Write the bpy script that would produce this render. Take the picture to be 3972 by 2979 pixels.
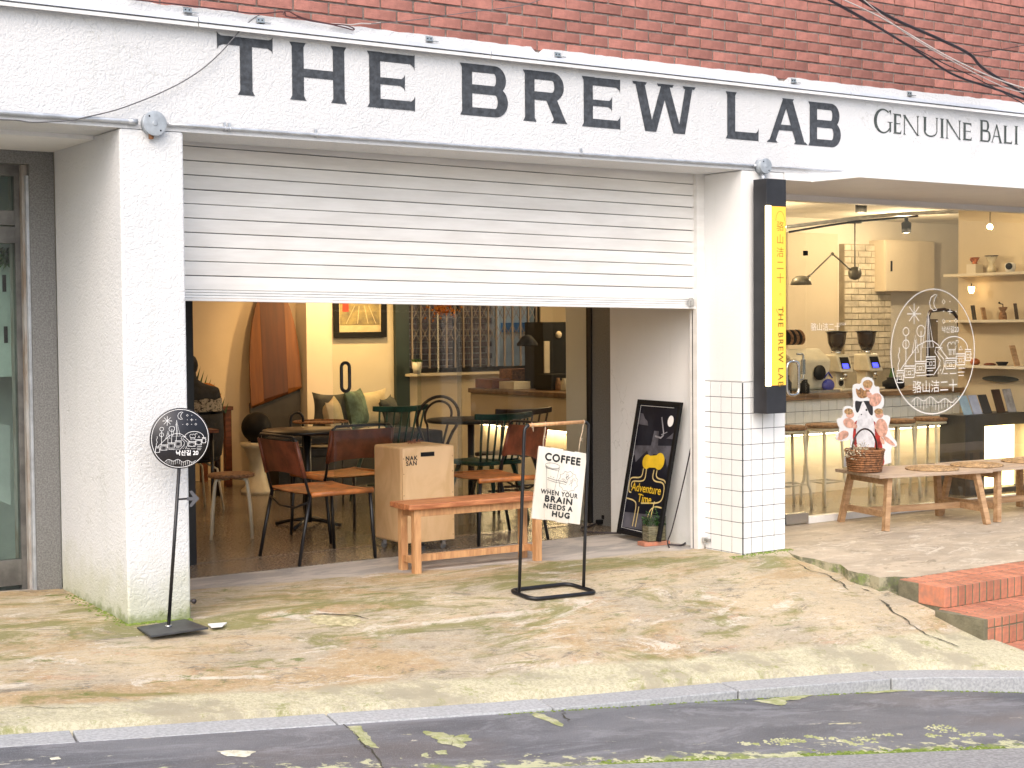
import bpy, bmesh, math, random
import numpy as np
from math import sin, cos, pi, radians, atan2, hypot
from mathutils import Vector, Matrix
random.seed(7)
for o in list(bpy.data.objects): bpy.data.objects.remove(o)
S = bpy.context.scene
COL = S.collection

# ---------------------------------------------------------------- camera
W0, H0, F0 = 3972, 2979, 5935.0
_yaw, _pitch, _roll = radians(34.44), radians(2.279), radians(-.4596)
FW = Vector((sin(_yaw)*cos(_pitch), cos(_yaw)*cos(_pitch), -sin(_pitch)))
_r0 = Vector((cos(_yaw), -sin(_yaw), 0)); _u0 = _r0.cross(FW)
RT = _r0*cos(_roll)+_u0*sin(_roll); UP = -_r0*sin(_roll)+_u0*cos(_roll)
CP = Vector((-6.718, -7.200, 1.493))
cam = bpy.data.cameras.new('camera'); camo = bpy.data.objects.new('camera', cam); COL.objects.link(camo)
cam.sensor_width = 36; cam.lens = F0/W0*36; cam.clip_end = 500; cam.clip_start = .05
m = Matrix.Identity(4)
for i in range(3): m[i][0], m[i][1], m[i][2], m[i][3] = RT[i], UP[i], -FW[i], CP[i]
camo.matrix_world = m; S.camera = camo
def at(px, py, x=None, y=None, z=None, pl=None):
    """survey helper: where the sight line through a photo pixel meets a plane of the place"""
    d = FW+RT*((px-W0/2)/F0)-UP*((py-H0/2)/F0)
    if x is not None: k = (x-CP.x)/d.x
    elif y is not None: k = (y-CP.y)/d.y
    elif z is not None: k = (z-CP.z)/d.z
    else:
        n, c = Vector(pl[:3]), pl[3]; k = (c-n.dot(CP))/n.dot(d)
    return CP+d*k
# ---------------------------------------------------------------- sky, sun, exposure
wd = bpy.data.worlds.new('World'); S.world = wd; wd.use_nodes = True
nt = wd.node_tree; bg = nt.nodes['Background']
sky = nt.nodes.new('ShaderNodeTexSky'); sky.sky_type = 'NISHITA'; sky.sun_disc = False
SUN_EL, SUN_AZ = radians(46), radians(222)     # azimuth clockwise from +Y
sky.sun_elevation = SUN_EL; sky.sun_rotation = SUN_AZ
sky.air_density = 1.0; sky.dust_density = 4.0; sky.ozone_density = .6
nt.links.new(sky.outputs[0], bg.inputs[0]); bg.inputs[1].default_value = .15
sl = bpy.data.lights.new('sun', 'SUN'); so = bpy.data.objects.new('sun', sl); COL.objects.link(so)
sl.energy = 1.1; sl.angle = radians(85); sl.color = (1, .965, .93)
sd = Vector((sin(SUN_AZ)*cos(SUN_EL), cos(SUN_AZ)*cos(SUN_EL), sin(SUN_EL)))
so.rotation_euler = sd.to_track_quat('Z', 'Y').to_euler(); so.location = sd*20
S.render.engine = 'CYCLES'
S.view_settings.view_transform = 'Standard'; S.view_settings.look = 'None'
S.view_settings.gamma = 1; S.view_settings.use_curve_mapping = False
S.view_settings.exposure = .84
S.cycles.use_denoising = True
S.cycles.max_bounces = 8; S.cycles.diffuse_bounces = 5; S.cycles.transparent_max_bounces = 24
S.cycles.sample_clamp_indirect = 4
S.cycles.caustics_reflective = False; S.cycles.caustics_refractive = False

# ---------------------------------------------------------------- materials
MT = {}
def nd(t, k, **kw):
    n = t.nodes.new(k)
    for a, b in kw.items(): setattr(n, a, b)
    return n
def noise(t, vec, scale, detail=4, rough=.55, dist=0):
    n = nd(t, 'ShaderNodeTexNoise'); n.inputs['Scale'].default_value = scale
    n.inputs['Detail'].default_value = detail; n.inputs['Roughness'].default_value = rough
    n.inputs['Distortion'].default_value = dist
    if vec: t.links.new(vec, n.inputs['Vector'])
    return n.outputs['Fac']
def ramp(t, f, a, b):
    n = nd(t, 'ShaderNodeMapRange'); n.interpolation_type = 'SMOOTHSTEP'
    n.inputs[1].default_value = a; n.inputs[2].default_value = b
    t.links.new(f, n.inputs[0]); return n.outputs[0]
def mixc(t, f, a, b):
    n = nd(t, 'ShaderNodeMix', data_type='RGBA')
    if isinstance(f, (int, float)): n.inputs[0].default_value = f
    else: t.links.new(f, n.inputs[0])
    for i, c in ((6, a), (7, b)):
        if isinstance(c, tuple): n.inputs[i].default_value = (*c[:3], 1)
        else: t.links.new(c, n.inputs[i])
    return n.outputs[2]
def mth(t, op, a, b=None):
    n = nd(t, 'ShaderNodeMath', operation=op)
    for i, c in ((0, a), (1, b)):
        if c is None: continue
        if isinstance(c, (int, float)): n.inputs[i].default_value = c
        else: t.links.new(c, n.inputs[i])
    return n.outputs[0]
def bump(t, b, h, strength=.3, dist=.01, prev=None):
    n = nd(t, 'ShaderNodeBump'); n.inputs['Strength'].default_value = strength
    n.inputs['Distance'].default_value = dist; t.links.new(h, n.inputs['Height'])
    if prev: t.links.new(prev, n.inputs['Normal'])
    t.links.new(n.outputs[0], b.inputs['Normal']); return n.outputs[0]
def newmat(name):
    m = bpy.data.materials.new(name); m.use_nodes = True; t = m.node_tree
    b = t.nodes['Principled BSDF']; tc = nd(t, 'ShaderNodeTexCoord')
    return m, t, b, tc.outputs['Object']
def pm(name, col, rough=.5, metal=0, var=.12, vs=6, bmp=0, bs=60, stretch=None, col2=None, spec=.5, coat=0, emit=None, es=0, island=0, dist=0, bd=.01):
    """plain surface: colour with a little uneven tone, optional grain and relief"""
    if name in MT: return MT[name]
    m, t, b, v = newmat(name)
    if stretch:
        mp = nd(t, 'ShaderNodeMapping'); mp.inputs['Scale'].default_value = stretch
        t.links.new(v, mp.inputs[0]); v = mp.outputs[0]
    c2 = col2 or tuple(max(0, c*(1-var*2)) for c in col)
    c1 = tuple(min(1, c*(1+var*.6)) for c in col)
    f = ramp(t, noise(t, v, vs, 5, .6, dist), .3, .7)
    c = mixc(t, f, c1, c2)
    if island:
        g = nd(t, 'ShaderNodeObjectInfo')
        k = nd(t, 'ShaderNodeMapRange'); t.links.new(g.outputs['Random'], k.inputs[0]); k.inputs[3].default_value = 1-island; k.inputs[4].default_value = 1+island*.6
        mx = nd(t, 'ShaderNodeVectorMath', operation='SCALE'); t.links.new(c, mx.inputs[0]); t.links.new(k.outputs[0], mx.inputs['Scale']); c = mx.outputs[0]
    t.links.new(c, b.inputs['Base Color'])
    b.inputs['Roughness'].default_value = rough; b.inputs['Metallic'].default_value = metal
    b.inputs['Specular IOR Level'].default_value = spec; b.inputs['Coat Weight'].default_value = coat
    if emit:
        b.inputs['Emission Color'].default_value = (*emit, 1); b.inputs['Emission Strength'].default_value = es
    if bmp: bump(t, b, noise(t, v, bs, 4, .6), bmp, bd)
    MT[name] = m; return m
def glassmat(name, tint, refl=1.0):
    m = bpy.data.materials.new(name); m.use_nodes = True; t = m.node_tree; t.nodes.clear()
    out = nd(t, 'ShaderNodeOutputMaterial'); tr = nd(t, 'ShaderNodeBsdfTransparent'); tr.inputs[0].default_value = (*tint, 1)
    gl = nd(t, 'ShaderNodeBsdfGlossy'); gl.inputs['Roughness'].default_value = .01
    fr = nd(t, 'ShaderNodeFresnel'); fr.inputs[0].default_value = 1.45
    gm = nd(t, 'ShaderNodeNewGeometry'); k = mth(t, 'MULTIPLY', fr.outputs[0], mth(t, 'MULTIPLY', mth(t, 'SUBTRACT', 1, gm.outputs['Backfacing']), refl))
    mx = nd(t, 'ShaderNodeMixShader'); t.links.new(k, mx.inputs[0]); t.links.new(tr.outputs[0], mx.inputs[1]); t.links.new(gl.outputs[0], mx.inputs[2])
    t.links.new(mx.outputs[0], out.inputs[0]); MT[name] = m; return m
glass = glassmat('clear_glass', (.93, .95, .92), 1.2)
glass_f = glassmat('shop_front_glass', (.95, .95, .92), 2.0)
glass2 = glassmat('grey_glass', (.84, .85, .82), 1.4)
glass3 = glassmat('green_glass', (.84, .90, .88), 1.6)

def stucco(name, base, moss=0, relief=1.0):
    m, t, b, v = newmat(name)
    n1 = noise(t, v, 26, 3, .5, 1.2); n2 = noise(t, v, 75, 3, .55, .6)
    ridge = mth(t, 'ABSOLUTE', mth(t, 'SUBTRACT', n1, .5)); ridge = mth(t, 'MULTIPLY', ridge, -2.2)
    h = mth(t, 'ADD', ridge, mth(t, 'MULTIPLY', n2, .9))
    bump(t, b, h, .42*relief, .012)
    big = ramp(t, noise(t, v, 1.3, 5, .6), .35, .75)
    c = mixc(t, big, base, tuple(x*k for x, k in zip(base, (.93, .935, .94))))
    ms = nd(t, 'ShaderNodeMapping'); ms.inputs['Scale'].default_value = (9, 9, .9); t.links.new(v, ms.inputs[0])
    c = mixc(t, mth(t, 'MULTIPLY', ramp(t, noise(t, ms.outputs[0], 1.0, 6, .7), .54, .72), .28), c, tuple(x*k for x, k in zip(base, (.80, .82, .77))))
    vo = nd(t, 'ShaderNodeTexVoronoi', feature='DISTANCE_TO_EDGE'); vo.inputs['Scale'].default_value = 1.1; dv_ = nd(t, 'ShaderNodeVectorMath', operation='ADD'); nz = nd(t, 'ShaderNodeTexNoise'); nz.inputs['Scale'].default_value = 3; nz.inputs['Detail'].default_value = 8; t.links.new(v, nz.inputs['Vector']); t.links.new(v, dv_.inputs[0]); t.links.new(nz.outputs['Color'], dv_.inputs[1]); t.links.new(dv_.outputs[0], vo.inputs['Vector'])
    ck = mth(t, 'MULTIPLY', ramp(t, vo.outputs['Distance'], .0045, .001), ramp(t, noise(t, v, .9, 3, .5), .52, .60)); c = mixc(t, mth(t, 'MULTIPLY', ck, .45), c, (.42, .42, .40))
    if moss:
        gp_ = nd(t, 'ShaderNodeNewGeometry'); sp = nd(t, 'ShaderNodeSeparateXYZ'); t.links.new(gp_.outputs['Position'], sp.inputs[0])
        z = mth(t, 'ADD', sp.outputs[2], mth(t, 'MULTIPLY', noise(t, v, 5, 6, .65), -.42))
        f = ramp(t, z, .22, -.16)
        c = mixc(t, mth(t, 'MULTIPLY', f, .6*moss), c, (.42, .43, .26))
        f2 = ramp(t, mth(t, 'ADD', sp.outputs[2], mth(t, 'MULTIPLY', noise(t, v, 14, 5, .7), -.22)), .0, -.08)
        c = mixc(t, mth(t, 'MULTIPLY', f2, .7*moss), c, (.16, .20, .05))
    t.links.new(c, b.inputs['Base Color']); b.inputs['Roughness'].default_value = .8; b.inputs['Specular IOR Level'].default_value = .25
    MT[name] = m; return m
M_stucco = stucco('white_stucco', (.70, .708, .718), 1)  # paler copy of the header stucco; colour lifted against shade in the recess
M_smooth = stucco('smooth_white_plaster', (.80, .795, .785), .15, .22)
M_header = stucco('header_stucco', (.66, .668, .68), 0)
M_black = pm('painted_black_letters', (.058, .066, .078), .7, var=.25, vs=30, bmp=.5, bs=26)
M_conduit = pm('galvanised_conduit', (.55, .58, .62), .38, .5, vs=12)
M_jbox = pm('grey_junction_box', (.40, .44, .48), .45, .2, vs=20)
M_white_metal = pm('white_lacquered_metal', (.80, .80, .79), .35, vs=4, var=.05)
M_alu = pm('aluminium_channel', (.68, .71, .76), .4, .2, vs=2, var=.1)
M_shutter = pm('cream_shutter_slats', (.83, .815, .79), .42, vs=2.5, var=.04, col2=(.75, .73, .70), stretch=(1, 1, 6), island=.03)
M_signblk = pm('charcoal_sign_box', (.028, .029, .034), .45, vs=4, var=.2)
M_blkmetal = pm('black_tube_metal', (.010, .010, .012), .35, vs=30, var=.2)
M_gran = pm('dark_granite', (.19, .19, .185), .5, vs=120, var=.35, col2=(.12, .12, .118), bmp=.1, bs=100)
M_mortar = pm('grey_mortar', (.30, .25, .225), .9, vs=20, bmp=.6, bs=120, col2=(.15, .12, .105))
M_brick = pm('red_brick', (.42, .175, .138), .75, vs=9, var=.16, bmp=.5, bs=140, island=.24)
M_brick_step = pm('red_paving_brick', (.50, .185, .105), .65, vs=22, var=.25, bmp=.6, bs=90, island=.22, col2=(.38, .18, .12))
M_tile = pm('glossy_white_tile', (.80, .81, .81), .36, vs=3, var=.02, bmp=.05, bs=14)
M_grout = pm('grey_tile_grout', (.10, .105, .115), .8, vs=60)
M_wood = pm('orange_bench_wood', (.48, .20, .085), .42, vs=3, var=.25, stretch=(2, 14, 14), col2=(.30, .10, .04), bmp=.1, bs=20, dist=.6)
M_woodlt = pm('light_pine_wood', (.56, .32, .15), .5, vs=3, var=.2, stretch=(10, 10, 1.5), col2=(.42, .20, .085), bmp=.1, bs=20, dist=.8)
M_ply = pm('birch_plywood', (.72, .49, .27), .5, vs=2.2, var=.12, stretch=(2, 2, 1), col2=(.64, .41, .20), dist=1.5)
M_leather = pm('tan_leather', (.58, .20, .055), .38, vs=10, var=.25, bmp=.12, bs=200)
M_leatherd = pm('brown_leather', (.22, .060, .028), .42, vs=10, var=.25, bmp=.12, bs=200)
M_cream_metal = pm('cream_metal_legs', (.66, .60, .46), .35, vs=8, var=.08)
M_cork = pm('brown_cork_seat', (.30, .155, .075), .7, vs=40, var=.3)
M_dgreen = pm('dark_green_paint', (.008, .075, .060), .35, vs=10, var=.3)
M_dbrown = pm('dark_brown_wood', (.030, .012, .009), .35, vs=10, var=.3)
M_blackwood = pm('black_wood', (.010, .010, .011), .35, vs=10, var=.3)
M_navy = pm('navy_fabric', (.012, .014, .022), .85, vs=14, var=.3, bmp=.4, bs=60)
M_cream = pm('cream_wall_paint', (.62, .53, .40), .8, vs=1.2, var=.05, bmp=.08, bs=40)
M_creamw = pm('warm_white_wall', (.70, .64, .54), .8, vs=1.5, var=.04, bmp=.06, bs=50)
M_ceil = pm('white_ceiling', (.72, .68, .60), .85, vs=1)
M_terr = pm('terrazzo_floor', (.24, .20, .155), .25, vs=60, var=.35, col2=(.07, .055, .04), spec=.5)
M_tgreen = pm('weathered_pine', (.42, .27, .15), .6, vs=3, stretch=(2, 12, 12), var=.25, col2=(.30, .17, .08), bmp=.2, bs=18)
M_ttop = pm('greyed_table_boards', (.46, .36, .27), .6, vs=3, stretch=(1.5, 14, 14), var=.2, col2=(.34, .25, .18), bmp=.2, bs=18)
M_rattan = pm('brown_wicker', (.32, .14, .055), .6, vs=50, var=.35, bmp=.6, bs=90)
M_straw = pm('woven_straw', (.50, .33, .17), .7, vs=50, var=.3, bmp=.6, bs=110)
M_white = pm('plain_white', (.80, .80, .79), .55, vs=4, var=.03)
M_rope = pm('beige_rope', (.55, .43, .30), .8, vs=60, var=.3, bmp=.5, bs=120)
M_dark = pm('matt_black', (.007, .007, .008), .6, vs=12, var=.2, spec=.25)
M_steel = pm('brushed_steel', (.55, .55, .54), .25, .9, vs=10, var=.1)
M_leaf = pm('green_leaf', (.045, .13, .03), .6, vs=12, var=.4)
M_ink = pm('black_ink', (.012, .012, .012), .7, vs=30, var=.1)
M_whiteink = pm('white_print', (.85, .85, .85), .6, vs=4, var=.02)
M_chrome = pm('chrome', (.75, .75, .73), .12, 1, vs=6, var=.05)

# ---------------------------------------------------------------- geometry kit
MW = {}
def world_of(o): return MW.get(o.name, Matrix.Identity(4)) if o else Matrix.Identity(4)
def tag(o, label=None, cat=None, group=None, kind=None):
    for k, v in (('label', label), ('category', cat), ('group', group), ('kind', kind)):
        if v: o[k] = v
    return o
def thing(name, label, cat, loc=(0, 0, 0), rz=0, group=None):
    o = bpy.data.objects.new(name, None); o.empty_display_size = .1; COL.objects.link(o)
    o.location = loc; o.rotation_euler = (0, 0, rz)
    MW[o.name] = Matrix.Translation(Vector(loc)) @ Matrix.Rotation(rz, 4, 'Z')
    return tag(o, label, cat, group)
class MB:
    def __init__(s): s.v = []; s.f = []; s.sm = []
    def add(s, vs, fs, smooth=False):
        n = len(s.v); s.v += [tuple(v) for v in vs]; s.f += [tuple(i+n for i in f) for f in fs]; s.sm += [smooth]*len(fs); return s
    def box(s, a, b):
        x0, y0, z0 = a; x1, y1, z1 = b
        if x0 > x1: x0, x1 = x1, x0
        if y0 > y1: y0, y1 = y1, y0
        if z0 > z1: z0, z1 = z1, z0
        return s.add([(x0,y0,z0),(x1,y0,z0),(x1,y1,z0),(x0,y1,z0),(x0,y0,z1),(x1,y0,z1),(x1,y1,z1),(x0,y1,z1)],
              [(0,3,2,1),(4,5,6,7),(0,1,5,4),(1,2,6,5),(2,3,7,6),(3,0,4,7)])
    def cbox(s, c, d, M=None):
        """box of size d centred on c, optionally turned by matrix M"""
        vs = []
        for z in (-1, 1):
            for x, y in ((-1,-1),(1,-1),(1,1),(-1,1)):
                p = Vector((x*d[0]/2, y*d[1]/2, z*d[2]/2))
                if M: p = M @ p
                vs.append(p+Vector(c))
        return s.add(vs, [(0,3,2,1),(4,5,6,7),(0,1,5,4),(1,2,6,5),(2,3,7,6),(3,0,4,7)])
    def bar(s, p, q, w, h=None, up=(0, 0, 1)):
        """rectangular bar from p to q"""
        p, q = Vector(p), Vector(q); h = h or w; d = (q-p).normalized(); u = Vector(up)
        if abs(d.dot(u)) > .98: u = Vector((0, 1, 0))
        a = d.cross(u).normalized()*w/2; b = a.cross(d).normalized()*h/2
        vs = [e+i*a+j*b for e in (p, q) for i, j in ((-1,-1),(1,-1),(1,1),(-1,1))]
        return s.add(vs, [(0,1,2,3),(7,6,5,4),(0,4,5,1),(1,5,6,2),(2,6,7,3),(3,7,4,0)])
    def tube(s, pts, r, seg=10, closed=False, r2=None):
        pts = [Vector(p) for p in pts]; n = len(pts); vs = []; prev = None
        for i, p in enumerate(pts):
            if closed: d = pts[(i+1) % n]-pts[i-1]
            else: d = pts[min(i+1, n-1)]-pts[max(i-1, 0)]
            d.normalize()
            if prev is None:
                a = d.cross(Vector((0, 0, 1)))
                if a.length < .05: a = d.cross(Vector((0, 1, 0)))
            else: a = prev-d*prev.dot(d)
            a.normalize(); prev = a; b = d.cross(a)
            rr = r if r2 is None else r+(r2-r)*i/(n-1)
            vs += [p+(a*cos(k*2*pi/seg)+b*sin(k*2*pi/seg))*rr for k in range(seg)]
        fs = []
        for i in range(n if closed else n-1):
            j = (i+1) % n
            fs += [(i*seg+k, i*seg+(k+1) % seg, j*seg+(k+1) % seg, j*seg+k) for k in range(seg)]
        if not closed: fs += [tuple(range(seg-1, -1, -1)), tuple((n-1)*seg+k for k in range(seg))]
        return s.add(vs, fs, True)
    def lathe(s, prof, c=(0, 0, 0), seg=24, M=None):
        vs = []
        for r, z in prof:
            for k in range(seg):
                p = Vector((r*cos(2*pi*k/seg), r*sin(2*pi*k/seg), z))
                if M: p = M @ p
                vs.append(p+Vector(c))
        n = len(prof); fs = [(i*seg+k, i*seg+(k+1) % seg, (i+1)*seg+(k+1) % seg, (i+1)*seg+k) for i in range(n-1) for k in range(seg)]
        fs += [tuple(range(seg-1, -1, -1)), tuple((n-1)*seg+k for k in range(seg))]
        return s.add(vs, fs, True)
    def ball(s, c, r, seg=16, sc=(1, 1, 1)):
        n = seg//2; vs = []; c = Vector(c)
        for i in range(n+1):
            th = pi*i/n; rr = max(sin(th), .001)
            vs += [(c.x+r*rr*cos(2*pi*k/seg)*sc[0], c.y+r*rr*sin(2*pi*k/seg)*sc[1], c.z+r*cos(th)*sc[2]) for k in range(seg)]
        fs = [(i*seg+k, (i+1)*seg+k, (i+1)*seg+(k+1) % seg, i*seg+(k+1) % seg) for i in range(n) for k in range(seg)]
        return s.add(vs, fs, True)
    def poly(s, pts, t=None):
        """flat outline; with t it is extruded by that vector"""
        n = len(pts); pts = [Vector(p) for p in pts]
        if t is None: return s.add(pts, [tuple(range(n))])
        t = Vector(t); return s.add(pts+[p+t for p in pts], [tuple(range(n)), tuple(range(2*n-1, n-1, -1))]+[(i, n+i, n+(i+1) % n, (i+1) % n) for i in range(n)])
    def strip(s, A, B, t=None):
        n = len(A); s.add(list(A)+list(B), [(i, i+1, n+i+1, n+i) for i in range(n-1)]); return s
    def build(s, name, mat, parent=None, local=False, bevel=0, seg=2, subsurf=0):
        me = bpy.data.meshes.new(name); vs = s.v
        if not local and parent is not None:
            Mi = world_of(parent).inverted(); vs = [tuple(Mi @ Vector(v)) for v in vs]
        me.from_pydata(vs, [], s.f); me.polygons.foreach_set('use_smooth', s.sm)
        me.materials.append(mat); me.update()
        bm = bmesh.new(); bm.from_mesh(me); bmesh.ops.recalc_face_normals(bm, faces=bm.faces); bm.to_mesh(me); bm.free()
        o = bpy.data.objects.new(name, me); COL.objects.link(o)
        if parent: o.parent = parent
        MW[o.name] = world_of(parent).copy()
        if bevel:
            b = o.modifiers.new('b', 'BEVEL'); b.width = bevel; b.segments = seg; b.limit_method = 'ANGLE'
        if subsurf:
            b = o.modifiers.new('s', 'SUBSURF'); b.levels = b.render_levels = subsurf
        return o
def reuse(src, name, loc, parent, rot=None):
    """another piece sharing the mesh of src; loc is in the parent's space"""
    o = bpy.data.objects.new(name, src.data); COL.objects.link(o); o.parent = parent; o.location = loc
    if rot: o.rotation_euler = rot
    for md in src.modifiers:
        k = o.modifiers.new(md.name, md.type)
        if md.type == 'BEVEL': k.width = md.width; k.segments = md.segments; k.limit_method = 'ANGLE'
    MW[o.name] = world_of(parent) @ Matrix.Translation(Vector(loc)); return o
def dup(root, loc, rz, label=None, group=None, mat=None):
    r = root.copy(); COL.objects.link(r); r.location = loc; r.rotation_euler = (0, 0, rz)
    MW[r.name] = Matrix.Translation(Vector(loc)) @ Matrix.Rotation(rz, 4, 'Z')
    if label: r['label'] = label
    if group: r['group'] = group
    for ch in list(root.children):
        c = ch.copy(); COL.objects.link(c); c.parent = r
        for g in list(ch.children):
            d = g.copy(); COL.objects.link(d); d.parent = c
    return r
def arc(cx, cz, r, a0, a1, n=16, rz=None):
    rz = rz or r
    return [(cx+r*cos(radians(a0+(a1-a0)*i/n)), cz+rz*sin(radians(a0+(a1-a0)*i/n))) for i in range(n+1)]
class Ink:
    """flat marks in a plane: origin o, right u, up v, normal n; each mark sits a hair above the last"""
    def __init__(s, o, u, v, lift=.0015, step=.00006):
        s.o, s.u, s.v = Vector(o), Vector(u).normalized(), Vector(v).normalized(); s.n = s.u.cross(s.v).normalized()
        s.h = lift; s.step = step; s.mb = MB()
    def P(s, x, z): return s.o+s.u*x+s.v*z+s.n*s.h
    def fill(s, pts): s.mb.add([s.P(*p) for p in pts], [tuple(range(len(pts)))]); s.h += s.step; return s
    def line(s, pts, w, closed=False, w2=None):
        n = len(pts); L = []; R = []
        for i in range(n):
            if closed: a, b = pts[i-1], pts[(i+1) % n]
            else: a, b = pts[max(i-1, 0)], pts[min(i+1, n-1)]
            dx, dz = b[0]-a[0], b[1]-a[1]; l = hypot(dx, dz) or 1
            ww = w if w2 is None else w+(w2-w)*i/(n-1)
            nx, nz = -dz/l*ww/2, dx/l*ww/2
            L.append((pts[i][0]+nx, pts[i][1]+nz)); R.append((pts[i][0]-nx, pts[i][1]-nz))
        if closed: L.append(L[0]); R.append(R[0]); n += 1
        s.mb.strip([s.P(*p) for p in L], [s.P(*p) for p in R]); s.h += s.step; return s
    def build(s, name, mat, parent): return s.mb.build(name, mat, parent)
def text(txt, o, u, v, size, mat, parent, name='lettering', bold=0, align='CENTER', lift=.002, sx=1, spacing=1.0, line=1.0):
    """printed words lying in the plane o/u/v"""
    cu = bpy.data.curves.new('t', 'FONT'); cu.body = txt; cu.size = size; cu.align_x = align; cu.align_y = 'CENTER'; cu.offset = bold
    cu.space_character = spacing; cu.space_line = line
    ob = bpy.data.objects.new('t', cu); me = bpy.data.meshes.new_from_object(ob)
    u = Vector(u).normalized(); v = Vector(v).normalized(); n = u.cross(v)
    mb = MB(); mb.add([Vector(o)+u*(p.co.x*sx)+v*p.co.y+n*lift for p in me.vertices], [tuple(f.vertices) for f in me.polygons])
    bpy.data.objects.remove(ob); bpy.data.curves.remove(cu); bpy.data.meshes.remove(me)
    if not mb.f: return None
    return mb.build(name, mat, parent)

# ================================================================ GROUND
from mathutils import noise as mn
def interp(x, T):
    if x <= T[0][0]: return T[0][1]
    for (a, b), (c, d) in zip(T, T[1:]):
        if x <= c: return b+(d-b)*(x-a)/(c-a)
    return T[-1][1]
KZ = [(-9, .275), (-5.1, -.052), (-2.9, -.228), (-1.63, -.295), (-.6, -.36), (.05, -.40), (1.5, -.50), (5, -.75)]
KY = [(-9, -1.35), (-5.1, -1.55), (-2.9, -1.66), (-1.6, -1.75), (-.55, -1.85), (.05, -2.1), (1.5, -2.75), (5, -4.3)]
def kz(x): return interp(x, KZ)
def ky(x): return interp(x, KY)
STREET = (.084, 0, 1, -.480)
def sz(x): return -.480-.084*x
def z0(x): return interp(x, [(-9, .32), (-5.2, .08), (-4.07, .036), (-3.7, .022), (-2, .004), (0, 0)])
def gz(x, y):
    a = z0(x)
    if y >= 0:
        if x < -3.9: return a+.04*min(y, 1)
        return a*(1-min(y, 1))
    s = min(1, -y/-(ky(x)+.17)); return a+(kz(x)-a)*(s*.3+.7*s**1.7)
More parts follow.
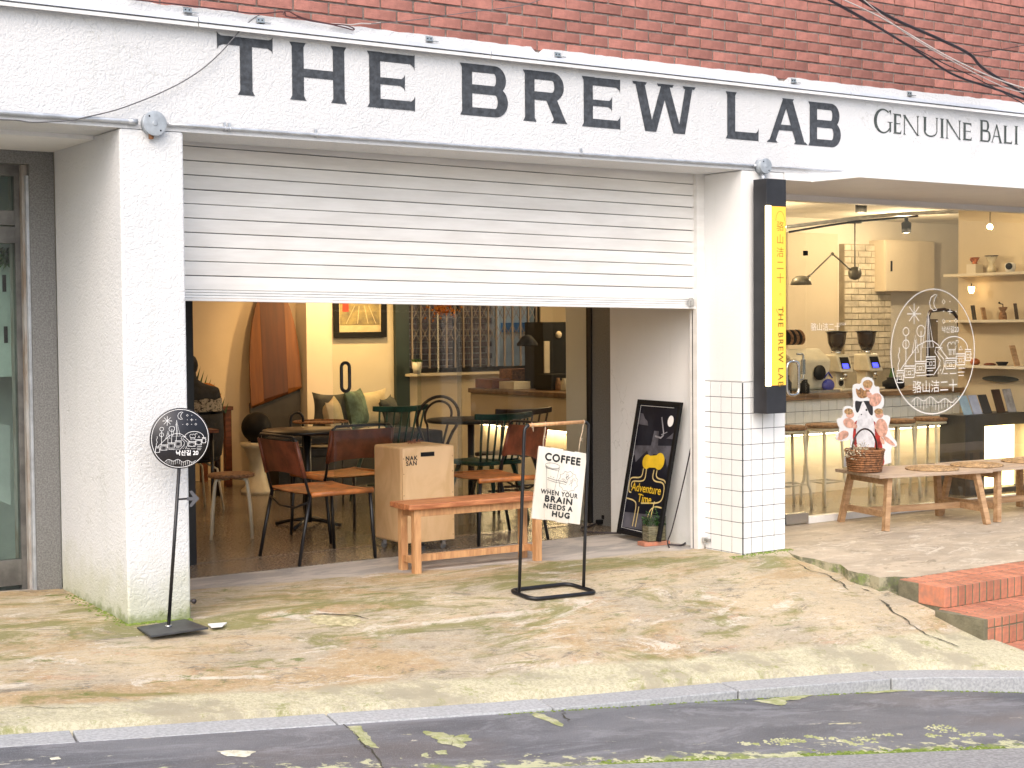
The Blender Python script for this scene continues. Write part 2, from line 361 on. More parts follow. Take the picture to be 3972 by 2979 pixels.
# pavement surface
def ground_material():
    m, t, b, v = newmat('mossy_old_concrete')
    mp = nd(t, 'ShaderNodeMapping'); mp.inputs['Scale'].default_value = (.55, 1.25, 1); mp.inputs['Rotation'].default_value = (0, 0, radians(8)); t.links.new(v, mp.inputs[0]); w = mp.outputs[0]
    sp = nd(t, 'ShaderNodeSeparateXYZ'); t.links.new(v, sp.inputs[0])
    fine = noise(t, w, 26, 8, .75, .5); fine2 = noise(t, v, 70, 5, .7)
    base = mixc(t, ramp(t, noise(t, w, 2.2, 9, .75, .4), .38, .62), (.55, .45, .30), (.42, .36, .27))
    base = mixc(t, mth(t, 'MULTIPLY', ramp(t, noise(t, w, 1.5, 8, .75, .8), .48, .60), .75), base, (.44, .30, .15))
    base = mixc(t, mth(t, 'MULTIPLY', ramp(t, noise(t, w, 3.1, 9, .78, .9), .56, .66), .55), base, (.48, .26, .15))
    base = mixc(t, mth(t, 'MULTIPLY', ramp(t, noise(t, w, 2.9, 10, .84, .8), .54, .60), .9), base, (.66, .60, .50))
    base = mixc(t, mth(t, 'MULTIPLY', ramp(t, noise(t, w, 4.3, 10, .84, .9), .55, .63), .8), base, (.15, .135, .11))
    base = mixc(t, mth(t, 'MULTIPLY', ramp(t, fine, .54, .64), .55), base, (.20, .17, .11))
    base = mixc(t, mth(t, 'MULTIPLY', ramp(t, fine, .46, .36), .5), base, (.58, .52, .40))
    base = mixc(t, mth(t, 'MULTIPLY', ramp(t, fine2, .55, .68), .4), base, (.16, .14, .10))
    base = mixc(t, mth(t, 'MULTIPLY', ramp(t, fine2, .45, .34), .4), base, (.62, .57, .47))
    # clean concrete inside the doorway
    e = mth(t, 'ADD', sp.outputs[1], mth(t, 'MULTIPLY', sp.outputs[0], .17))
    e = mth(t, 'ADD', e, mth(t, 'MULTIPLY', mth(t, 'SUBTRACT', noise(t, v, 3, 6, .6), .5), .35))
    clean = ramp(t, e, .30, .40)
    cc = mixc(t, ramp(t, noise(t, w, 3.5, 6, .65, .6), .42, .6), (.52, .47, .42), (.34, .32, .30))
    base = mixc(t, clean, base, cc)
    # moss: strongest by the wall foot and in a band along the kerb
    near = ramp(t, mth(t, 'ABSOLUTE', mth(t, 'ADD', sp.outputs[1], -.05)), .75, 0)
    mo = mth(t, 'ADD', noise(t, w, 2.6, 10, .8, .8), mth(t, 'MULTIPLY', near, .06))
    mo = mth(t, 'MULTIPLY', ramp(t, mo, .52, .62), mth(t, 'SUBTRACT', 1, clean))
    base = mixc(t, mth(t, 'MULTIPLY', mo, .8), base, (.205, .20, .06))
    mo2 = mth(t, 'MULTIPLY', ramp(t, noise(t, w, 6.5, 9, .8, .5), .57, .66), mth(t, 'SUBTRACT', 1, clean))
    base = mixc(t, mth(t, 'MULTIPLY', mo2, .85), base, (.13, .17, .035))
    # coarse pale strip along the kerb
    kb = mth(t, 'ADD', sp.outputs[1], mth(t, 'MULTIPLY', sp.outputs[0], .068))
    kb = mth(t, 'ADD', kb, mth(t, 'MULTIPLY', mth(t, 'SUBTRACT', noise(t, v, 2.5, 5, .6), .5), .22))
    strip = ramp(t, kb, -1.36, -1.44)
    n9 = noise(t, v, 55, 9, .85)
    sc = mixc(t, ramp(t, n9, .44, .58), (.70, .66, .48), (.50, .46, .29))
    sc = mixc(t, ramp(t, noise(t, v, 2.2, 8, .75), .48, .60), sc, (.44, .40, .29))
    sc = mixc(t, mth(t, 'MULTIPLY', ramp(t, noise(t, v, 5, 9, .8), .55, .64), .7), sc, (.25, .28, .06))
    base = mixc(t, mth(t, 'MULTIPLY', strip, .9), base, sc)
    sp2 = ramp(t, noise(t, v, 60, 3, .8), .66, .74)
    base = mixc(t, mth(t, 'MULTIPLY', sp2, .7), base, (.72, .68, .60))
    t.links.new(base, b.inputs['Base Color'])
    b.inputs['Roughness'].default_value = .75; b.inputs['Specular IOR Level'].default_value = .3
    h = mth(t, 'ADD', mth(t, 'MULTIPLY', noise(t, w, 11, 10, .8, .5), 1.6), mth(t, 'MULTIPLY', noise(t, v, 95, 4, .7), .35))
    h = mth(t, 'ADD', h, mth(t, 'MULTIPLY', mth(t, 'MULTIPLY', strip, n9), 1.6))
    bump(t, b, h, .65, .013); return m
M_ground = ground_material()
def grid(name, xs, ys, zf, keep, mat, kind='structure'):
    nx, ny = len(xs), len(ys); vs = [(x, y, zf(x, y)) for y in ys for x in xs]; fs = []
    for j in range(ny-1):
        for i in range(nx-1):
            if keep((xs[i]+xs[i+1])/2, (ys[j]+ys[j+1])/2): fs.append((j*nx+i, j*nx+i+1, (j+1)*nx+i+1, (j+1)*nx+i))
    mb = MB(); mb.add(vs, fs, True); o = mb.build(name, mat); tag(o, kind=kind); return o
def pave_z(x, y):
    d = y-(ky(x)+.17); r = max(0, 1-d/.32)
    lump = mn.noise(Vector((x*1.7, y*2.6, 0)))*.008+mn.noise(Vector((x*6, y*9, 3)))*.003
    if y > 0: lump *= max(0, 1-y)
    if d < .02: return kz(x)-.04
    dip = .055*max(0, min(1, (x+.25)/.55))*max(0, min(1, -y/.35))*max(0, min(1, (y-ky(x)-.2)/.5))
    return gz(x, y)-dip+lump-(.004 if y > .9 else 0)+r*(.012+.012*mn.noise(Vector((x*14, y*14, 7)))+.008*mn.noise(Vector((x*31, y*31, 5))))
xs = [-9+i*.035 for i in range(int(10.2/.035))]
NY = 75
def pave():
    vs = []; fs = []
    nx = len(xs)
    ts = [(j/ NY) for j in range(NY+1)]
    for t in ts:
        for x in xs:
            yb = ky(x)+.150; y = yb*(1-t)+1.31*t; vs.append((x, y, pave_z(x, y)))
    for j in range(NY):
        for i in range(nx-1):
            c = [vs[j*nx+i], vs[(j+1)*nx+i+1]]; x = (c[0][0]+c[1][0])/2; y = (c[0][1]+c[1][1])/2
            if y > .02 and x > .02: continue
            if y > 1.05 and x < -3.9: continue
            if x > .62 and y > -1.0: continue
            if x > .50 and y > -1.60: continue
            if x > .46 and y > -1.97: continue
            if x > .95: continue
            fs.append((j*nx+i, j*nx+i+1, (j+1)*nx+i+1, (j+1)*nx+i))
    mb = MB(); mb.add(vs, fs, True); return mb.build('pavement', M_ground)
tag(pave(), kind='structure')

# porch slab to the right, a step up from the sloping pavement
def porch_material():
    m, t, b, v = newmat('pale_porch_concrete')
    mp = nd(t, 'ShaderNodeMapping'); mp.inputs['Scale'].default_value = (.7, 1.5, 1); mp.inputs['Rotation'].default_value = (0, 0, radians(-12)); t.links.new(v, mp.inputs[0]); w = mp.outputs[0]
    c = mixc(t, ramp(t, noise(t, w, 3, 6, .7, .6), .35, .65), (.50, .42, .32), (.36, .305, .235))
    c = mixc(t, mth(t, 'MULTIPLY', ramp(t, noise(t, w, 5, 7, .75, 1.2), .52, .64), .8), c, (.62, .56, .46))
    c = mixc(t, mth(t, 'MULTIPLY', ramp(t, noise(t, w, 8, 6, .7, .6), .56, .68), .6), c, (.19, .165, .12))
    sp = nd(t, 'ShaderNodeSeparateXYZ'); t.links.new(v, sp.inputs[0])
    gm = nd(t, 'ShaderNodeNewGeometry'); sn = nd(t, 'ShaderNodeSeparateXYZ'); t.links.new(gm.outputs['True Normal'], sn.inputs[0])
    side = ramp(t, sn.outputs[2], .8, .3)
    sc = mixc(t, ramp(t, noise(t, v, 9, 6, .7), .42, .58), (.13, .13, .08), (.36, .33, .22))
    sc = mixc(t, ramp(t, noise(t, v, 5, 6, .7), .5, .62), sc, (.16, .21, .05))
    c = mixc(t, side, c, sc)
    t.links.new(c, b.inputs['Base Color']); b.inputs['Roughness'].default_value = .6
    bump(t, b, noise(t, w, 18, 8, .75), .6, .014); return m
M_porch = porch_material()
pe = [at(3043, 2131, pl=(0, -.1, 1, 0))]+[at(a, b, pl=(0, -.1, 1, 0)) for a, b in ((3075, 2150), (3108, 2160), (3160, 2168), (3215, 2182), (3262, 2190), (3290, 2212), (3330, 2222), (3372, 2228), (3410, 2240), (3470, 2236), (3531, 2240))]
PY1 = pe[-1].y; PX1 = pe[-1].x
top = [(p.x, p.y, p.z) for p in pe]+[(7, PY1, PY1*.1), (7, 0, 0)]
mb = MB(); n = len(top)
mb.add(top+[(x+.01, y, z-.5) for x, y, z in top], [tuple(range(n))]+[(i, (i+1) % n, n+(i+1) % n, n+i) for i in range(n)])
mb.add([(.37, 0, 0), (7, 0, 0), (7, 1.0, 0), (.37, 1.0, 0)], [(0, 1, 2, 3)])
tag(mb.build('porch', M_porch), kind='structure')

# brick steps
st = thing('brick_steps', 'red brick steps going down to the street at the right', 'steps', (PX1, PY1, -.09))
BW = .0655
def brickbox(w, d, h):
    b = MB(); b.box((0, 0, 0), (w, d, h)); return b
S1Y = -1.235; S2Y = -1.585; S3Y = -1.93
T1, T2, T3 = -.088, -.213, -.375
proto = {}
def lay(xa, n, ya, yb, zt, zb, key):
    if key not in proto:
        o = brickbox(BW-.0135, yb-ya, zt-zb).build('brick', M_brick_step, st, local=True, bevel=.003, seg=1); proto[key] = o; first = o
    else: first = None
    for i in range(n):
        loc = (xa+i*BW-PX1+random.uniform(-.001, .001), ya-PY1+random.uniform(-.002, .002), zb+.09+random.uniform(-.0012, .0012))
        if first is not None and i == 0: first.location = loc; MW[first.name] = world_of(st) @ Matrix.Translation(Vector(loc)); continue
        reuse(proto[key], 'brick', loc, st)
X1 = at(3651, 2277, z=T1).x; X2 = at(3824, 2398, z=T2).x; X3 = at(3960, 2560, z=T3).x
lay(X1+.0, 24, S1Y, S1Y+.20, T1, T1-.122, 'a'); lay(X1+.02, 24, S1Y+.208, PY1-.0, T1, T1-.06, 'b')
lay(X2, 24, S2Y, S2Y+.20, T2, T2-.052, 'c'); lay(X2+.0, 24, S2Y, S2Y+.1, T2-.060, T2-.160, 'd'); lay(X2+.02, 24, S2Y+.208, S1Y+.02, T2, T2-.05, 'e')
lay(X2+.03, 22, S3Y, S3Y+.2, T3, T3-.09, 'f'); lay(X2+.03, 22, S3Y+.208, S2Y+.03, T3, T3-.05, 'g')
b = MB(); b.box((X1+.004, S1Y+.004, T1-.5), (X1+1.66, PY1-.003, T1-.004)); b.box((X2-.035, S2Y+.004, T2-.5), (X2+1.64, S1Y+.004, T2-.004)); b.box((X2+.0, S3Y+.004, T3-.4), (X2+1.5, S2Y, T3-.004))
b.build('step_core', pm('mossy_joint_mortar', (.12, .11, .07), .9, vs=14, var=.3, bmp=.8, bs=70, col2=(.22, .20, .13)), st)

# kerb of granite stones
kb = thing('kerb', 'grey granite kerb stones between mossy pavement and road', 'kerb', (0, 0, 0)); kb['kind'] = 'structure'; del kb['category']
M_kerb = pm('grey_granite_kerb', (.40, .41, .42), .7, vs=70, var=.22, bmp=.35, bs=90, island=.08, col2=(.30, .31, .32))
joints = [-7.9, -6.9, -5.9, at(335, 2890, y=-1.6).x-.02, at(1302, 2775, y=-1.6).x, at(2150, 2710, y=-1.68).x, at(2850, 2640, y=-1.72).x, at(3465, 2600, y=-1.85).x, .75, 1.5, 2.5, 3.5]
for a, c in zip(joints, joints[1:]):
    b = MB(); a += .005; c -= .005; n = 5; P = []
    for i in range(n+1):
        x = a+(c-a)*i/n; P.append((x, ky(x), kz(x)))
    dz = random.uniform(-.004, .004)
    vs = []
    for x, y, z in P: vs += [(x, y, z-.2), (x, y, z+dz), (x+.03, y+.165, z+dz+.005), (x+.03, y+.165, z-.2)]
    fs = [(4*i+k, 4*i+k+1, 4*i+k+5, 4*i+k+4) for i in range(n) for k in range(3)]+[(0, 1, 2, 3), (4*n+3, 4*n+2, 4*n+1, 4*n)]
    b.add(vs, fs); b.build('kerb_stone', M_kerb, kb, bevel=.006)

def asphalt_material():
    m, t, b, v = newmat('worn_asphalt')
    mp = nd(t, 'ShaderNodeMapping'); mp.inputs['Scale'].default_value = (.5, 1.3, 1); mp.inputs['Rotation'].default_value = (0, 0, radians(-14)); t.links.new(v, mp.inputs[0]); w = mp.outputs[0]
    c = mixc(t, ramp(t, noise(t, w, 1.6, 6, .65, .5), .3, .7), (.085, .090, .104), (.175, .180, .196))
    c = mixc(t, mth(t, 'MULTIPLY', ramp(t, noise(t, w, 1.1, 4, .6), .56, .7), .3), c, (.20, .16, .135))
    c = mixc(t, mth(t, 'MULTIPLY', ramp(t, noise(t, v, 190, 2, .6), .56, .70), .8), c, (.26, .27, .30))
    c = mixc(t, mth(t, 'MULTIPLY', ramp(t, noise(t, w, 2.6, 10, .85, .8), .50, .62), .55), c, (.30, .305, .33))
    c = mixc(t, mth(t, 'MULTIPLY', ramp(t, noise(t, w, 11, 8, .8, .6), .62, .67), .9), c, (.60, .57, .46))
    pa = mth(t, 'MULTIPLY', ramp(t, noise(t, w, 3.4, 7, .66, .3), .665, .685), .95)
    c = mixc(t, pa, c, (.58, .56, .36))
    # lichen line at the edge of the gutter strip
    sp = nd(t, 'ShaderNodeSeparateXYZ'); t.links.new(v, sp.inputs[0])
    g0, g1 = at(1986, 2985, pl=STREET), at(3972, 2905, pl=STREET); k = (g1.y-g0.y)/(g1.x-g0.x)
    e = mth(t, 'SUBTRACT', sp.outputs[1], mth(t, 'ADD', mth(t, 'MULTIPLY', sp.outputs[0], k), g0.y-k*g0.x))
    e2 = mth(t, 'ADD', e, mth(t, 'MULTIPLY', mth(t, 'SUBTRACT', noise(t, v, 7, 6, .7), .5), .55))
    c = mixc(t, mth(t, 'MULTIPLY', ramp(t, e2, .10, .0), .85), c, (.26, .33, .05))
    e3 = mth(t, 'ADD', e, mth(t, 'MULTIPLY', mth(t, 'SUBTRACT', noise(t, v, 12, 6, .7, .4), .5), 1.6))
    c = mixc(t, mth(t, 'MULTIPLY', ramp(t, e3, .08, -.02), .85), c, (.60, .60, .36))
    t.links.new(c, b.inputs['Base Color']); b.inputs['Roughness'].default_value = .62
    h = mth(t, 'ADD', noise(t, v, 130, 3, .7), mth(t, 'MULTIPLY', noise(t, w, 6, 7, .7), 1.0)); bump(t, b, h, .6, .010)
    return m, g0, k
M_asph, G0, GK = asphalt_material()
b = MB(); xs2 = [-40, -9]+[ -9+i*.25 for i in range(1, 57)]+[12, 40]
R_ = []
for x in xs2:
    xx = max(-9, min(5, x)); R_.append(((x, ky(xx)+.02, sz(x)), (x, -40, sz(x))))
vs = [p for r_ in R_ for p in r_]; b.add(vs, [(2*i, 2*i+1, 2*i+3, 2*i+2) for i in range(len(R_)-1)]); tag(b.build('street', M_asph), kind='structure')
# road strip beyond the gutter joint
M_road = pm('grey_road_concrete', (.30, .30, .30), .75, vs=60, var=.3, bmp=.4, bs=120, col2=(.20, .20, .20))
b = MB(); q = []
for x in [-40]+[-6+i*.2 for i in range(70)]+[40]:
    y = G0.y+GK*(x-G0.x)+ .02*mn.noise(Vector((x*5, 1, 1))); q.append(((x, y, sz(x)+.005), (x, -39, sz(x)+.005)))
b.add([p for r_ in q for p in r_], [(2*i, 2*i+1, 2*i+3, 2*i+2) for i in range(len(q)-1)]); tag(b.build('road', M_road), kind='structure')
M_crack = pm('dark_crack', (.07, .065, .045), .9)
def surf_strip(name, px, w, zf, plane, mat, lift=.003, jag=.4):
    P_ = [at(a, c_, pl=plane) for a, c_ in px]; L_, R2 = [], []; n_ = len(P_); pts_ = []
    for i in range(n_-1):
        for k in range(7): pts_.append(P_[i].lerp(P_[i+1], k/7))
    pts_.append(P_[-1]); pts_ = [p+Vector(((mn.noise(p*9)+.6*mn.noise(p*31))*.028, (mn.noise(p*10+Vector((3, 3, 3)))+.6*mn.noise(p*37))*.024, 0)) for p in pts_]
    for i, p in enumerate(pts_):
        d = (pts_[min(i+1, len(pts_)-1)]-pts_[max(i-1, 0)]); d.z = 0; d.normalize(); nn = Vector((-d.y, d.x, 0)); ww = w*(.4+jag*abs(mn.noise(p*23))*3)*min(1, (i+.3)/3, (len(pts_)-i-.7)/3+.1)
        for lst, s_ in ((L_, 1), (R2, -1)): q_ = p+nn*ww*s_/2; lst.append((q_.x, q_.y, zf(q_.x, q_.y)+lift))
    b = MB(); b.strip(L_, R2); o = b.build(name, mat); tag(o, kind='stuff'); return o
szf = lambda x, y: sz(x)
surf_strip('road_crack', [(1308, 2782), (1360, 2830), (1420, 2900), (1500, 2985)], .010, szf, STREET, M_crack)
surf_strip('road_crack', [(2170, 2745), (2185, 2770), (2200, 2800)], .008, szf, STREET, M_crack)
KL = lambda *p: (1986+p[0]*.8978, 2100+p[1]*.8978); LL = lambda *p: (p[0]*.8978, 2200+p[1]*.8978)
PV = (0, -.06, 1, 0)
surf_strip('ground_crack', [KL(1215, 66), KL(1345, 90), KL(1430, 118), KL(1462, 142)], .012, lambda x, y: max(pave_z(x, y), y*.1 if x > .38 else -9), PV, M_crack)
for c_, w_ in ((((1360, 148), (1400, 175), (1440, 192)), .010), (((1590, 228), (1640, 262), (1700, 300), (1800, 345), (1880, 366), (1932, 380)), .018), (((1500, 190), (1560, 205)), .010)):
    surf_strip('ground_crack', [KL(*p) for p in c_], w_, pave_z, (0, -.1, 1, -.06), M_crack, .006)
surf_strip('ground_crack', [LL(1340, 212), LL(1440, 208), LL(1530, 207), LL(1600, 214)], .016, pave_z, (0, -.02, 1, 0), M_crack, .004)
surf_strip('ground_crack', [LL(10, 630), LL(200, 618), LL(420, 606)], .005, pave_z, (0, -.02, 1, -.02), M_crack, .004)
M_lich = pm('cream_lichen', (.48, .47, .31), .9, vs=14, var=.2, bmp=.9, bs=90, col2=(.30, .33, .12))
M_lime = pm('white_lime_crust', (.70, .68, .58), .9, vs=30, var=.2, bmp=.7, bs=90, col2=(.55, .52, .38))
M_chip = pm('exposed_sandy_chip', (.50, .44, .27), .9, vs=30, var=.3, bmp=.9, bs=60, col2=(.34, .30, .16))
def blot(name, pxs, zf, plane, mat, lift=.004, jag=.02):
    P_ = [at(a, c_, pl=plane) for a, c_ in pxs]; o_ = []
    for i in range(len(P_)):
        for k in range(10):
            p = P_[i].lerp(P_[(i+1) % len(P_)], k/10); o_.append((p.x+(mn.noise(p*9)+.9*mn.noise(p*38))*jag*1.6, p.y+(mn.noise(p*11+Vector((0, 1, 5)))+.9*mn.noise(p*41))*jag))
    b = MB(); c_ = (sum(p[0] for p in o_)/len(o_), sum(p[1] for p in o_)/len(o_)); n_ = len(o_)
    b.add([(x, y, zf(x, y)+lift*.4) for x, y in o_]+[((x+c_[0])/2, (y+c_[1])/2, zf((x+c_[0])/2, (y+c_[1])/2)+lift) for x, y in o_]+[(c_[0], c_[1], zf(*c_)+lift)], [(i, (i+1) % n_, n_+(i+1) % n_, n_+i) for i in range(n_)]+[(n_+i, n_+(i+1) % n_, 2*n_) for i in range(n_)], True); tag(b.build(name, mat), kind='stuff')
blot('lichen_patch', [LL(1838, 706), LL(1900, 712), LL(1985, 735), LL(2035, 722), LL(2042, 748), LL(1990, 762), LL(1975, 782), LL(1900, 760)], szf, STREET, M_lich, .005)
blot('lichen_patch', [LL(1500, 690), LL(1560, 684), LL(1600, 740), LL(1632, 785), LL(1590, 775), LL(1545, 745)], szf, STREET, M_lich, .005, .012)
blot('lichen_patch', [LL(930, 795), LL(1010, 790), LL(1095, 800), LL(1060, 822), LL(980, 820)], szf, STREET, M_lime, .005, .012)
blot('lichen_patch', [LL(215, 826), LL(262, 820), LL(258, 832), LL(220, 836)], szf, STREET, M_lime, .005, .006)
blot('lichen_patch', [LL(1820, 808), LL(1850, 802), LL(1850, 820), LL(1815, 822)], szf, STREET, M_lich, .005, .006)
blot('lichen_patch', [LL(1880, 796), LL(1935, 792), LL(1930, 812), LL(1890, 810)], szf, STREET, M_lich, .005, .006)
blot('lichen_patch', [KL(1430, 655), KL(1600, 628), KL(1800, 616), KL(2040, 614), KL(2020, 628), KL(1870, 636), KL(1830, 650), KL(1740, 645), KL(1560, 658)], szf, STREET, M_lich, .006, .014)
blot('lichen_patch', [KL(1040, 690), KL(1140, 676), KL(1310, 662), KL(1250, 684), KL(1180, 692), KL(1170, 712), KL(1110, 702)], szf, STREET, M_lich, .006, .012)
blot('lichen_patch', [KL(90, 738), KL(140, 750), KL(215, 790), KL(225, 805), KL(160, 782), KL(100, 760)], szf, STREET, M_lich, .005, .008)
blot('chipped_patch', [LL(1340, 218), LL(1440, 213), LL(1530, 215), LL(1580, 222), LL(1520, 243), LL(1400, 246), LL(1350, 235)], pave_z, (0, -.02, 1, 0), M_chip, .003, .022)
# tufts and crumbs of lichen / moss that stand proud along joints
M_moss = pm('bright_moss', (.20, .27, .045), .9, vs=40, var=.4, bmp=.8, bs=160, col2=(.10, .15, .02))
b = MB()
def crumb(x, y, z, r):
    n = 6; vs = [(x+r*cos(k*pi/3)*random.uniform(.7, 1.3), y+r*sin(k*pi/3)*random.uniform(.7, 1.3), z-.002) for k in range(n)]+[(x, y, z+r*random.uniform(.25, .5))]
    b.add(vs, [(k, (k+1) % n, n) for k in range(n)], True)
for i in range(1500):
    x = random.uniform(-3.2, 1.5); y = G0.y+GK*(x-G0.x)+abs(random.gauss(0, .035))
    if mn.noise(Vector((x*2.3, 0, 9))) > -.15: crumb(x, y, sz(x)+.002, random.uniform(.004, .014))
for i in range(500):
    x = random.uniform(-4.14, -3.9) if i % 3 else random.uniform(-3.95, -3.74); y = -abs(random.gauss(0, .012)) if x > -4.066 else random.uniform(-.05, .8)*1.0
    if x < -4.066 and random.random() < .5: x = -4.068-abs(random.gauss(0, .02))
    crumb(x, y, pave_z(x, y)+.002, random.uniform(.004, .012))
for i in range(420):
    x = random.uniform(-3, 1.2); y = ky(x)-abs(random.gauss(0, .012)); crumb(x, y, sz(x)+.001, random.uniform(.004, .012))
for i in range(260):
    x = random.uniform(-.12, .42); y = -abs(random.gauss(0, .02))-.004; crumb(x, y, pave_z(x, y)+.001, random.uniform(.003, .009))
tag(b.build('moss', M_moss), kind='stuff')
b = MB()
for i_ in range(24):
    px_ = 1000+i_*48; c_ = at(*KL(px_, 868+random.gauss(0, 12)-(px_-1000)*.032), pl=STREET)
    if mn.noise(Vector((px_*.006, 0, 0))) < -.12: continue
    R_s = abs(random.gauss(0, .022))+.008
    for k in range(int(900*R_s)): a_ = random.uniform(0, 6.28); r_ = R_s*random.random()**.6; x, y = c_.x+1.3*r_*cos(a_), c_.y+r_*sin(a_)*1.2; crumb(x, y, sz(x)+.002, random.uniform(.003, .010))
tag(b.build('lichen_crumbs', M_lich), kind='stuff')
M_litter = pm('pale_fallen_flakes', (.74, .70, .60), .7, vs=20, var=.1)
b = MB()
for i in range(110):
    x = random.uniform(-5, 1.0); y = random.uniform(ky(x)-.1, -.05); z = pave_z(x, y)+.004 if y > ky(x)+.16 else kz(x)+.006
    if y < ky(x): z = sz(x)+.004
    if y < ky(x)+.16 and y >= ky(x): continue
    a = random.uniform(0, pi); L = random.uniform(.003, .010); w = L*.45
    b.add([(x+cos(a)*L, y+sin(a)*L, z), (x-sin(a)*w, y+cos(a)*w, z+.003), (x-cos(a)*L, y-sin(a)*L, z), (x+sin(a)*w, y-cos(a)*w, z+.002)], [(0, 1, 2, 3)])
tag(b.build('fallen_leaf_flakes', M_litter), kind='stuff')

# ================================================================ BUILDING
bd = thing('cafe_building', 'white stucco cafe front with big painted name along its header', 'building')
HB, HT = 2.452, 3.07
pts = [(-9, HB)]+[(6.5, HB)]
x = 6.5; tp = []
while x > -9:
    tp.append((x, HT+.004*mn.noise(Vector((x*9, 2, 0)))*2+.003*mn.noise(Vector((x*40, 2, 0)))+interp(x, [(-4, 0), (1, -.003), (3, .014)]))); x -= .03
# chipped places where the plaster has come away
tp = [(x, z-.028 if (.30 < x < .40 or -1.62 < x < -1.55) else z) for x, z in tp]
outline = pts+tp+[(-9, HT)]
b = MB(); b.poly([(x, 0, z) for x, z in outline], (0, .36, 0)); b.build('header', M_header, bd)
b = MB(); b.box((-4.068, 0, -.3), (-3.742, 1.0, HB-.001)); b.build('pillar', M_stucco, bd, bevel=.012, seg=3)
b = MB(); b.poly([(0, 0, 1.102), (0, .372, 1.102), (0, .372, -.3), (0, 1.37, -.3), (0, 1.37, HB-.001), (0, 0, HB-.001)], (.369, 0, 0)); b.box((.006, .008, -.3), (.363, .371, 1.101)); b.build('pillar', M_smooth, bd, bevel=.012, seg=3)
b = MB(); b.box((-9, .362, 2.43), (-4.07, 1.3, 2.6)); b.build('soffit', M_smooth, bd)
b = MB(); b.box((-3.741, .30, 2.461), (-.001, .361, 2.70)); b.build('shutter_housing', M_smooth, bd)
b = MB(); b.box((.175, 1.372, -.05), (.37, 1.80, 2.7)); b.build('granite_jamb', M_gran, bd)
b = MB(); b.box((.222, 1.802, -.05), (.37, 2.19, 2.7)); b.build('partition', M_smooth, bd)
# interior shell
b = MB(); b.box((-3.72, 1.31, -.1), (8.2, 8.2, 0)); b.box((.37, 1.0, -.1), (8.2, 1.312, -.0005)); tag(b.build('floor', M_terr), kind='structure')
b = MB(); b.box((-3.74, .43, 2.62), (.2, 8.2, 2.75)); b.build('ceiling', M_ceil, bd)
b = MB(); b.box((.37, .36, 2.56), (8.2, 8.2, 2.75)); b.build('ceiling', M_ceil, bd)
b = MB(); b.box((-3.9, 1.001, -.1), (-3.6, 8.2, 2.7)); b.build('side_wall', M_creamw, bd)
b = MB(); b.box((-3.6, 6.62, 0), (.15, 6.8, 2.7)); b.build('back_wall', M_cream, bd)
b = MB(); b.box((.155, 6.4, 0), (.295, 6.8, 2.7)); b.box((.295, 6.44, 0), (1.16, 6.6, 2.7)); b.build('back_wall', M_creamw, bd)

# brick wall of the storey above
bw = thing('brick_wall', 'red brick wall of the upper storey above the white header', 'wall')
b = MB(); b.box((-9, .0185, 3.0), (6.5, .36, 5.2)); b.build('mortar', M_mortar, bw)
PZ, PX = .0658, .2065
visible = []; rest = []
for k in range(-1, 30):
    zb = 3.122+PZ*k; off = -.0205+(.103 if k % 2 else 0)
    for i in range(-43, 32):
        x = off+PX*i
        xr = x+PX-.0125
        # the view's top edge rises along the wall
        lim = interp(x, [(-4.2, 3.02), (-2.9, 3.16), (0, 3.47), (3.2, 3.80)])
        (visible if (zb < lim and -3.9 < x < 2.95) else rest).append((x, xr, zb))
visible = visible[:300]
bp = [MB().box((0, 0, 0), (PX-.0125, .07, PZ-.0115)).build('brick', M_brick, bw, local=True, bevel=.003, seg=1)]
for n_, (x, xr, zb) in enumerate(visible):
    loc = (x+random.uniform(-.0015, .0015), .010+random.uniform(-.0025, .0025), zb+random.uniform(-.001, .001))
    if n_ == 0: bp[0].location = loc; continue
    reuse(bp[0], 'brick', loc, bw)
b = MB()
for x, xr, zb in rest: b.box((x, .010+random.uniform(-.002, .002), zb), (xr, .07, zb+PZ-.0095))
o = b.build('further_bricks', M_brick, bw); tag(o, kind='stuff')

# pillar tiles
tl = thing('tiled_pillar_foot', 'white square tiles with grey joints round the foot of the right pillar', 'tiling')
b = MB(); b.box((.001, .001, -.06), (.368, .366, 1.10)); b.build('grout', M_grout, tl)
TP = .1; ft = {}
def tile(w, h, loc, axis):
    key = (round(w, 3), round(h, 3), axis)
    if key not in ft:
        mb_ = MB(); mb_.box((0, 0, 0), (w, .007, h)) if axis == 'x' else mb_.box((0, 0, 0), (.007, w, h))
        o = mb_.build('tile', M_tile, tl, local=True, bevel=.0012, seg=1); o.location = loc; ft[key] = o
    else: reuse(ft[key], 'tile', loc, tl)
g = .0042
for k in range(12):
    zt = 1.102-TP*k; h = TP-g
    for a, w in ((.003, .0635), (.0732, .0935), (.1732, .0935), (.2732, .0935)):
        tile(w, h, (a, -.006, zt-h), 'x')
    for a, w in ((.003, .0930), (.1032, .0930), (.2032, .0930), (.3032, .0600)):
        tile(w, h, (-.0062, a, zt-h), 'y')
b = MB(); b.box((-.0035, -.0035, -.05), (.0025, .0025, 1.1)); b.build('corner_joint', M_signblk, tl)

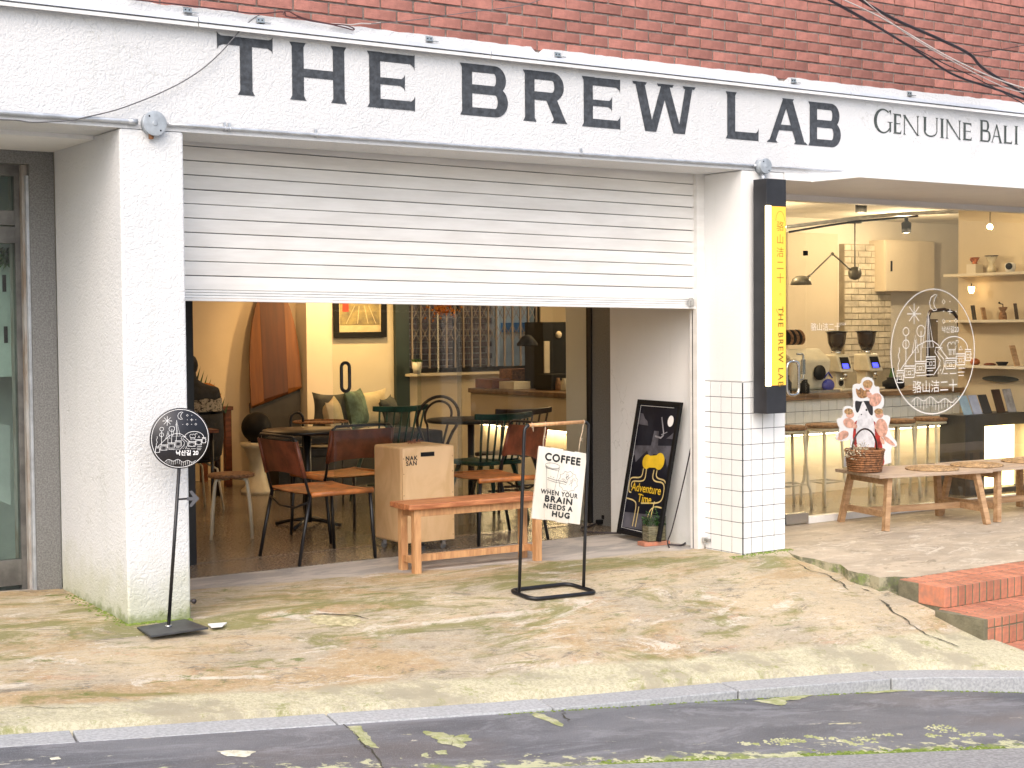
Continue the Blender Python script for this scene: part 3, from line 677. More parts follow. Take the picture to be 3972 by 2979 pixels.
# roller shutter
sh = thing('roller_shutter', 'cream roller shutter pulled halfway up over the wide opening', 'roller shutter', (-3.57, .40, 1.623))
TILT = (1.576-1.623)/3.54
def sbox(za, zb, ya, yb, xa=-3.70, xb=-.062):
    v = []
    for x in (xa, xb):
        dz = TILT*(x+3.57)
        for y, z in ((ya, za), (yb, za), (yb, zb), (ya, zb)): v.append((x, y, z+dz))
    m_ = MB(); m_.add(v, [(0, 1, 2, 3), (7, 6, 5, 4), (0, 4, 5, 1), (1, 5, 6, 2), (2, 6, 7, 3), (3, 7, 4, 0)]); return m_
sb = sbox(1.623, 1.638, .372, .412)
sb.build('bottom_lip', M_white_metal, sh, bevel=.002)
for i in range(3): sbox(1.640+i*.0145, 1.6525+i*.0145, .386, .41).build('bottom_rail', M_white_metal, sh, bevel=.002)
pitch = .0752
for k in range(13):
    za = 1.6835+k*pitch
    o = MB(); v = []
    prof = [(.396, za), (.3905, za+.0022), (.389, za+.03), (.389, za+.066), (.3895, za+.0708), (.396, za+.0715), (.408, za+.0715), (.408, za)]
    NX = 24; n = len(prof)
    for q_ in range(NX+1):
        x = -3.70+(3.638)*q_/NX; dz = TILT*(x+3.57)+.0012*mn.noise(Vector((x*.8, k*.9, 0))); dy = .0022*mn.noise(Vector((x*1.3, k*.7, 4))); v += [(x, y+dy, z+dz) for y, z in prof]
    o.add(v, [tuple(range(n)), tuple(range(NX*n+n-1, NX*n-1, -1))]+[(j*n+i, j*n+(i+1) % n, (j+1)*n+(i+1) % n, (j+1)*n+i) for j in range(NX) for i in range(n)])
    o.build('slat', M_shutter, sh)
sbox(1.64, 2.66, .4085, .412).build('curtain_back', M_grout, sh)
b = MB(); b.box((-.066, .358, 0), (-.001, .364, 2.46)); b.box((-.066, .364, 0), (-.06, .43, 2.46)); b.box((-.006, .364, 0), (-.001, .43, 2.46)); b.build('guide_rail', M_shutter, sh)
b = MB(); b.box((-3.740, .358, 0.0), (-3.69, .364, 2.46)); b.box((-3.694, .364, 0), (-3.69, .43, 2.46)); b.build('guide_rail', M_shutter, sh)
b = MB(); b.box((-.0665, .40, .0), (-.0602, .408, 1.57)); b.build('rubber_seal', M_signblk, sh)
b = MB(); b.box((-.135, .352, 1.592), (-.095, .372, 1.64)); b.box((-.125, .345, 1.60), (-.105, .353, 1.63)); b.tube([(-.13, .36, 1.643), (-.10, .36, 1.643)], .006); b.build('latch', M_steel, sh, bevel=.003)
b = MB(); b.box((-.035, .33, .045), (-.004, .356, .075)); b.box((-.02, .30, .05), (-.005, .335, .07)); b.tube([(-.02, .34, -.0), (-.02, .34, .05)], .005); b.build('floor_bolt', M_steel, sh, bevel=.002)

# ---- painted name
nm = thing('painted_cafe_name', 'large black serif letters THE BREW LAB painted on the white header', 'lettering', (-3.5, 0, 2.65))
CW, ST, TH = .295, .068, .049
def letter(fn, x0, x1, z0_, z1_, name='letter'):
    ik = Ink((0, 0, 0), (1, 0, 0), (0, 0, 1), lift=.0025, step=.00012); ik.n = Vector((0, -1, 0)); ik.o = Vector((0, 0, 0))
    fn(ik, x0, x1, z0_, z1_); return ik.mb.build(name, M_black, nm)
f_ = .013
def vstem(ik, x, w, z0_, z1_, top=True, bot=True, ext=f_):
    pts = [(x-(ext if bot else 0), z0_), (x+w+(ext if bot else 0), z0_), (x+w, z0_+.022), (x+w, z1_-.022), (x+w+(ext if top else 0), z1_), (x-(ext if top else 0), z1_), (x, z1_-.022), (x, z0_+.022)]
    ik.fill([(a, c) for a, c in pts])
def harm(ik, xa, xb, z, h, up=0, dn=0, left=0):
    """horizontal arm with a pointed terminal at its right end"""
    ik.fill([(xa, z), (xb-.028, z), (xb-.006, z-dn*.55), (xb, z-dn-.006), (xb+.002, z+h+up+.004), (xb-.006, z+h+up*.5), (xb-.02, z+h), (xa, z+h)])
def fT(ik, x0, x1, z0_, z1_):
    c = (x0+x1)/2; vstem(ik, c-ST/2+.004, ST, z0_, z1_-.01, top=False); harm(ik, c, x1, z1_-TH, TH-.006, .012, .02)
    ik.fill([(c, z1_-.006), (x0+.02, z1_-.006), (x0+.006, z1_+.002), (x0-.002, z1_+.012), (x0, z1_-TH-.026), (x0+.008, z1_-TH-.01), (x0+.03, z1_-TH), (c, z1_-TH)])
def fH(ik, x0, x1, z0_, z1_):
    vstem(ik, x0+f_, ST, z0_, z1_); vstem(ik, x1-f_-ST, ST, z0_, z1_); ik.fill([(x0+ST, (z0_+z1_)/2-.028), (x1-ST, (z0_+z1_)/2-.028), (x1-ST, (z0_+z1_)/2+.016), (x0+ST, (z0_+z1_)/2+.016)])
def fE(ik, x0, x1, z0_, z1_):
    vstem(ik, x0+f_, ST, z0_, z1_); harm(ik, x0+.04, x1, z1_-TH, TH-.002, 0, .028); harm(ik, x0+.04, x1-.062, (z0_+z1_)/2-.022, TH-.012, .022, .022); harm(ik, x0+.04, x1, z0_, TH, .026, 0)
def ring(ik, x0, x1, za, zb, tv, th):
    r = (zb-za)/2; c = (za+zb)/2; ax = x1-r*1.0
    O = [(x0, zb)]+arc(ax, c, r, 90, -90, 22)+[(x0, za)]; I = [(x0, zb-th)]+arc(ax-.004, c, r-th, 90, -90, 22, r-th)+[(x0, za+th)]
    I = [(x0, zb-th)]+[(ax-.004+(p[0]-(ax-.004))*((x1-tv-ax+.004)/(r-th)), p[1]) for p in arc(ax-.004, c, r-th, 90, -90, 22)]+[(x0, za+th)]
    ik.mb.strip([ik.P(*p) for p in O], [ik.P(*p) for p in I]); ik.h += ik.step
def fB(ik, x0, x1, z0_, z1_):
    vstem(ik, x0+f_, ST, z0_, z1_); m_ = (z0_+z1_)/2+.004; ring(ik, x0+.05, x1-.012, m_-.018, z1_, ST, .044); ring(ik, x0+.05, x1, z0_, m_+.022, ST+.002, .046)
def fR(ik, x0, x1, z0_, z1_):
    vstem(ik, x0+f_, ST, z0_, z1_); m_ = (z0_+z1_)/2-.014; ring(ik, x0+.05, x1-.016, m_-.006, z1_, ST, .048)
    xm = x0+.155; ik.fill([(xm, m_+.01), (xm+.08, m_+.01), (x1-.006, z0_+.018), (x1+.008, z0_), (x1-.108, z0_), (x1-.088, z0_+.018), (x1-.092, z0_+.03)])
def slant(ik, xa, za, xb, zb, w): ik.fill([(xa, za), (xa+w, za), (xb+w, zb), (xb, zb)])
def fW(ik, x0, x1, z0_, z1_):
    w = ST; L = x1-x0; a, c = x0+L*.255, x0+L*.715; mx = x0+L*.5
    slant(ik, x0+.022, z1_-.004, a-w*.42, z0_+.0, w+.004); slant(ik, mx-.024, z1_-.004, a-w*.0, z0_, .058)
    slant(ik, mx-.03, z1_-.004, c-w*.55, z0_, w); slant(ik, x1-.022-.06, z1_-.004, c-.002, z0_, .058)
    for p, q in ((x0, x0+.115), (mx-.06, mx+.075), (x1-.105, x1)): ik.fill([(p+.01, z1_-.016), (p, z1_), (q, z1_), (q-.012, z1_-.016)])
def fL(ik, x0, x1, z0_, z1_):
    vstem(ik, x0+f_, ST, z0_, z1_); harm(ik, x0+.04, x1, z0_, TH, .028, 0)
def fA(ik, x0, x1, z0_, z1_):
    c = (x0+x1)/2+.006; slant(ik, c-.042, z1_-.003, x0+.022, z0_+.004, .055); slant(ik, c-.04, z1_-.003, x1-.104, z0_+.004, .082)
    ik.fill([(c-.05, z1_), (c+.056, z1_), (c+.042, z1_-.018), (c-.036, z1_-.018)])
    ik.fill([(x0+.08, z0_+.082), (x1-.10, z0_+.082), (x1-.12, z0_+.118), (x0+.095, z0_+.118)])
    ik.fill([(x0, z0_), (x0+.098, z0_), (x0+.08, z0_+.016), (x0+.022, z0_+.016)]); ik.fill([(x1-.122, z0_), (x1+.004, z0_), (x1-.018, z0_+.016), (x1-.104, z0_+.016)])
for fn, a, c, zb, zt in ((fT, -3.556, -3.253, 2.658, 2.953), (fH, -3.157, -2.825, 2.656, 2.953), (fE, -2.702, -2.408, 2.651, 2.949), (fB, -2.116, -1.795, 2.652, 2.938),
    (fR, -1.690, -1.385, 2.647, 2.937), (fE, -1.270, -.985, 2.643, 2.936), (fW, -.892, -.390, 2.646, 2.938), (fL, -.141, .139, 2.641, 2.935), (fA, .209, .575, 2.641, 2.929), (fB, .584, .886, 2.640, 2.926)):
    letter(fn, a, c, zb, zt)
nm2 = thing('painted_small_words', 'thin dark serif words GENUINE BALI painted to the right of the big name', 'lettering', (1.2, 0, 2.77))
M_thin = pm('dark_green_grey_paint', (.07, .085, .08), .7, var=.2, vs=30)
def serif_letter(ch, x0, x1, za, zb):
    ik = Ink((0, 0, 0), (1, 0, 0), (0, 0, 1), lift=.0025, step=.00012); ik.n = Vector((0, -1, 0))
    T, t_ = .024, .0095; W_ = x1-x0; H_ = zb-za
    def st(x, w=T, a=za, b_=zb, sr=True, sb=.012):
        ik.fill([(x, a), (x+w, a), (x+w, b_), (x, b_)])
        if sr:
            for z, s_ in ((a, 1), (b_, -1)): ik.fill([(x-sb, z), (x+w+sb, z), (x+w, z+s_*.007), (x, z+s_*.007)])
    if ch == 'I': st((x0+x1-T)/2)
    if ch in 'EL':
        st(x0+.012); ik.fill([(x0+.03, za), (x1-.004, za), (x1, za+H_*.22), (x1-.014, za+.011), (x0+.03, za+.011)])
        if ch == 'E':
            ik.fill([(x0+.03, zb), (x1-.006, zb), (x1-.004, zb-H_*.2), (x1-.016, zb-.011), (x0+.03, zb-.011)]); ik.fill([(x0+.03, za+H_*.5), (x1-.014, za+H_*.5), (x1-.012, za+H_*.42), (x1-.012, za+H_*.6), (x1-.018, za+H_*.54), (x0+.03, za+H_*.54)])
    if ch == 'N':
        st(x0+.014, t_); st(x1-.02, t_); ik.fill([(x0+.002, zb), (x0+.026, zb), (x1-.012, za), (x1-.018, za-.004)])
    if ch == 'U':
        ik.fill([(x0+.012, za+H_*.3), (x0+.012+T, za+H_*.3), (x0+.012+T, zb), (x0+.012, zb)]); ik.fill([(x1-.018, za+H_*.3), (x1-.018+t_, za+H_*.3), (x1-.018+t_, zb), (x1-.018, zb)])
        for p, q in ((x0, x0+.045), (x1-.03, x1)): ik.fill([(p, zb), (q, zb), (q-.01, zb-.006), (p+.01, zb-.006)])
        c = (x0+x1)/2; R = (x1-x0)/2-.012; A_ = arc(c, za+H_*.3, R, 180, 360, 18, H_*.3); B_ = arc(c+.004, za+H_*.3, R-.013, 180, 360, 18, H_*.3-.01)
        ik.mb.strip([ik.P(*p) for p in A_], [ik.P(*p) for p in B_])
    if ch == 'A':
        c = (x0+x1)/2; ik.fill([(c-.006, zb), (c+.006, zb), (x0+.02, za), (x0+.012, za)]); ik.fill([(c-.008, zb+.004), (c+.006, zb), (x1-.01, za), (x1-.034, za)]); ik.fill([(x0+.03, za+H_*.33), (x1-.04, za+H_*.33), (x1-.044, za+H_*.38), (x0+.034, za+H_*.38)])
        ik.fill([(x0, za), (x0+.034, za), (x0+.017, za+.007)]); ik.fill([(x1-.048, za), (x1, za), (x1-.02, za+.008)])
    if ch == 'B':
        st(x0+.014)
        for p, q, r in ((za+H_*.5, zb, x1-.018), (za, za+H_*.53, x1)):
            R = (q-p)/2; ax = r-R*.85; O = [(x0+.03, q)]+arc(ax, p+R, R*.85, 90, -90, 14, R)+[(x0+.03, p)]; I = [(x0+.03, q-.010)]+arc(ax, p+R, R*.85-.022, 90, -90, 14, R-.010)+[(x0+.03, p+.010)]
            ik.mb.strip([ik.P(*p_) for p_ in O], [ik.P(*p_) for p_ in I]); ik.h += ik.step
    if ch == 'G':
        c = (x0+x1)/2; O = arc(c, (za+zb)/2, W_/2, 50, 325, 30, H_/2); I = arc(c+.006, (za+zb)/2, W_/2-.023, 50, 325, 30, H_/2-.010)
        ik.mb.strip([ik.P(*p) for p in O], [ik.P(*p) for p in I]); ik.h += ik.step
        ik.fill([(x1-.026, za+H_*.05), (x1-.010, za+H_*.1), (x1-.010, za+H_*.46), (x1-.028, za+H_*.46)]); ik.fill([(x1-.045, za+H_*.46), (x1+.004, za+H_*.46), (x1+.004, za+H_*.49), (x1-.045, za+H_*.49)])
        ik.fill([(c+W_*.3, zb-.012), (x1-.012, zb-.004), (x1-.012, zb-H_*.24), (x1-.02, zb-H_*.14)])
    ik.mb.build('letter', M_thin, nm2)
for ch, a, c, zb, zt in (('G', 1.205, 1.385, 2.763, 2.93), ('E', 1.392, 1.478, 2.768, 2.904), ('N', 1.490, 1.660, 2.768, 2.902), ('U', 1.695, 1.857, 2.768, 2.904), ('I', 1.872, 1.925, 2.768, 2.904), ('N', 1.932, 2.100, 2.768, 2.902), ('E', 2.115, 2.216, 2.768, 2.892), ('B', 2.298, 2.425, 2.770, 2.923), ('A', 2.425, 2.560, 2.770, 2.900), ('L', 2.565, 2.668, 2.771, 2.900), ('I', 2.684, 2.745, 2.771, 2.905)):
    serif_letter(ch, a, c, zb, zt)

# ================================================================ HEADER FITTINGS
# light channel along the header: lengths of aluminium housing with a white strip below
ch_ = thing('light_channel', 'long white aluminium light channel running under the brick wall', 'light fitting', (-9, 0, 3))
segs = [-9, -6.4, at(770, 100, y=-.05).x, at(1905, 220, y=-.05).x, at(3300, 380, y=-.05).x, 6.5]
for a, c in zip(segs, segs[1:]):
    b = MB(); b.add([(x, y, z+(.006 if x > 1 else 0)) for x in (a+.003, c-.003) for y, z in ((-.002, 3.020), (-.050, 3.014), (-.056, 2.992), (-.002, 2.988))], [(0, 1, 2, 3), (7, 6, 5, 4), (0, 4, 5, 1), (1, 5, 6, 2), (2, 6, 7, 3), (3, 7, 4, 0)]); b.build('channel_length', M_alu, ch_)
    b = MB(); b.add([(x, y, z) for x in (a+.003, c-.003) for y, z in ((-.002, 2.985), (-.050, 2.985), (-.050, 2.968), (-.002, 2.974))], [(0, 1, 2, 3), (7, 6, 5, 4), (0, 4, 5, 1), (1, 5, 6, 2), (2, 6, 7, 3), (3, 7, 4, 0)]); b.build('diffuser', M_white_metal, ch_)
br = thing('bracket', 'small steel bracket screwed above the light channel, leftmost of the row', 'bracket', (0, 0, 3.03), 0, 'brackets above the light channel')
b = MB(); b.box((-.022, -.004, .0), (.022, -.001, .030)); b.box((-.022, -.03, 0), (.022, -.004, .003)); b.build('plate', M_steel, br, local=True)
b = MB(); b.ball((-.01, -.005, .018), .004, 8); b.ball((.01, -.005, .018), .004, 8); b.build('screw', M_dark, br, local=True)
b = MB(); b.box((.026, -.02, .002), (.050, -.010, .006)); b.build('clip', M_steel, br, local=True)
brs = [(727, 40, 'leftmost of the row'), (1010, 80, 'above the letter T'), (1665, 152, 'above the letter E of THE'), (2163, 213, 'above the letter R'), (3078, 314, 'in the chipped plaster above the letter A'), (3528, 364, 'above the small words')]
for i, (px, py, w) in enumerate(brs):
    p = at(px, py, y=-.003); loc = (p.x, 0, p.z-.015)
    if i == 0: br.location = loc; MW[br.name] = Matrix.Translation(Vector(loc))
    else: dup(br, loc, 0, 'small steel bracket screwed above the light channel, '+w)
# conduit and junction boxes
cd = thing('conduit_pipe', 'grey steel conduit pipe running along the bottom of the white header', 'pipe', (-9, 0, 2.48))
def wob(x): return 2.481+.0025*sin(x*1.1)
b = MB(); b.tube([(x, -.016, wob(x)) for x in np.arange(-9, -3.985, .25)]+[(-3.985, -.016, wob(-3.985))], .0115); b.build('pipe', M_conduit, cd)
b = MB(); b.tube([(x, -.014, wob(x)) for x in np.arange(-3.83, .12, .12)]+[(.12, -.014, wob(.12))], .0085); b.tube([(x, -.012, 2.484) for x in (.17, .4, .8, 1.05)], .0055); b.build('pipe', M_conduit, cd)
MB().tube([(-4.03, -.016, wob(-4)), (-3.985, -.016, wob(-4))], .015).build('coupling', M_conduit, cd); MB().tube([(.085, -.014, wob(.1)), (.12, -.014, wob(.1))], .012).build('coupling', M_conduit, cd)
for px, py in ((872, 505), (890, 508), (1225, 515), (2255, 595)):
    p = at(px, py, y=-.01); b = MB(); b.box((p.x-.006, -.012, 2.470), (p.x+.006, -.001, 2.512)); b.tube([(p.x, -.016, 2.47), (p.x, -.028, 2.481), (p.x, -.016, 2.493)], .004, 6); b.build('clip', M_conduit, cd)
Ry = Matrix.Rotation(radians(90), 4, 'X')
def jbox(x, z, r, d, lab, tilt=0):
    t = thing('junction_box', lab, 'junction box', (x, 0, z), 0, 'round junction boxes on the conduit')
    M_ = Matrix.Rotation(tilt, 4, 'Z') @ Ry
    b = MB(); b.lathe([(r*.94, .001), (r*.94, d-.008)], (0, 0, 0), 28, M_); b.build('box', M_jbox, t, local=True)
    b = MB(); b.lathe([(r, d-.008), (r, d-.002), (r*.97, d)], (0, 0, 0), 32, M_); b.build('lid', M_jbox, t, local=True, bevel=.001)
    b = MB(); b.lathe([(r*.22, d), (r*.22, d+.0015), (r*.16, d+.002)], (0, 0, 0), 20, M_); b.build('boss', M_jbox, t, local=True)
    for a in (130, -50):
        q = M_ @ Vector((r*.72*cos(radians(a)), r*.72*sin(radians(a)), d)); b = MB(); b.ball(q, .0045, 8); b.build('screw', M_dark, t, local=True)
    return t
j1 = jbox(-3.905, 2.479, .061, .045, 'round grey junction box above the left pillar')
b = MB(); b.lathe([(.011, -.075), (.013, -.068), (.013, -.052)], (-.012, -.02, 0), 12); b.build('plug', M_rattan, j1, local=True)
j2 = jbox(.150, 2.478, .050, .062, 'round grey junction box above the lit vertical sign')
b = MB(); b.tube([(-.005, -.035, -.045), (-.005, -.045, -.10)], .012); b.build('stem', M_conduit, j2, local=True)

# wires
def wire(name, pts, r, mat, lab, n=14):
    P = [Vector(p) for p in pts]; out = []
    for i in range(len(P)-1):
        p0, p1, p2, p3 = P[max(i-1, 0)], P[i], P[i+1], P[min(i+2, len(P)-1)]
        for k in range(n):
            t = k/n; out.append(.5*((2*p1)+(-p0+p2)*t+(2*p0-5*p1+4*p2-p3)*t*t+(-p0+3*p1-3*p2+p3)*t**3))
    out.append(P[-1]); b = MB(); b.tube(out, r, 7); return tag(b.build(name, mat), lab, 'wire')
def wl(y, *pp): return [at(a, c_, y=y) for a, c_ in pp]
M_wire = pm('grey_wire', (.12, .12, .13), .5); M_wirew = pm('pale_wire', (.55, .50, .47), .5); M_wiredk = pm('dark_cable', (.03, .022, .026), .5); M_wirebr = pm('maroon_wire', (.09, .035, .035), .5)
wire('thin_wire', wl(-.03, (-60, 462), (60, 466), (130, 474), (260, 468), (330, 455), (470, 420), (640, 352), (760, 285), (850, 210), (930, 120), (975, 78), (1005, 58)), .0032, M_wire, 'thin grey wire sagging across the header left of the letter T')
wire('loose_cable', wl(-.02, (500, -4), (700, 18), (870, 38), (960, 50), (1020, 52), (1098, 46), (1110, 62), (1150, 70)), .004, M_wirebr, 'maroon cable lying along the plaster edge at top left')
wire('loose_cable', wl(-.025, (1098, 58), (1104, 44), (1125, 46), (1150, 60), (1195, 75), (1280, 92), (1340, 98), (1372, 110), (1368, 116), (1340, 108), (1270, 92), (1200, 80), (1150, 66)), .0035, M_wirebr, 'looped brown cable under the bricks above the letter H')
wire('pale_cable', wl(-.02, (1285, 92), (1310, 93), (1360, 96), (1400, 91), (1440, 92), (1476, 88)), .0035, M_wirew, 'short pale cable under the bricks above the first letter E')
wire('thin_wire', wl(-.10, (1440, 92), (1600, 78), (1800, 50), (2000, 25), (2080, 5), (2130, -20)), .002, M_wire, 'thin dark wire crossing the bricks above THE')
wire('overhead_cable', wl(-.35, (3160, -30), (3330, 60), (3560, 200), (3700, 290), (3880, 352), (4010, 400)), .008, M_wiredk, 'thick black overhead cable, lowest of the bundle')
wire('overhead_cable', wl(-.30, (3290, -30), (3460, 70), (3640, 150), (3760, 210), (3820, 270), (4000, 380)), .0105, M_wiredk, 'thickest black overhead cable in the bundle at top right')
wire('overhead_cable', wl(-.42, (3230, -20), (3420, 70), (3660, 210), (3850, 300), (4000, 350)), .0045, M_wirew, 'pale overhead cable crossing the bricks at top right')
wire('overhead_cable', wl(-.38, (3140, -40), (3400, 105), (3650, 240), (3790, 305), (4010, 425)), .0035, M_wiredk, 'thin black overhead cable beside the thick bundle')
wire('overhead_cable', wl(-.32, (3600, 195), (3740, 205), (3860, 195), (4000, 170)), .0025, M_wiredk, 'thin dark wire curving up to the right edge over the bricks')
wire('overhead_cable', wl(-.34, (3340, -10), (3500, 120), (3700, 240), (3900, 340), (4010, 362)), .003, M_wirew, 'thin pale wire twisted along the overhead bundle')

# ================================================================ LIT VERTICAL SIGN
lb = thing('lit_vertical_sign', 'tall charcoal light box sign with glowing yellow front on the right pillar', 'light box sign', (.11, -.15, .907))
bx0, bx1, by0, by1, bz0, bz1 = .062, .232, -.155, -.035, .907, 2.388
b = MB(); b.box((bx0, by0, bz0), (bx1, by1, bz1)); b.build('case', M_signblk, lb, bevel=.002)
b = MB(); b.box((.10, by1, 1.1), (.19, .0, 1.16)); b.box((.10, by1, 2.1), (.19, .0, 2.16)); b.build('wall_bracket', M_signblk, lb)
lz0, lz1 = at(3000, 1495, y=by0).z, at(3000, 800, y=by0).z
def emis(name, col, s):
    m = bpy.data.materials.new(name); m.use_nodes = True; bb = m.node_tree.nodes['Principled BSDF']
    bb.inputs['Base Color'].default_value = (*[c*.12 for c in col], 1); bb.inputs['Emission Color'].default_value = (*col, 1); bb.inputs['Emission Strength'].default_value = s; bb.inputs['Roughness'].default_value = .4
    MT[name] = m; return m
M_glowy = emis('yellow_lit_acrylic', (1, .50, .06), .95); M_gloww = emis('white_lit_edge', (1, .80, .40), 3.5)
b = MB(); b.box((bx0+.038, by0-.003, lz0), (bx1-.006, by0-.0002, lz1)); b.build('lit_panel', M_glowy, lb)
b = MB(); b.box((bx0-.0025, by0-.006, lz0-.004), (bx0+.036, by0+.012, lz1+.004)); b.build('lit_tube', M_gloww, lb, bevel=.003)
M_olive = pm('dark_sign_print', (.22, .16, .02), .6)
text('THE BREW LAB', (.178, by0-.003, at(3010, 1345, y=by0).z), (0, 0, -1), (1, 0, 0), .062, M_olive, lb, bold=.0012, spacing=1.25, lift=.001)
zc = at(3010, 880, y=by0).z
for i, c_ in enumerate('骆山洁二十'): text(c_, (.176, by0-.003, zc-i*.082), (1, 0, 0), (0, 0, 1), .066, M_olive, lb, lift=.001)
ik = Ink((.176, by0-.0035, 0), (1, 0, 0), (0, 0, 1), lift=.0008); ik.n = Vector((0, -1, 0))
ik.line(arc(0, lz1-.09, .038, 0, 180, 12, .06), .003); ik.line(arc(0, zc-.50, .038, 200, 330, 10, .05), .003); ik.line(arc(0, zc-.425, .006, 0, 360, 8), .002)
ik.build('outline_mark', M_olive, lb)

# ================================================================ EMBLEM (shared by the glass and the disc sign)
def emblem(ik, s, w, detail=True):
    def q(x, y): return ((x-1045)/306*s, -(y-1225)/443*s)
    def ln(pts, k=1, closed=False): ik.line([q(*p) for p in pts], w*k, closed)
    ln([(1045+306*cos(a*pi/32), 1225+443*sin(a*pi/32)) for a in range(64)], 1.1, True)
    ln([(1070, 822), (1048, 822), (1025, 840), (1014, 880), (1022, 915), (1045, 935), (1068, 930), (1050, 905), (1045, 880), (1052, 848)], .9, True)
    for a in range(4):
        dx, dy = 50*cos(a*pi/4+pi/2), 72*sin(a*pi/4+pi/2); ln([(903-dx, 957-dy), (903+dx, 957+dy)], .9)
    for x, y in ((1118, 872), (1118, 1010), (1210, 1008)): ln([(x, y-16), (x+11, y), (x, y+16), (x-11, y)], .7, True)
    for x, y in ((1165, 870), (1118, 940), (1210, 940), (1070, 1010), (1165, 1010)): ln([(x-4, y), (x+4, y)], 1)
    ln([(1165, 920), (1165, 962)], .8); ln([(1148, 941), (1182, 941)], .8)
    ln([(1003, 945), (962, 1193), (1045, 1193)], .9, True); ln([(1003, 990), (1003, 1262)], .8); ln([(1003, 945), (1018, 1190)], .6)
    ln([(913, 1105), (890, 1228), (935, 1228)], .9, True); ln([(913, 1140), (913, 1292)], .8)
    for x, y, r in ((845, 1080, 28), (845, 1168, 30), (953, 1078, 40)): ln([(x+r*.75*cos(k*pi/9), y+r*sin(k*pi/9)) for k in range(18)], .8, True)
    ln([(845, 1108), (845, 1322)], .8); ln([(953, 1078), (953, 1290)], .8)
    ln([(797, 1190), (800, 1215), (790, 1245), (800, 1280), (790, 1310), (792, 1348)], .8)
    ln([(808, 1345), (870, 1260), (930, 1180), (990, 1150), (1040, 1150), (1080, 1180), (1120, 1240), (1150, 1275)], .8)
    ln([(1085, 1195)]+[(1195+105*cos(radians(a)), 1215+95*sin(radians(a))) for a in range(190, 352, 12)]+[(1300, 1215)], .9)
    ln([(1110, 1200), (1060, 1195), (1055, 1230), (1095, 1290), (1080, 1340), (1045, 1392)], .8)
    ln([(1095, 1205), (1072, 1225), (1120, 1280), (1125, 1330), (1105, 1388)], .8)
    for x, y in ((1095, 1320), (1100, 1350), (1083, 1370)): ln([(x, y), (x-6, y+14)], .7)
    for x0, y0, x1, y1 in ((780, 1352, 830, 1435), (833, 1322, 908, 1402), (910, 1292, 988, 1372), (988, 1262, 1060, 1342), (1132, 1276, 1210, 1350), (1210, 1246, 1280, 1325), (1280, 1216, 1325, 1296)):
        ln([(x0, y0), (x1, y0)], 1); ln([(x0, y0+16), (x1, y0+16)], .8); ln([(x0+3, y0+16), (x0+3, y1)], .8); ln([(x1-3, y0+16), (x1-3, y1)], .8); ln([(x0+3, y1), (x1-3, y1)], .8)
        mx, my = (x0+x1)/2, (y0+16+y1)/2
        if detail: ln([(mx-9, my-12), (mx+9, my-12), (mx+9, my+12), (mx-9, my+12)], .8, True)
        for k in (-1, 1):
            ln([(mx+k*16, my-14), (mx+k*28, my-14)], .6); ln([(mx+k*16, my+14), (mx+k*28, my+14)], .6)
    for x0, x1, y in ((1000, 1040, 1360), (985, 1040, 1388), (1118, 1150, 1385), (1165, 1215, 1385), (1230, 1280, 1350), (1225, 1275, 1378), (1230, 1270, 1402), (920, 985, 1392)): ln([(x0, y), (x1, y)], .7)
    ln([(1145, 1190), (1155, 1165), (1168, 1160), (1175, 1178), (1182, 1160), (1195, 1160), (1205, 1180), (1212, 1150), (1225, 1150), (1228, 1165)], .7)
    for x in (1160, 1172, 1192, 1203): ln([(x, 1210), (x, 1252)], .7)
    ln([(1150, 1190), (1152, 1215), (1205, 1215), (1212, 1185)], .7)
    ln([(1246, 1190), (1232, 1216), (1260, 1216)], .8, True)
    wv = [(885+i*11, 1568+16*sin(i*.66+2.6)-12*sin(i*.2)) for i in range(31)]; ln(wv, .8)
    for i in range(2, 29, 2):
        x, y = wv[i]; lim = 1225+443*math.sqrt(max(0, 1-((x-1045)/306)**2)); ln([(x, y+6), (x, min(y+62, lim-10))], .6)
    return q

# disc sign on its stand
ds = thing('disc_sign', 'round black sign with white line drawing on a thin pole before the left pillar', 'sign', (-3.94, -.19, .03))
zb = pave_z(-3.94, -.2)+.012
base = [at(531, 2436, z=.035), at(585, 2474, z=.03), at(809, 2441, z=.03), at(717, 2404, z=.035)]
b = MB(); b.poly([(p.x, p.y, zb) for p in base], (0, 0, .010)); b.build('base_plate', pm('matt_grey_plate', (.055, .058, .062), .5, vs=14, var=.2), ds, bevel=.002)
pole0 = Vector((-3.938, -.19, zb+.010)); dc = Vector((-3.868, -.20, .949))
b = MB(); b.tube([pole0, dc-Vector((.004, -.004, .135))], .0088, 8); b.build('pole', M_blkmetal, ds)
b = MB(); b.lathe([(.018, 0), (.018, .004), (.012, .008)], pole0, 16); b.build('pole_collar', M_steel, ds)
dn = Vector((-.10, -1, .0)).normalized(); du = Vector((1, -.10, .0)).normalized(); dv = Vector((0, 0, 1)); rl = radians(-2.0)
du2 = du*cos(rl)+dv*sin(rl); dv2 = dv*cos(rl)-du*sin(rl)
b = MB(); Md = Matrix((du2, dv2, dn)).transposed().to_4x4(); b.lathe([(.146, -.004), (.148, 0), (.146, .004)], dc, 56, Md); b.build('disc', pm('black_disc_face', (.018, .017, .022), .4, vs=6, var=.2), ds)
ik = Ink(dc, du2, dv2, lift=.0052, step=.00001); q = emblem(ik, .140, .0022, False); ik.build('line_drawing', M_whiteink, ds)
text('낙산길 20', dc+du2*.035+dv2*-.072+dn*.0045, du2, dv2, .028, M_whiteink, ds, bold=.0006, lift=.001)
arm = pole0.lerp(dc, .675)
b = MB(); b.tube([arm, arm+Vector((.055, -.005, .0))], .005, 8); b.build('arrow_bar', M_blkmetal, ds)
A0 = arm+Vector((.05, -.012, 0))
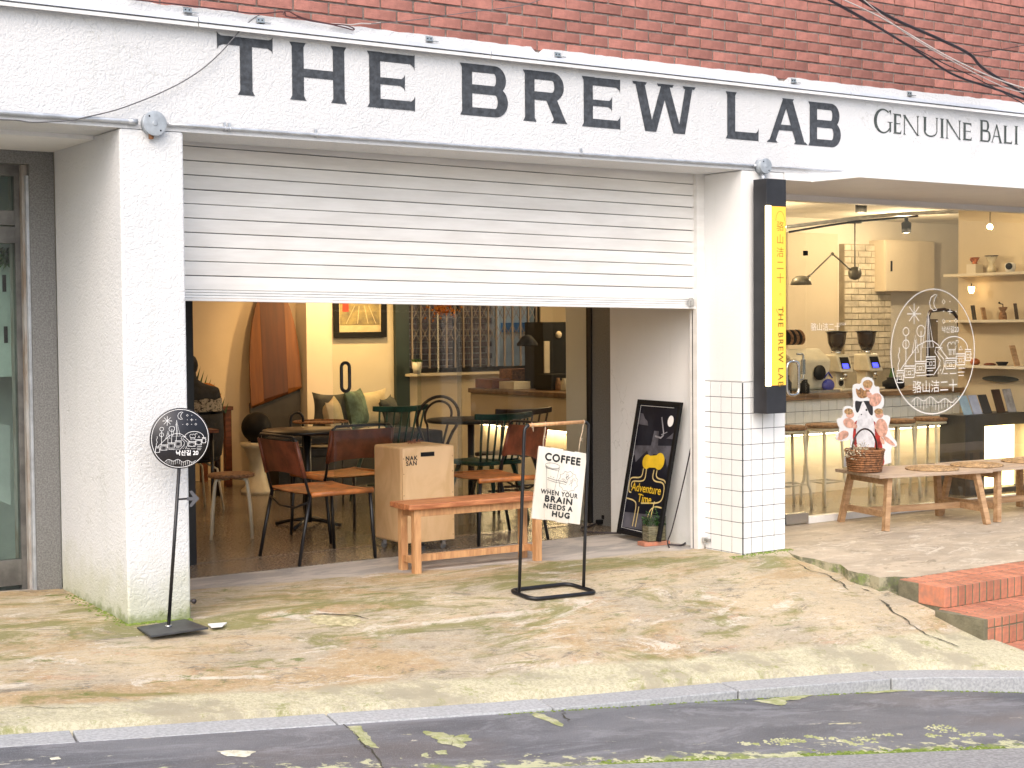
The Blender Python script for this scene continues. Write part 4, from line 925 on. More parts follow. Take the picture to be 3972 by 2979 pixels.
b = MB(); b.poly([A0+du2*x+dv2*z for x, z in ((0, .008), (.03, .008), (.012, .036), (.024, .040), (.062, 0), (.024, -.040), (.012, -.036), (.03, -.008), (0, -.008))], dn*-.003); b.build('arrow', pm('grey_arrow', (.09, .09, .10), .6), ds)

# hanging wooden sign: rack and board
rk = thing('sign_rack', 'black tubular rack with a wooden top bar standing on the pavement', 'rack', (-1.77, -.35, 0))
P = {k: at(*v, z=gz(-1.8, -.35)+.012) for k, v in dict(l=(1975, 2290), f=(2068, 2326), r=(2318, 2300), b=(2205, 2264)).items()}
def rounded(pts, r, n=6):
    out = []
    for i in range(len(pts)):
        a, c_, e = Vector(pts[i-1]), Vector(pts[i]), Vector(pts[(i+1) % len(pts)])
        u, v = (a-c_).normalized(), (e-c_).normalized()
        for k in range(n+1):
            t = k/n; out.append((c_+u*r)*(1-t)**2+c_*2*t*(1-t)+(c_+v*r)*t*t)
    return out
for k_ in P:
    px_, py_ = dict(l=(1975, 2290), f=(2068, 2326), r=(2318, 2300), b=(2205, 2264))[k_]
    for _ in range(5): P[k_] = at(px_, py_, z=pave_z(P[k_].x, P[k_].y)+.012)
for a_, b_ in (('l', 'b'), ('l', 'f'), ('f', 'r'), ('b', 'r')):
    e_ = max(pave_z(P[a_].lerp(P[b_], t_/8).x, P[a_].lerp(P[b_], t_/8).y)+.011-P[a_].lerp(P[b_], t_/8).z for t_ in range(9))
    if e_ > 0: P[a_].z += e_; P[b_].z += e_
b = MB(); b.tube(rounded([P['l'], P['f'], P['r'], P['b']], .055), .0115, 10, closed=True); b.build('base_loop', M_blkmetal, rk)
pl0 = P['l'].lerp(P['f'], .42); pr0 = P['r'].lerp(P['b'], .48)
tl_, tr_ = at(2052, 1650, y=(pl0.y)), at(2266, 1636, y=pr0.y)
def post(p0, top, s):
    v = (Vector(tr_)-Vector(tl_)).normalized(); pts = [p0]+[p0.lerp(top-v*.03*s, t) for t in (.3, .6, .95)]
    e = top; pts += [e-v*.028*s-Vector((0, 0, .018)), e-v*.012*s-Vector((0, 0, .004)), e+v*.0*s]; return pts
b = MB(); b.tube(post(pl0, tl_, 1), .0095, 10); b.build('post', M_blkmetal, rk)
b = MB(); b.tube(post(pr0, tr_, -1), .0095, 10); b.build('post', M_blkmetal, rk)
b = MB(); b.tube([Vector(tl_), Vector(tr_)], .0105, 12); b.build('top_bar', M_woodlt, rk)
hs = thing('hanging_board', 'whitewashed wooden board lettered COFFEE WHEN YOUR BRAIN NEEDS A HUG, hanging from the rack', 'sign', (-1.66, -.33, .6))
yb_ = (pl0.y+pr0.y)/2
c4 = [at(2102, 1739, y=yb_), at(2287, 1753, y=yb_-.01), at(2241, 2030, y=yb_-.04), at(2055, 2017, y=yb_-.03)]
bu = (c4[1]-c4[0]); bv = (c4[0]-c4[3]); BWd = bu.length; BHt = bv.length; bu.normalize(); bv.normalize(); bn = bu.cross(bv).normalized(); mid_ = (bu+bv).normalized(); prp = (bu-bv); prp = (prp-mid_*prp.dot(mid_)).normalized(); bu = (mid_+prp).normalized(); bv = (mid_-prp).normalized()
O = sum((Vector(c) for c in c4), Vector())/4
M_boardw = pm('whitewashed_planks', (.70, .67, .60), .7, vs=5, stretch=(1, 1, .25), var=.1, col2=(.58, .53, .44), bmp=.25, bs=30)
for i in range(4):
    a, e = -BWd/2+BWd*i/4+.0006, -BWd/2+BWd*(i+1)/4-.0006
    sh_ = (.0, .003, -.002, .002)[i]
    b = MB(); b.poly([O+bu*a+bv*(-BHt/2+sh_), O+bu*e+bv*(-BHt/2+sh_), O+bu*e+bv*(BHt/2+sh_), O+bu*a+bv*(BHt/2+sh_)], bn*-.016); b.build('plank', M_boardw, hs, bevel=.0015, seg=1)
def bt(s, y, size, x=0, bold=.0035, sp=1.1, sx=1):
    for i_, (ox, oy) in enumerate(((0, 0), (bold, 0), (-bold, 0), (0, bold), (0, -bold))): text(s, O+bu*(x+ox)+bv*(y+oy), bu, bv, size, M_ink, hs, name='lettering' if i_ == 0 else 'brush_stroke', bold=.0, spacing=sp, lift=.0012+i_*.0001, sx=sx)
bt('COFFEE', .148, .058, .0, .0026, 1.12, 1.12); bt('WHEN YOUR', -.046, .036, .0, .0012, 1.15, 1.05); bt('BRAIN', -.083, .047, 0, .0024, 1.15, 1.3); bt('NEEDS A', -.123, .038, .0, .0018, 1.15, 1.2); bt('HUG', -.162, .042, .025, .0026, 1.2, 1.25)
ik = Ink(O, bu, bv, lift=.001, step=.00002); w_ = .0018
ik.line([(-.105, .10), (-.092, -.025), (-.035, -.032), (-.020, .088)], w_, False); ik.line(arc(-.064, .105, .050, 0, 360, 20, .014), w_); ik.line([(-.112, .098), (-.108, .088), (-.02, .08), (-.016, .094)], w_)
ik.line(arc(-.064, .098, .046, 180, 360, 14, .012), w_)
rr = random.Random(3); cl = [(.052+(.060+.009*(k % 2))*cos(k*pi/11), .030+(.052+.008*(k % 2))*sin(k*pi/11)) for k in range(22)]; ik.line(cl, w_, True)
for k in range(9):
    a = rr.uniform(0, 6.28); x, y = .052+rr.uniform(.0, .040)*cos(a), .035+rr.uniform(0, .035)*sin(a); ik.line([(x+.018*cos(a+t*.7), y+.010*sin(a*2+t*1.4)) for t in range(5)], w_*.8)
ik.line([(-.092, .035), (-.04, .028), (.02, .026), (.045, .020)], w_*1.3); ik.line([(-.092, .024), (-.04, .016), (.02, .014), (.04, .010)], w_)
ik.line([(-.075, .045), (-.07, .041), (-.065, .045)], w_*.8); ik.line([(-.055, .043), (-.05, .039), (-.045, .043)], w_*.8); ik.line([(.03, .052), (.036, .048), (.042, .052)], w_*.8)
ik.build('cup_and_brain_drawing', M_ink, hs)
def knotted(p, q, n): 
    p, q = Vector(p), Vector(q); b = MB(); b.tube([p+Vector((0, -.013, .0)), p+Vector((0, 0, .014)), p+Vector((0, .013, 0)), p+Vector((0, 0, -.014)), p+Vector((0, -.013, .0))], .0028, 6)
    b.tube([p-Vector((0, 0, .012)), p.lerp(q, .3)+Vector((.004, 0, 0)), p.lerp(q, .6)-Vector((.003, 0, 0)), q], .003, 7); k = p.lerp(q, .55); b.ball(k, .006, 8); b.tube([k, k+Vector((.012, -.004, -.018))], .002, 6); b.tube([k, k+Vector((.016, -.004, .006))], .002, 6); return b
tp1 = tl_.lerp(tr_, .29); tp2 = tl_.lerp(tr_, .985)
knotted(tp1, O+bu*(-BWd/2+.030)+bv*(BHt/2-.004)-bn*.008, 1).build('rope', M_rope, hs); knotted(tp2, O+bu*(BWd/2-.055)+bv*(BHt/2-.004)-bn*.008, 1).build('rope', M_rope, hs)
b = MB(); k = tl_.lerp(tr_, .05); b.tube([k+Vector((0, -.013, 0)), k+Vector((0, 0, .014)), k+Vector((0, .013, 0)), k+Vector((0, 0, -.014)), k+Vector((0, -.013, 0))], .003, 6); b.tube([k-Vector((0, .01, .01)), k-Vector((-.002, .012, .035))], .0025, 6); tag(b.build('tied_string', M_rope), 'short beige string tied at the left end of the rack bar', 'string')

# ---------------------------------------------------------------- bench
fl, bl_, fr = at(1610, 2228, z=.0), at(1546, 2208, z=0), at(2103, 2176, z=0)
bang = atan2(fr.y-fl.y, fr.x-fl.x); L_ = (fr-fl).length
be = thing('wooden_bench', 'orange varnished wooden bench standing in the open doorway', 'bench', (fl.x, fl.y, 0), bang)
D_ = .215; lg = .045; Hs = .385
for x in (.0, L_-lg):
    for y in (0, D_-lg): b = MB(); b.box((x, y, 0), (x+lg, y+lg, Hs)); b.build('leg', M_woodlt, be, local=True, bevel=.002)
for i in range(4):
    y0 = -.022+i*.0655; b = MB(); b.box((-.045, y0, Hs), (L_+.045, y0+.0645, Hs+.034)); b.build('slat', M_wood, be, local=True, bevel=.007 if i in (0, 3) else .0012, seg=2)
for y in (.008, D_-.03): b = MB(); b.box((lg, y, Hs-.045), (L_-lg, y+.022, Hs-.001)); b.build('apron', M_woodlt, be, local=True, bevel=.002)
for x in (.01, L_-.035):
    b = MB(); b.box((x, lg, Hs-.045), (x+.022, D_-lg, Hs-.001)); b.build('apron', M_woodlt, be, local=True, bevel=.002)
    b = MB(); b.box((x, lg, .055), (x+.025, D_-lg, .095)); b.build('stretcher', M_woodlt, be, local=True, bevel=.002)
b = MB(); b.box((.03, D_/2-.02, .058), (L_-.03, D_/2+.018, .098)); b.build('stretcher', M_woodlt, be, local=True, bevel=.002)

# plywood cart
ct = thing('plywood_cart', 'tall birch plywood box on castors lettered NAK SAN behind the bench', 'cart', (-1.725, 1.345, 0))
x0, x1, y0, y1, z0c, z1c = -1.725, -1.328, 1.345, 1.722, .066, .693
b = MB(); b.box((x0, y0+.015, z0c), (x1, y1, z1c)); b.build('box', M_ply, ct, bevel=.018, seg=4)
b = MB(); b.box((x0+.004, y0+.001, z0c+.27), (x1-.001, y0+.0145, z1c-.006)); b.build('upper_panel', M_ply, ct, bevel=.002)
b = MB(); b.box((x0+.004, y0+.001, z0c+.001), (x1-.001, y0+.0145, z0c+.267)); b.build('lower_panel', M_ply, ct, bevel=.002)
hz = z1c-.052; hx = x0+(x1-x0)*.485
b = MB(); b.box((hx-.052, y0-.001, hz-.014), (hx+.052, y0+.0005, hz+.014)); b.build('handle_slot', M_dark, ct)
b = MB()
for zz in (.10, .20, .30, .38, .52, .62):
    for xx in (x0+.012, x1-.012): b.ball((xx, y0+.0005, zz), .0035, 8)
b.build('screw', M_rattan, ct)
text('NAK\nSAN', (x0+.070, y0+.001, z1c-.090), (1, 0, 0), (0, 0, 1), .040, M_ink, ct, bold=.0012, spacing=1.15, line=.82, lift=.0012)
for cx, cy in ((x0+.05, y0+.06), (x1-.05, y0+.06), (x0+.05, y1-.05), (x1-.05, y1-.05)):
    c_ = MB(); c_.lathe([(.020, -.007), (.0215, -.005), (.0215, .005), (.020, .007)], (cx, cy+.01, .0215), 18, Matrix.Rotation(radians(90), 4, 'X')); wh = c_.build('castor', pm('grey_castor_rubber', (.22, .22, .22), .5), ct)
    c_ = MB(); c_.box((cx-.012, cy-.004, .026), (cx+.012, cy-.001+.0, .057)); c_.box((cx-.012, cy+.021, .026), (cx+.012, cy+.024, .057)); c_.box((cx-.016, cy-.006, .052), (cx+.016, cy+.026, .0575)); c_.build('fork', M_steel, wh)
# dry twigs on the cart
b = MB(); rt = random.Random(5)
for i in range(22):
    p = Vector((-1.49+rt.uniform(-.05, .05), 1.60+rt.uniform(-.03, .03), .694)); q_ = p+Vector((rt.uniform(-.05, .05), rt.uniform(-.03, .03), rt.uniform(.004, .032))); b.tube([p, p.lerp(q_, .5)+Vector((0, 0, .008)), q_], .0012, 5)
tag(b.build('dry_twigs', pm('reddish_twigs', (.35, .13, .07), .7)), 'little bunch of dry reddish twigs lying on the plywood cart', 'twigs')

# ---------------------------------------------------------------- chairs
def leather_chair(label, group):
    t = thing('leather_chair', label, 'chair', (0, 0, 0), 0, group)
    h = .262
    for s in (-1, 1):
        b = MB(); b.tube([(.275, s*h, 0), (.262, s*(h-.006), .2), (.250, s*(h-.014), .425)], .0115, 10, r2=.0125); b.build('leg', M_blkmetal, t, local=True)
        b = MB(); b.tube([(-.275, s*h, 0), (-.235, s*(h-.004), .2), (-.185, s*(h-.01), .425)], .0115, 10, r2=.0125); b.build('leg', M_blkmetal, t, local=True)
        b = MB(); b.tube([(.252, s*(h-.014), .428), (.0, s*(h-.012), .432), (-.19, s*(h-.01), .428)], .010, 8); b.build('seat_rail', M_blkmetal, t, local=True)
    pts = [(-.19, -h+.01, .428), (-.235, -h+.015, .60), (-.272, -h+.022, .775), (-.282, -h+.05, .797), (-.290, 0, .800), (-.282, h-.05, .797), (-.272, h-.022, .775), (-.235, h-.015, .60), (-.19, h-.01, .428)]
    b = MB(); b.tube(pts, .0095, 8); b.build('back_frame', M_blkmetal, t, local=True)
    b = MB(); b.tube([(-.20, -h+.01, .39), (-.215, -.1, .345), (-.215, .1, .345), (-.20, h-.01, .39)], .007, 8); b.build('stretcher', M_blkmetal, t, local=True)
    # seat sling
    n = 12; A = []; 
    for i in range(n+1):
        u = i/n; x = -.19+.46*u; row = []
        for j in range(9):
            v = -1+2*j/8; sag = .020*(1-v*v)*(1-.5*abs(2*u-1)); row.append((x, v*(h-.004), .447-sag+.004*(u > .9)))
        A.append(row)
    m_ = MB(); vs = [p for r_ in A for p in r_]; m_.add(vs+[(p[0], p[1], p[2]-.006) for p in vs], [(i*9+j, i*9+j+1, (i+1)*9+j+1, (i+1)*9+j) for i in range(n) for j in range(8)]+[(117+i*9+j, 117+(i+1)*9+j, 117+(i+1)*9+j+1, 117+i*9+j+1) for i in range(n) for j in range(8)], True)
    for s in (-1, 1): m_.tube([(x, s*(h-.006), .437) for x in (-.18, 0, .265)], .0175, 10)
    m_.build('seat', M_leather, t, local=True)
    vs = []
    for i in range(7):
        u = i/6; z = .545+.225*u; x = -.219-.058*u
        for j in range(13):
            v = -1+2*j/12; vs.append((x-.030*(1-v*v), v*(h-.01), z+ (.022*(1-v*v) if i == 0 else 0)))
    m_ = MB(); m_.add(vs+[(p[0]+.005, p[1], p[2]) for p in vs], [(i*13+j, i*13+j+1, (i+1)*13+j+1, (i+1)*13+j) for i in range(6) for j in range(12)]+[(91+i*13+j, 91+(i+1)*13+j, 91+(i+1)*13+j+1, 91+i*13+j+1) for i in range(6) for j in range(12)], True)
    for s in (-1, 1): m_.tube([(-.222, s*(h-.012), .545), (-.250, s*(h-.015), .66), (-.276, s*(h-.018), .77)], .015, 10)
    m_.build('backrest', M_leatherd, t, local=True)
    return t
c1 = leather_chair('tan leather and black tube chair in the doorway, left of the plywood cart', 'leather chairs')
def place(o, x, y, rz): o.location = (x, y, 0); o.rotation_euler = (0, 0, rz); MW[o.name] = Matrix.Translation(Vector((x, y, 0))) @ Matrix.Rotation(rz, 4, 'Z')
place(c1, -2.225, 1.58, radians(2))
c2 = dup(c1, (-1.62, 2.36, 0), radians(93), 'brown leather chair seen from behind, half hidden by the plywood cart')
c3 = dup(c1, (-.84, 1.60, 0), radians(176), 'brown leather chair behind the hanging board, facing left')

def white_stool():
    t = thing('round_stool', 'low round stool with brown cork seat and white metal legs', 'stool', (-2.27, 2.80, 0))
    b = MB(); b.lathe([(.155, .425), (.165, .430), (.165, .446), (.15, .452), (.02, .454)], (0, 0, 0), 32); b.build('seat', M_cork, t, local=True)
    for a in (20, 110, 200, 290):
        c_, s_ = cos(radians(a)), sin(radians(a)); b = MB(); b.tube([(.02*c_, .02*s_, .418), (.12*c_, .12*s_, .418), (.148*c_, .148*s_, .408), (.158*c_, .158*s_, .38), (.185*c_, .185*s_, .2), (.20*c_, .20*s_, 0)], .0115, 10); b.build('leg', M_cream_metal, t, local=True)
    return t
white_stool()

def spindle_chair(label, mat, loc, rz, group='spindle back chairs'):
    t = thing('spindle_chair', label, 'chair', loc, rz, group)
    n = 14; vs = []
    b = MB(); b.poly([(x, y, .425) for x, y in ((-.19, -.20), (.16, -.22), (.21, -.16), (.22, 0), (.21, .16), (.16, .22), (-.19, .20))], (0, 0, .03)); b.build('seat', mat, t, local=True, bevel=.008)
    for sx in (-1, 1):
        for sy in (-1, 1): b = MB(); b.tube([(sx*.14, sy*.15, .425), (sx*.19, sy*.205, .2), (sx*.225, sy*.235, 0)], .020, 10, r2=.012); b.build('leg', mat, t, local=True)
    ys = [-.20+.40*i/6 for i in range(7)]
    for y in ys: b = MB(); b.tube([(-.17, y*.85, .45), (-.215, y*.98, .62), (-.255, y*1.06, .775)], .0085, 8); b.build('spindle', mat, t, local=True)
    b = MB(); O_ = []
    for i in range(13):
        v = -1+i/6; x = -.262-.0+.030*v*v; h_ = .026-.004*abs(v); zc_ = .79+.012*v*v
        O_ += [(x-.014, v*.262, zc_-h_), (x+.012, v*.262, zc_-h_), (x+.008, v*.262, zc_+h_), (x-.018, v*.262, zc_+h_)]
    b.add(O_, [(4*i+k, 4*i+(k+1) % 4, 4*i+4+(k+1) % 4, 4*i+4+k) for i in range(12) for k in range(4)]+[(3, 2, 1, 0), (48, 49, 50, 51)]); b.build('top_rail', mat, t, local=True, bevel=.006)
    for z in (.15, .2): b = MB(); b.tube([(-.19 if z > .18 else 0, -.19, z), (-.19 if z > .18 else 0, .19, z)], .009, 8); b.build('stretcher', mat, t, local=True)
    return t
spindle_chair('dark green spindle back chair beyond the plywood cart', M_dgreen, (-.33, 3.98, 0), radians(90))
spindle_chair('dark green spindle back chair between the bentwood chair and the hanging board', M_dgreen, (-.30, 2.52, 0), radians(92))
spindle_chair('dark brown spindle back chair next to the white partition', M_dbrown, (.20, 2.95, 0), radians(88))
bc = thing('bentwood_chair', 'black bentwood chair with looped back behind the plywood cart', 'chair', (.04, 3.95, 0), radians(85))
b = MB(); b.lathe([(.19, .435), (.205, .44), (.205, .458), (.18, .464)], (0, 0, 0), 28); b.build('seat', M_dbrown, bc, local=True)
def hoop(w, zt, zb_, r, lean=.09):
    pts = []
    for i in range(25):
        a = -pi*.22+(pi*1.44)*i/24; y = w*cos(a); z = zt-w*.95+w*.95*sin(a)
        if i in (0,): pts.append((-.17, y*.62, zb_))
        k = (z-.45)/.43; pts.append((-.17-lean*k, y, z))
        if i == 24: pts.append((-.17, y*.62, zb_))
    return pts
b = MB(); b.tube(hoop(.195, .885, .44, .0), .0135, 10); b.build('back_hoop', M_dbrown, bc, local=True)
b = MB(); b.tube(hoop(.125, .845, .45, .0), .0105, 10); b.build('inner_hoop', M_dbrown, bc, local=True)
for a in (45, 135, 225, 315): b = MB(); b.tube([(.15*cos(radians(a)), .15*sin(radians(a)), .435), (.21*cos(radians(a)), .21*sin(radians(a)), 0)], .016, 10, r2=.011); b.build('leg', M_dbrown, bc, local=True)
b = MB(); b.tube([(.155*cos(k*pi/12), .155*sin(k*pi/12), .24) for k in range(24)], .008, 8, closed=True); b.build('ring_stretcher', M_dbrown, bc, local=True)

def cafe_table(label, loc, r, h, mat=M_blackwood):
    t = thing('cafe_table', label, 'table', loc, 0, 'black cafe tables')
    b = MB(); b.lathe([(r-.01, h-.026), (r, h-.02), (r, h-.004), (r-.004, h)], (0, 0, 0), 40); b.build('tabletop', mat, t, local=True)
    b = MB(); b.tube([(0, 0, .03), (0, 0, h-.03)], .028, 14); b.build('column', mat, t, local=True)
    for a in (40, 130, 220, 310): b = MB(); c_, s_ = cos(radians(a)), sin(radians(a)); b.tube([(0, 0, .055), (.12*c_, .12*s_, .045), (.26*c_, .26*s_, .012)], .014, 8); b.build('foot', mat, t, local=True)
    return t
cafe_table('black round table between the white stool and the brown leather chair', (-1.58, 2.98, 0), .33, .72)
cafe_table('black round table beyond the second green chair', (.02, 3.22, 0), .36, .72)
pl = thing('white_plate', 'white round tray lying on the green chair seat', 'tray', (-.18, 2.52, .457)); b = MB(); b.lathe([(.10, 0), (.16, .006), (.165, .012), (.155, .010), (.10, .004), (.02, .003)], (0, 0, 0), 28); b.build('dish', M_white, pl, local=True)

# wire tray table with arched handle
tt = thing('tray_table', 'black tubular side table with an arched handle and round tray', 'side table', (-1.02, 4.0, 0))
b = MB(); b.tube([(-.20, -.02, 0), (-.20, -.02, .5)]+[(-.145+.055*cos(pi-k*pi/8), -.02, .73+.055*sin(pi-k*pi/8)) for k in range(9)]+[(-.09, -.02, .5), (-.09, -.02, 0)], .011, 10); b.build('frame', M_blkmetal, tt, local=True)
for z in (.70, .50):
    b = MB(); b.tube([(.08+.22*cos(k*pi/14), .22*sin(k*pi/14), z) for k in range(28)], .008, 8, closed=True); b.lathe([(.215, 0), (.215, .004)], (.08, 0, z-.008), 28); b.build('tray', M_rattan if z > .6 else M_blackwood, tt, local=True)
b = MB(); b.tube([(.29, .02, .0), (.29, .02, .70)], .009, 8); b.build('leg', M_blkmetal, tt, local=True)

# long seat with cushions by the wall
sf = thing('wall_bench', 'dark upholstered bench along the cream back wall under the picture', 'bench', (.05, 5.6, 0))
b = MB(); b.box((-.75, -.30, .28), (1.0, .35, .47)); b.build('seat', M_navy, sf, local=True, bevel=.02)
b = MB(); b.box((-.73, -.27, .0), (.98, .32, .28)); b.build('plinth', M_blackwood, sf, local=True)
M_cush = pm('cream_printed_cushion', (.60, .52, .36), .85, vs=7, var=.1, col2=(.50, .42, .28), bmp=.3, bs=80)
M_cushd = pm('dark_patterned_cushion', (.04, .045, .05), .85, vs=5, var=.3, col2=(.10, .11, .10), bmp=.3, bs=80)
M_cusht = pm('teal_patterned_cushion', (.06, .09, .075), .85, vs=9, col2=(.18, .28, .22), bmp=.3, bs=80)
def cushion(loc, rz, tilt, mat, label, s=.42):
    b = MB(); n = 10; vs = []
    for sd in (1, -1):
        for i in range(n+1):
            for j in range(n+1):
                u, v = -1+2*i/n, -1+2*j/n; k = (1-u**4)*(1-v**4); e = 1+.12*(abs(u*v))**3
                vs.append((u*s/2*e*(1-.06*(1-v*v)), sd*.075*k**.6, v*s/2*e*(1-.06*(1-u*u))))
    N = (n+1)**2
    for o_ in (0, N): b.add([], []); 
    b.v = vs; b.f = [(q+i*(n+1)+j, q+i*(n+1)+j+1, q+(i+1)*(n+1)+j+1, q+(i+1)*(n+1)+j) for q in (0, N) for i in range(n) for j in range(n)]; b.sm = [True]*len(b.f)
    o = b.build('cushion', mat, None); o.location = loc; o.rotation_euler = (tilt, radians(random.uniform(-8, 8)), rz); tag(o, label, 'cushion', 'cushions on the wall bench'); MW[o.name] = Matrix.Identity(4); return o
cushion((.06, 5.72, .67), radians(-38), radians(-14), M_cushd, 'dark grey patterned cushion, leftmost on the wall bench', .34)
cushion((-.06, 5.45, .64), radians(48), radians(-10), M_cush, 'cream cushion with faint drawing at the left end of the wall bench', .30)
cushion((.30, 5.66, .69), radians(38), radians(-14), M_cusht, 'teal and grey cushion in the middle of the wall bench', .36)
cushion((.48, 5.74, .67), radians(-12), radians(-16), M_cush, 'cream cushion right of the teal one on the wall bench', .36)
cushion((.68, 5.70, .64), radians(40), radians(-12), M_cushd, 'dark cushion at the right end of the wall bench', .28)

# pedestal with black ball
pd = thing('pedestal_stool', 'pale waisted pedestal stool under the black globe', 'stool', (-.93, 5.25, 0))
b = MB(); b.lathe([(.15, 0), (.15, .03), (.115, .06), (.07, .2), (.07, .28), (.12, .40), (.15, .42), (.15, .455)], (0, 0, 0), 10); b.build('body', M_cream_metal, pd, local=True)
gb = thing('black_globe', 'black globe shaped vase standing on the pale pedestal', 'globe', (-.93, 5.25, .455)); b = MB(); b.ball((0, 0, .135), .135, 28); b.lathe([(.05, 0), (.06, .012), (.045, .02)], (0, 0, 0), 20); b.build('globe', M_dark, gb, local=True)
# surfboard
sb_ = thing('surfboard', 'tall brown wooden surfboard with grey tail leaning on the cream wall', 'surfboard', (-.155, 6.42, 0))
M_sb1 = pm('brown_board_centre', (.075, .022, .004), .4, vs=4, stretch=(6, 6, .5), var=.15); M_sb2 = pm('amber_board_side', (.15, .052, .006), .4, vs=4, stretch=(6, 6, .5), var=.15); M_sb3 = pm('grey_board_tail', (.028, .024, .022), .5, vs=5, var=.2)
SH = 1.93
def sbw(z): t = z/SH; return .272*(max(0, 1-abs((t-.44)/.565)**2.6))**.62
def sbpiece(name, mat, xa, xb, lo, hi, off):
    n = 40; b = MB(); A, B_ = [], []
    zs = [SH*i/n for i in range(n+1)]
    for z in zs:
        w = sbw(z)
        xl, xr = max(xa, -w) if xa is not None else -w, min(xb, w) if xb is not None else w
        if xr < xl: xl = xr = (xl+xr)/2
        def cl(x): 
            cut = .80+x*.32
            return cut
        def zz(x): return max(z, cl(x)) if lo else (min(z, cl(x)) if hi else z)
        A.append((xl, -.012*(1-(xl/.3)**2)+off+.01*abs(z-1)**2, zz(xl))); B_.append((xr, -.012*(1-(xr/.3)**2)+off+.01*abs(z-1)**2, zz(xr)))
    b.strip(A, B_); o = b.build(name, mat, sb_, local=True); m_ = o.modifiers.new('s', 'SOLIDIFY'); m_.thickness = .03; m_.offset = -1 if False else 1; return o
for nm_, mt_, xa, xb, lo, hi in (('side_plank', M_sb2, None, -.14, 1, 0), ('centre_plank', M_sb1, -.14, .12, 1, 0), ('side_plank', M_sb2, .12, None, 1, 0), ('tail', M_sb3, None, None, 0, 1)): sbpiece(nm_, mt_, xa, xb, lo, hi, 0)
sb_.rotation_euler = (radians(-4), 0, 0)
# picture with dark frame
pf = thing('framed_picture', 'dark framed street photograph hanging on the lit back wall', 'picture', (.765, 6.43, 1.36))
b = MB(); b.box((-.30, -.035, 0), (.30, -.0, .055)); b.box((-.30, -.035, .055), (-.245, 0, .80)); b.box((.245, -.035, .055), (.30, 0, .80)); b.box((-.30, -.035, .80), (.30, 0, .855)); b.build('frame', M_dark, pf, local=True, bevel=.003)
b = MB(); b.box((-.244, -.012, .056), (.244, -.004, .799)); b.build('mount', M_cush, pf, local=True)
b = MB(); b.box((-.225, -.016, .13), (.225, -.0125, .78)); b.build('print', pm('street_print', (.12, .10, .07), .5, vs=9, col2=(.36, .30, .14), var=.3), pf, local=True)
b = MB(); b.box((-.20, -.018, .26), (-.13, -.0162, .40)); b.build('red_patch', pm('red_print', (.45, .05, .03), .5), pf, local=True)
ik = Ink((.765, 6.4135, 1.36), (1, 0, 0), (0, 0, 1), lift=.0008); ik.n = Vector((0, -1, 0))
for a, c_ in ((-.16, -.06), (-.03, -.01), (.09, .05), (.18, .10)): ik.line([(a, .14), (c_, .32)], .008)
ik.build('road_lines', M_cush, pf)
hd = thing('door_handle', 'black oval pull handle on the open glass door', 'handle', (-1.90, 1.79, 1.14))
b = MB(); b.tube([(.03*cos(a), 0, .065+.03*sin(a)) for a in np.linspace(0, pi, 9)]+[(.03*cos(a), 0, -.065+.03*sin(a)) for a in np.linspace(pi, 2*pi, 9)], .0115, 10, closed=True); b.build('loop', M_blkmetal, hd, local=True)
hd.location = (-1.90, 1.775, 1.145)
# glass front inside (three sliding panes parked to the right) and black end posts
gf = thing('sliding_glass_front', 'clear frameless sliding glass panes parked at the right of the opening', 'glass front', (-.9, 1.8, 0))
for i, (a, c_) in enumerate(((-1.977, -1.30), (-1.32, -.96), (-.985, .218))):
    y = 1.80+.016*i; b = MB(); b.box((a, y, .012), (c_, y+.008, 2.60)); b.build('pane', (glass, glass2, glass2)[i], gf)
b = MB(); b.box((-3.25, 1.80, .0), (.22, 1.84, .0035)); b.build('floor_track', M_terr, gf)
b = MB(); b.box((-3.25, 1.78, 2.40), (.22, 1.86, 2.615)); b.build('head_track', M_blkmetal, gf)
for a, c_ in ((-3.03, -2.97), (.165, .221)): b = MB(); b.box((a, 1.765 if a < 0 else 1.801, 0), (c_, 1.86, 2.61)); b.build('end_post', M_blkmetal, gf)

# window with security grille in the back wall (the wall is built round it)
WX0, WX1, WZ0, WZ1, WY = 1.33, 3.02, 1.03, 2.25, 6.36
b = MB(); b.box((1.16, WY+.08, 0), (3.6, WY+.2, WZ0-.05)); b.box((1.16, WY+.08, WZ0-.05), (WX0, WY+.2, 2.7)); b.box((WX1, WY+.08, WZ0-.05), (3.6, WY+.2, 2.7)); b.box((WX0, WY+.08, WZ1), (WX1, WY+.2, 2.7)); b.build('window_wall', M_cream, bd)
b = MB(); b.box((1.165, WY+.03, 0), (1.325, WY+.079, 2.7)); b.build('green_post', pm('dark_teal_paint', (.018, .036, .036), .4, vs=4), bd)
wn = thing('grille_window', 'wide window with folding steel security grille over the back counter', 'window', (WX0, WY, WZ0))
b = MB(); b.box((WX0, WY+.10, WZ0-.049), (WX1, WY+.16, WZ0)); b.box((WX0, WY+.10, WZ1-.04), (WX1, WY+.16, WZ1)); b.box((WX0, WY+.10, WZ0), (WX0+.03, WY+.16, WZ1-.04)); b.box((WX1-.03, WY+.10, WZ0), (WX1, WY+.16, WZ1-.04)); b.box((1.93, WY+.10, WZ0), (1.97, WY+.16, WZ1-.04)); b.build('frame', M_dark, wn)
b = MB(); b.box((WX0-.06, WY-.06, WZ0-.075), (WX1+.06, WY+.099, WZ0-.05)); b.build('sill', M_creamw, wn)
b = MB(); b.box((WX0+.03, WY+.13, WZ0), (WX1-.03, WY+.134, WZ1-.04)); b.build('pane', glass, wn)
M_gril = pm('grey_grille_steel', (.36, .30, .27), .5, .2)
xg = WX0+.05
gx = []
while xg < WX1: gx.append(xg); xg += .105
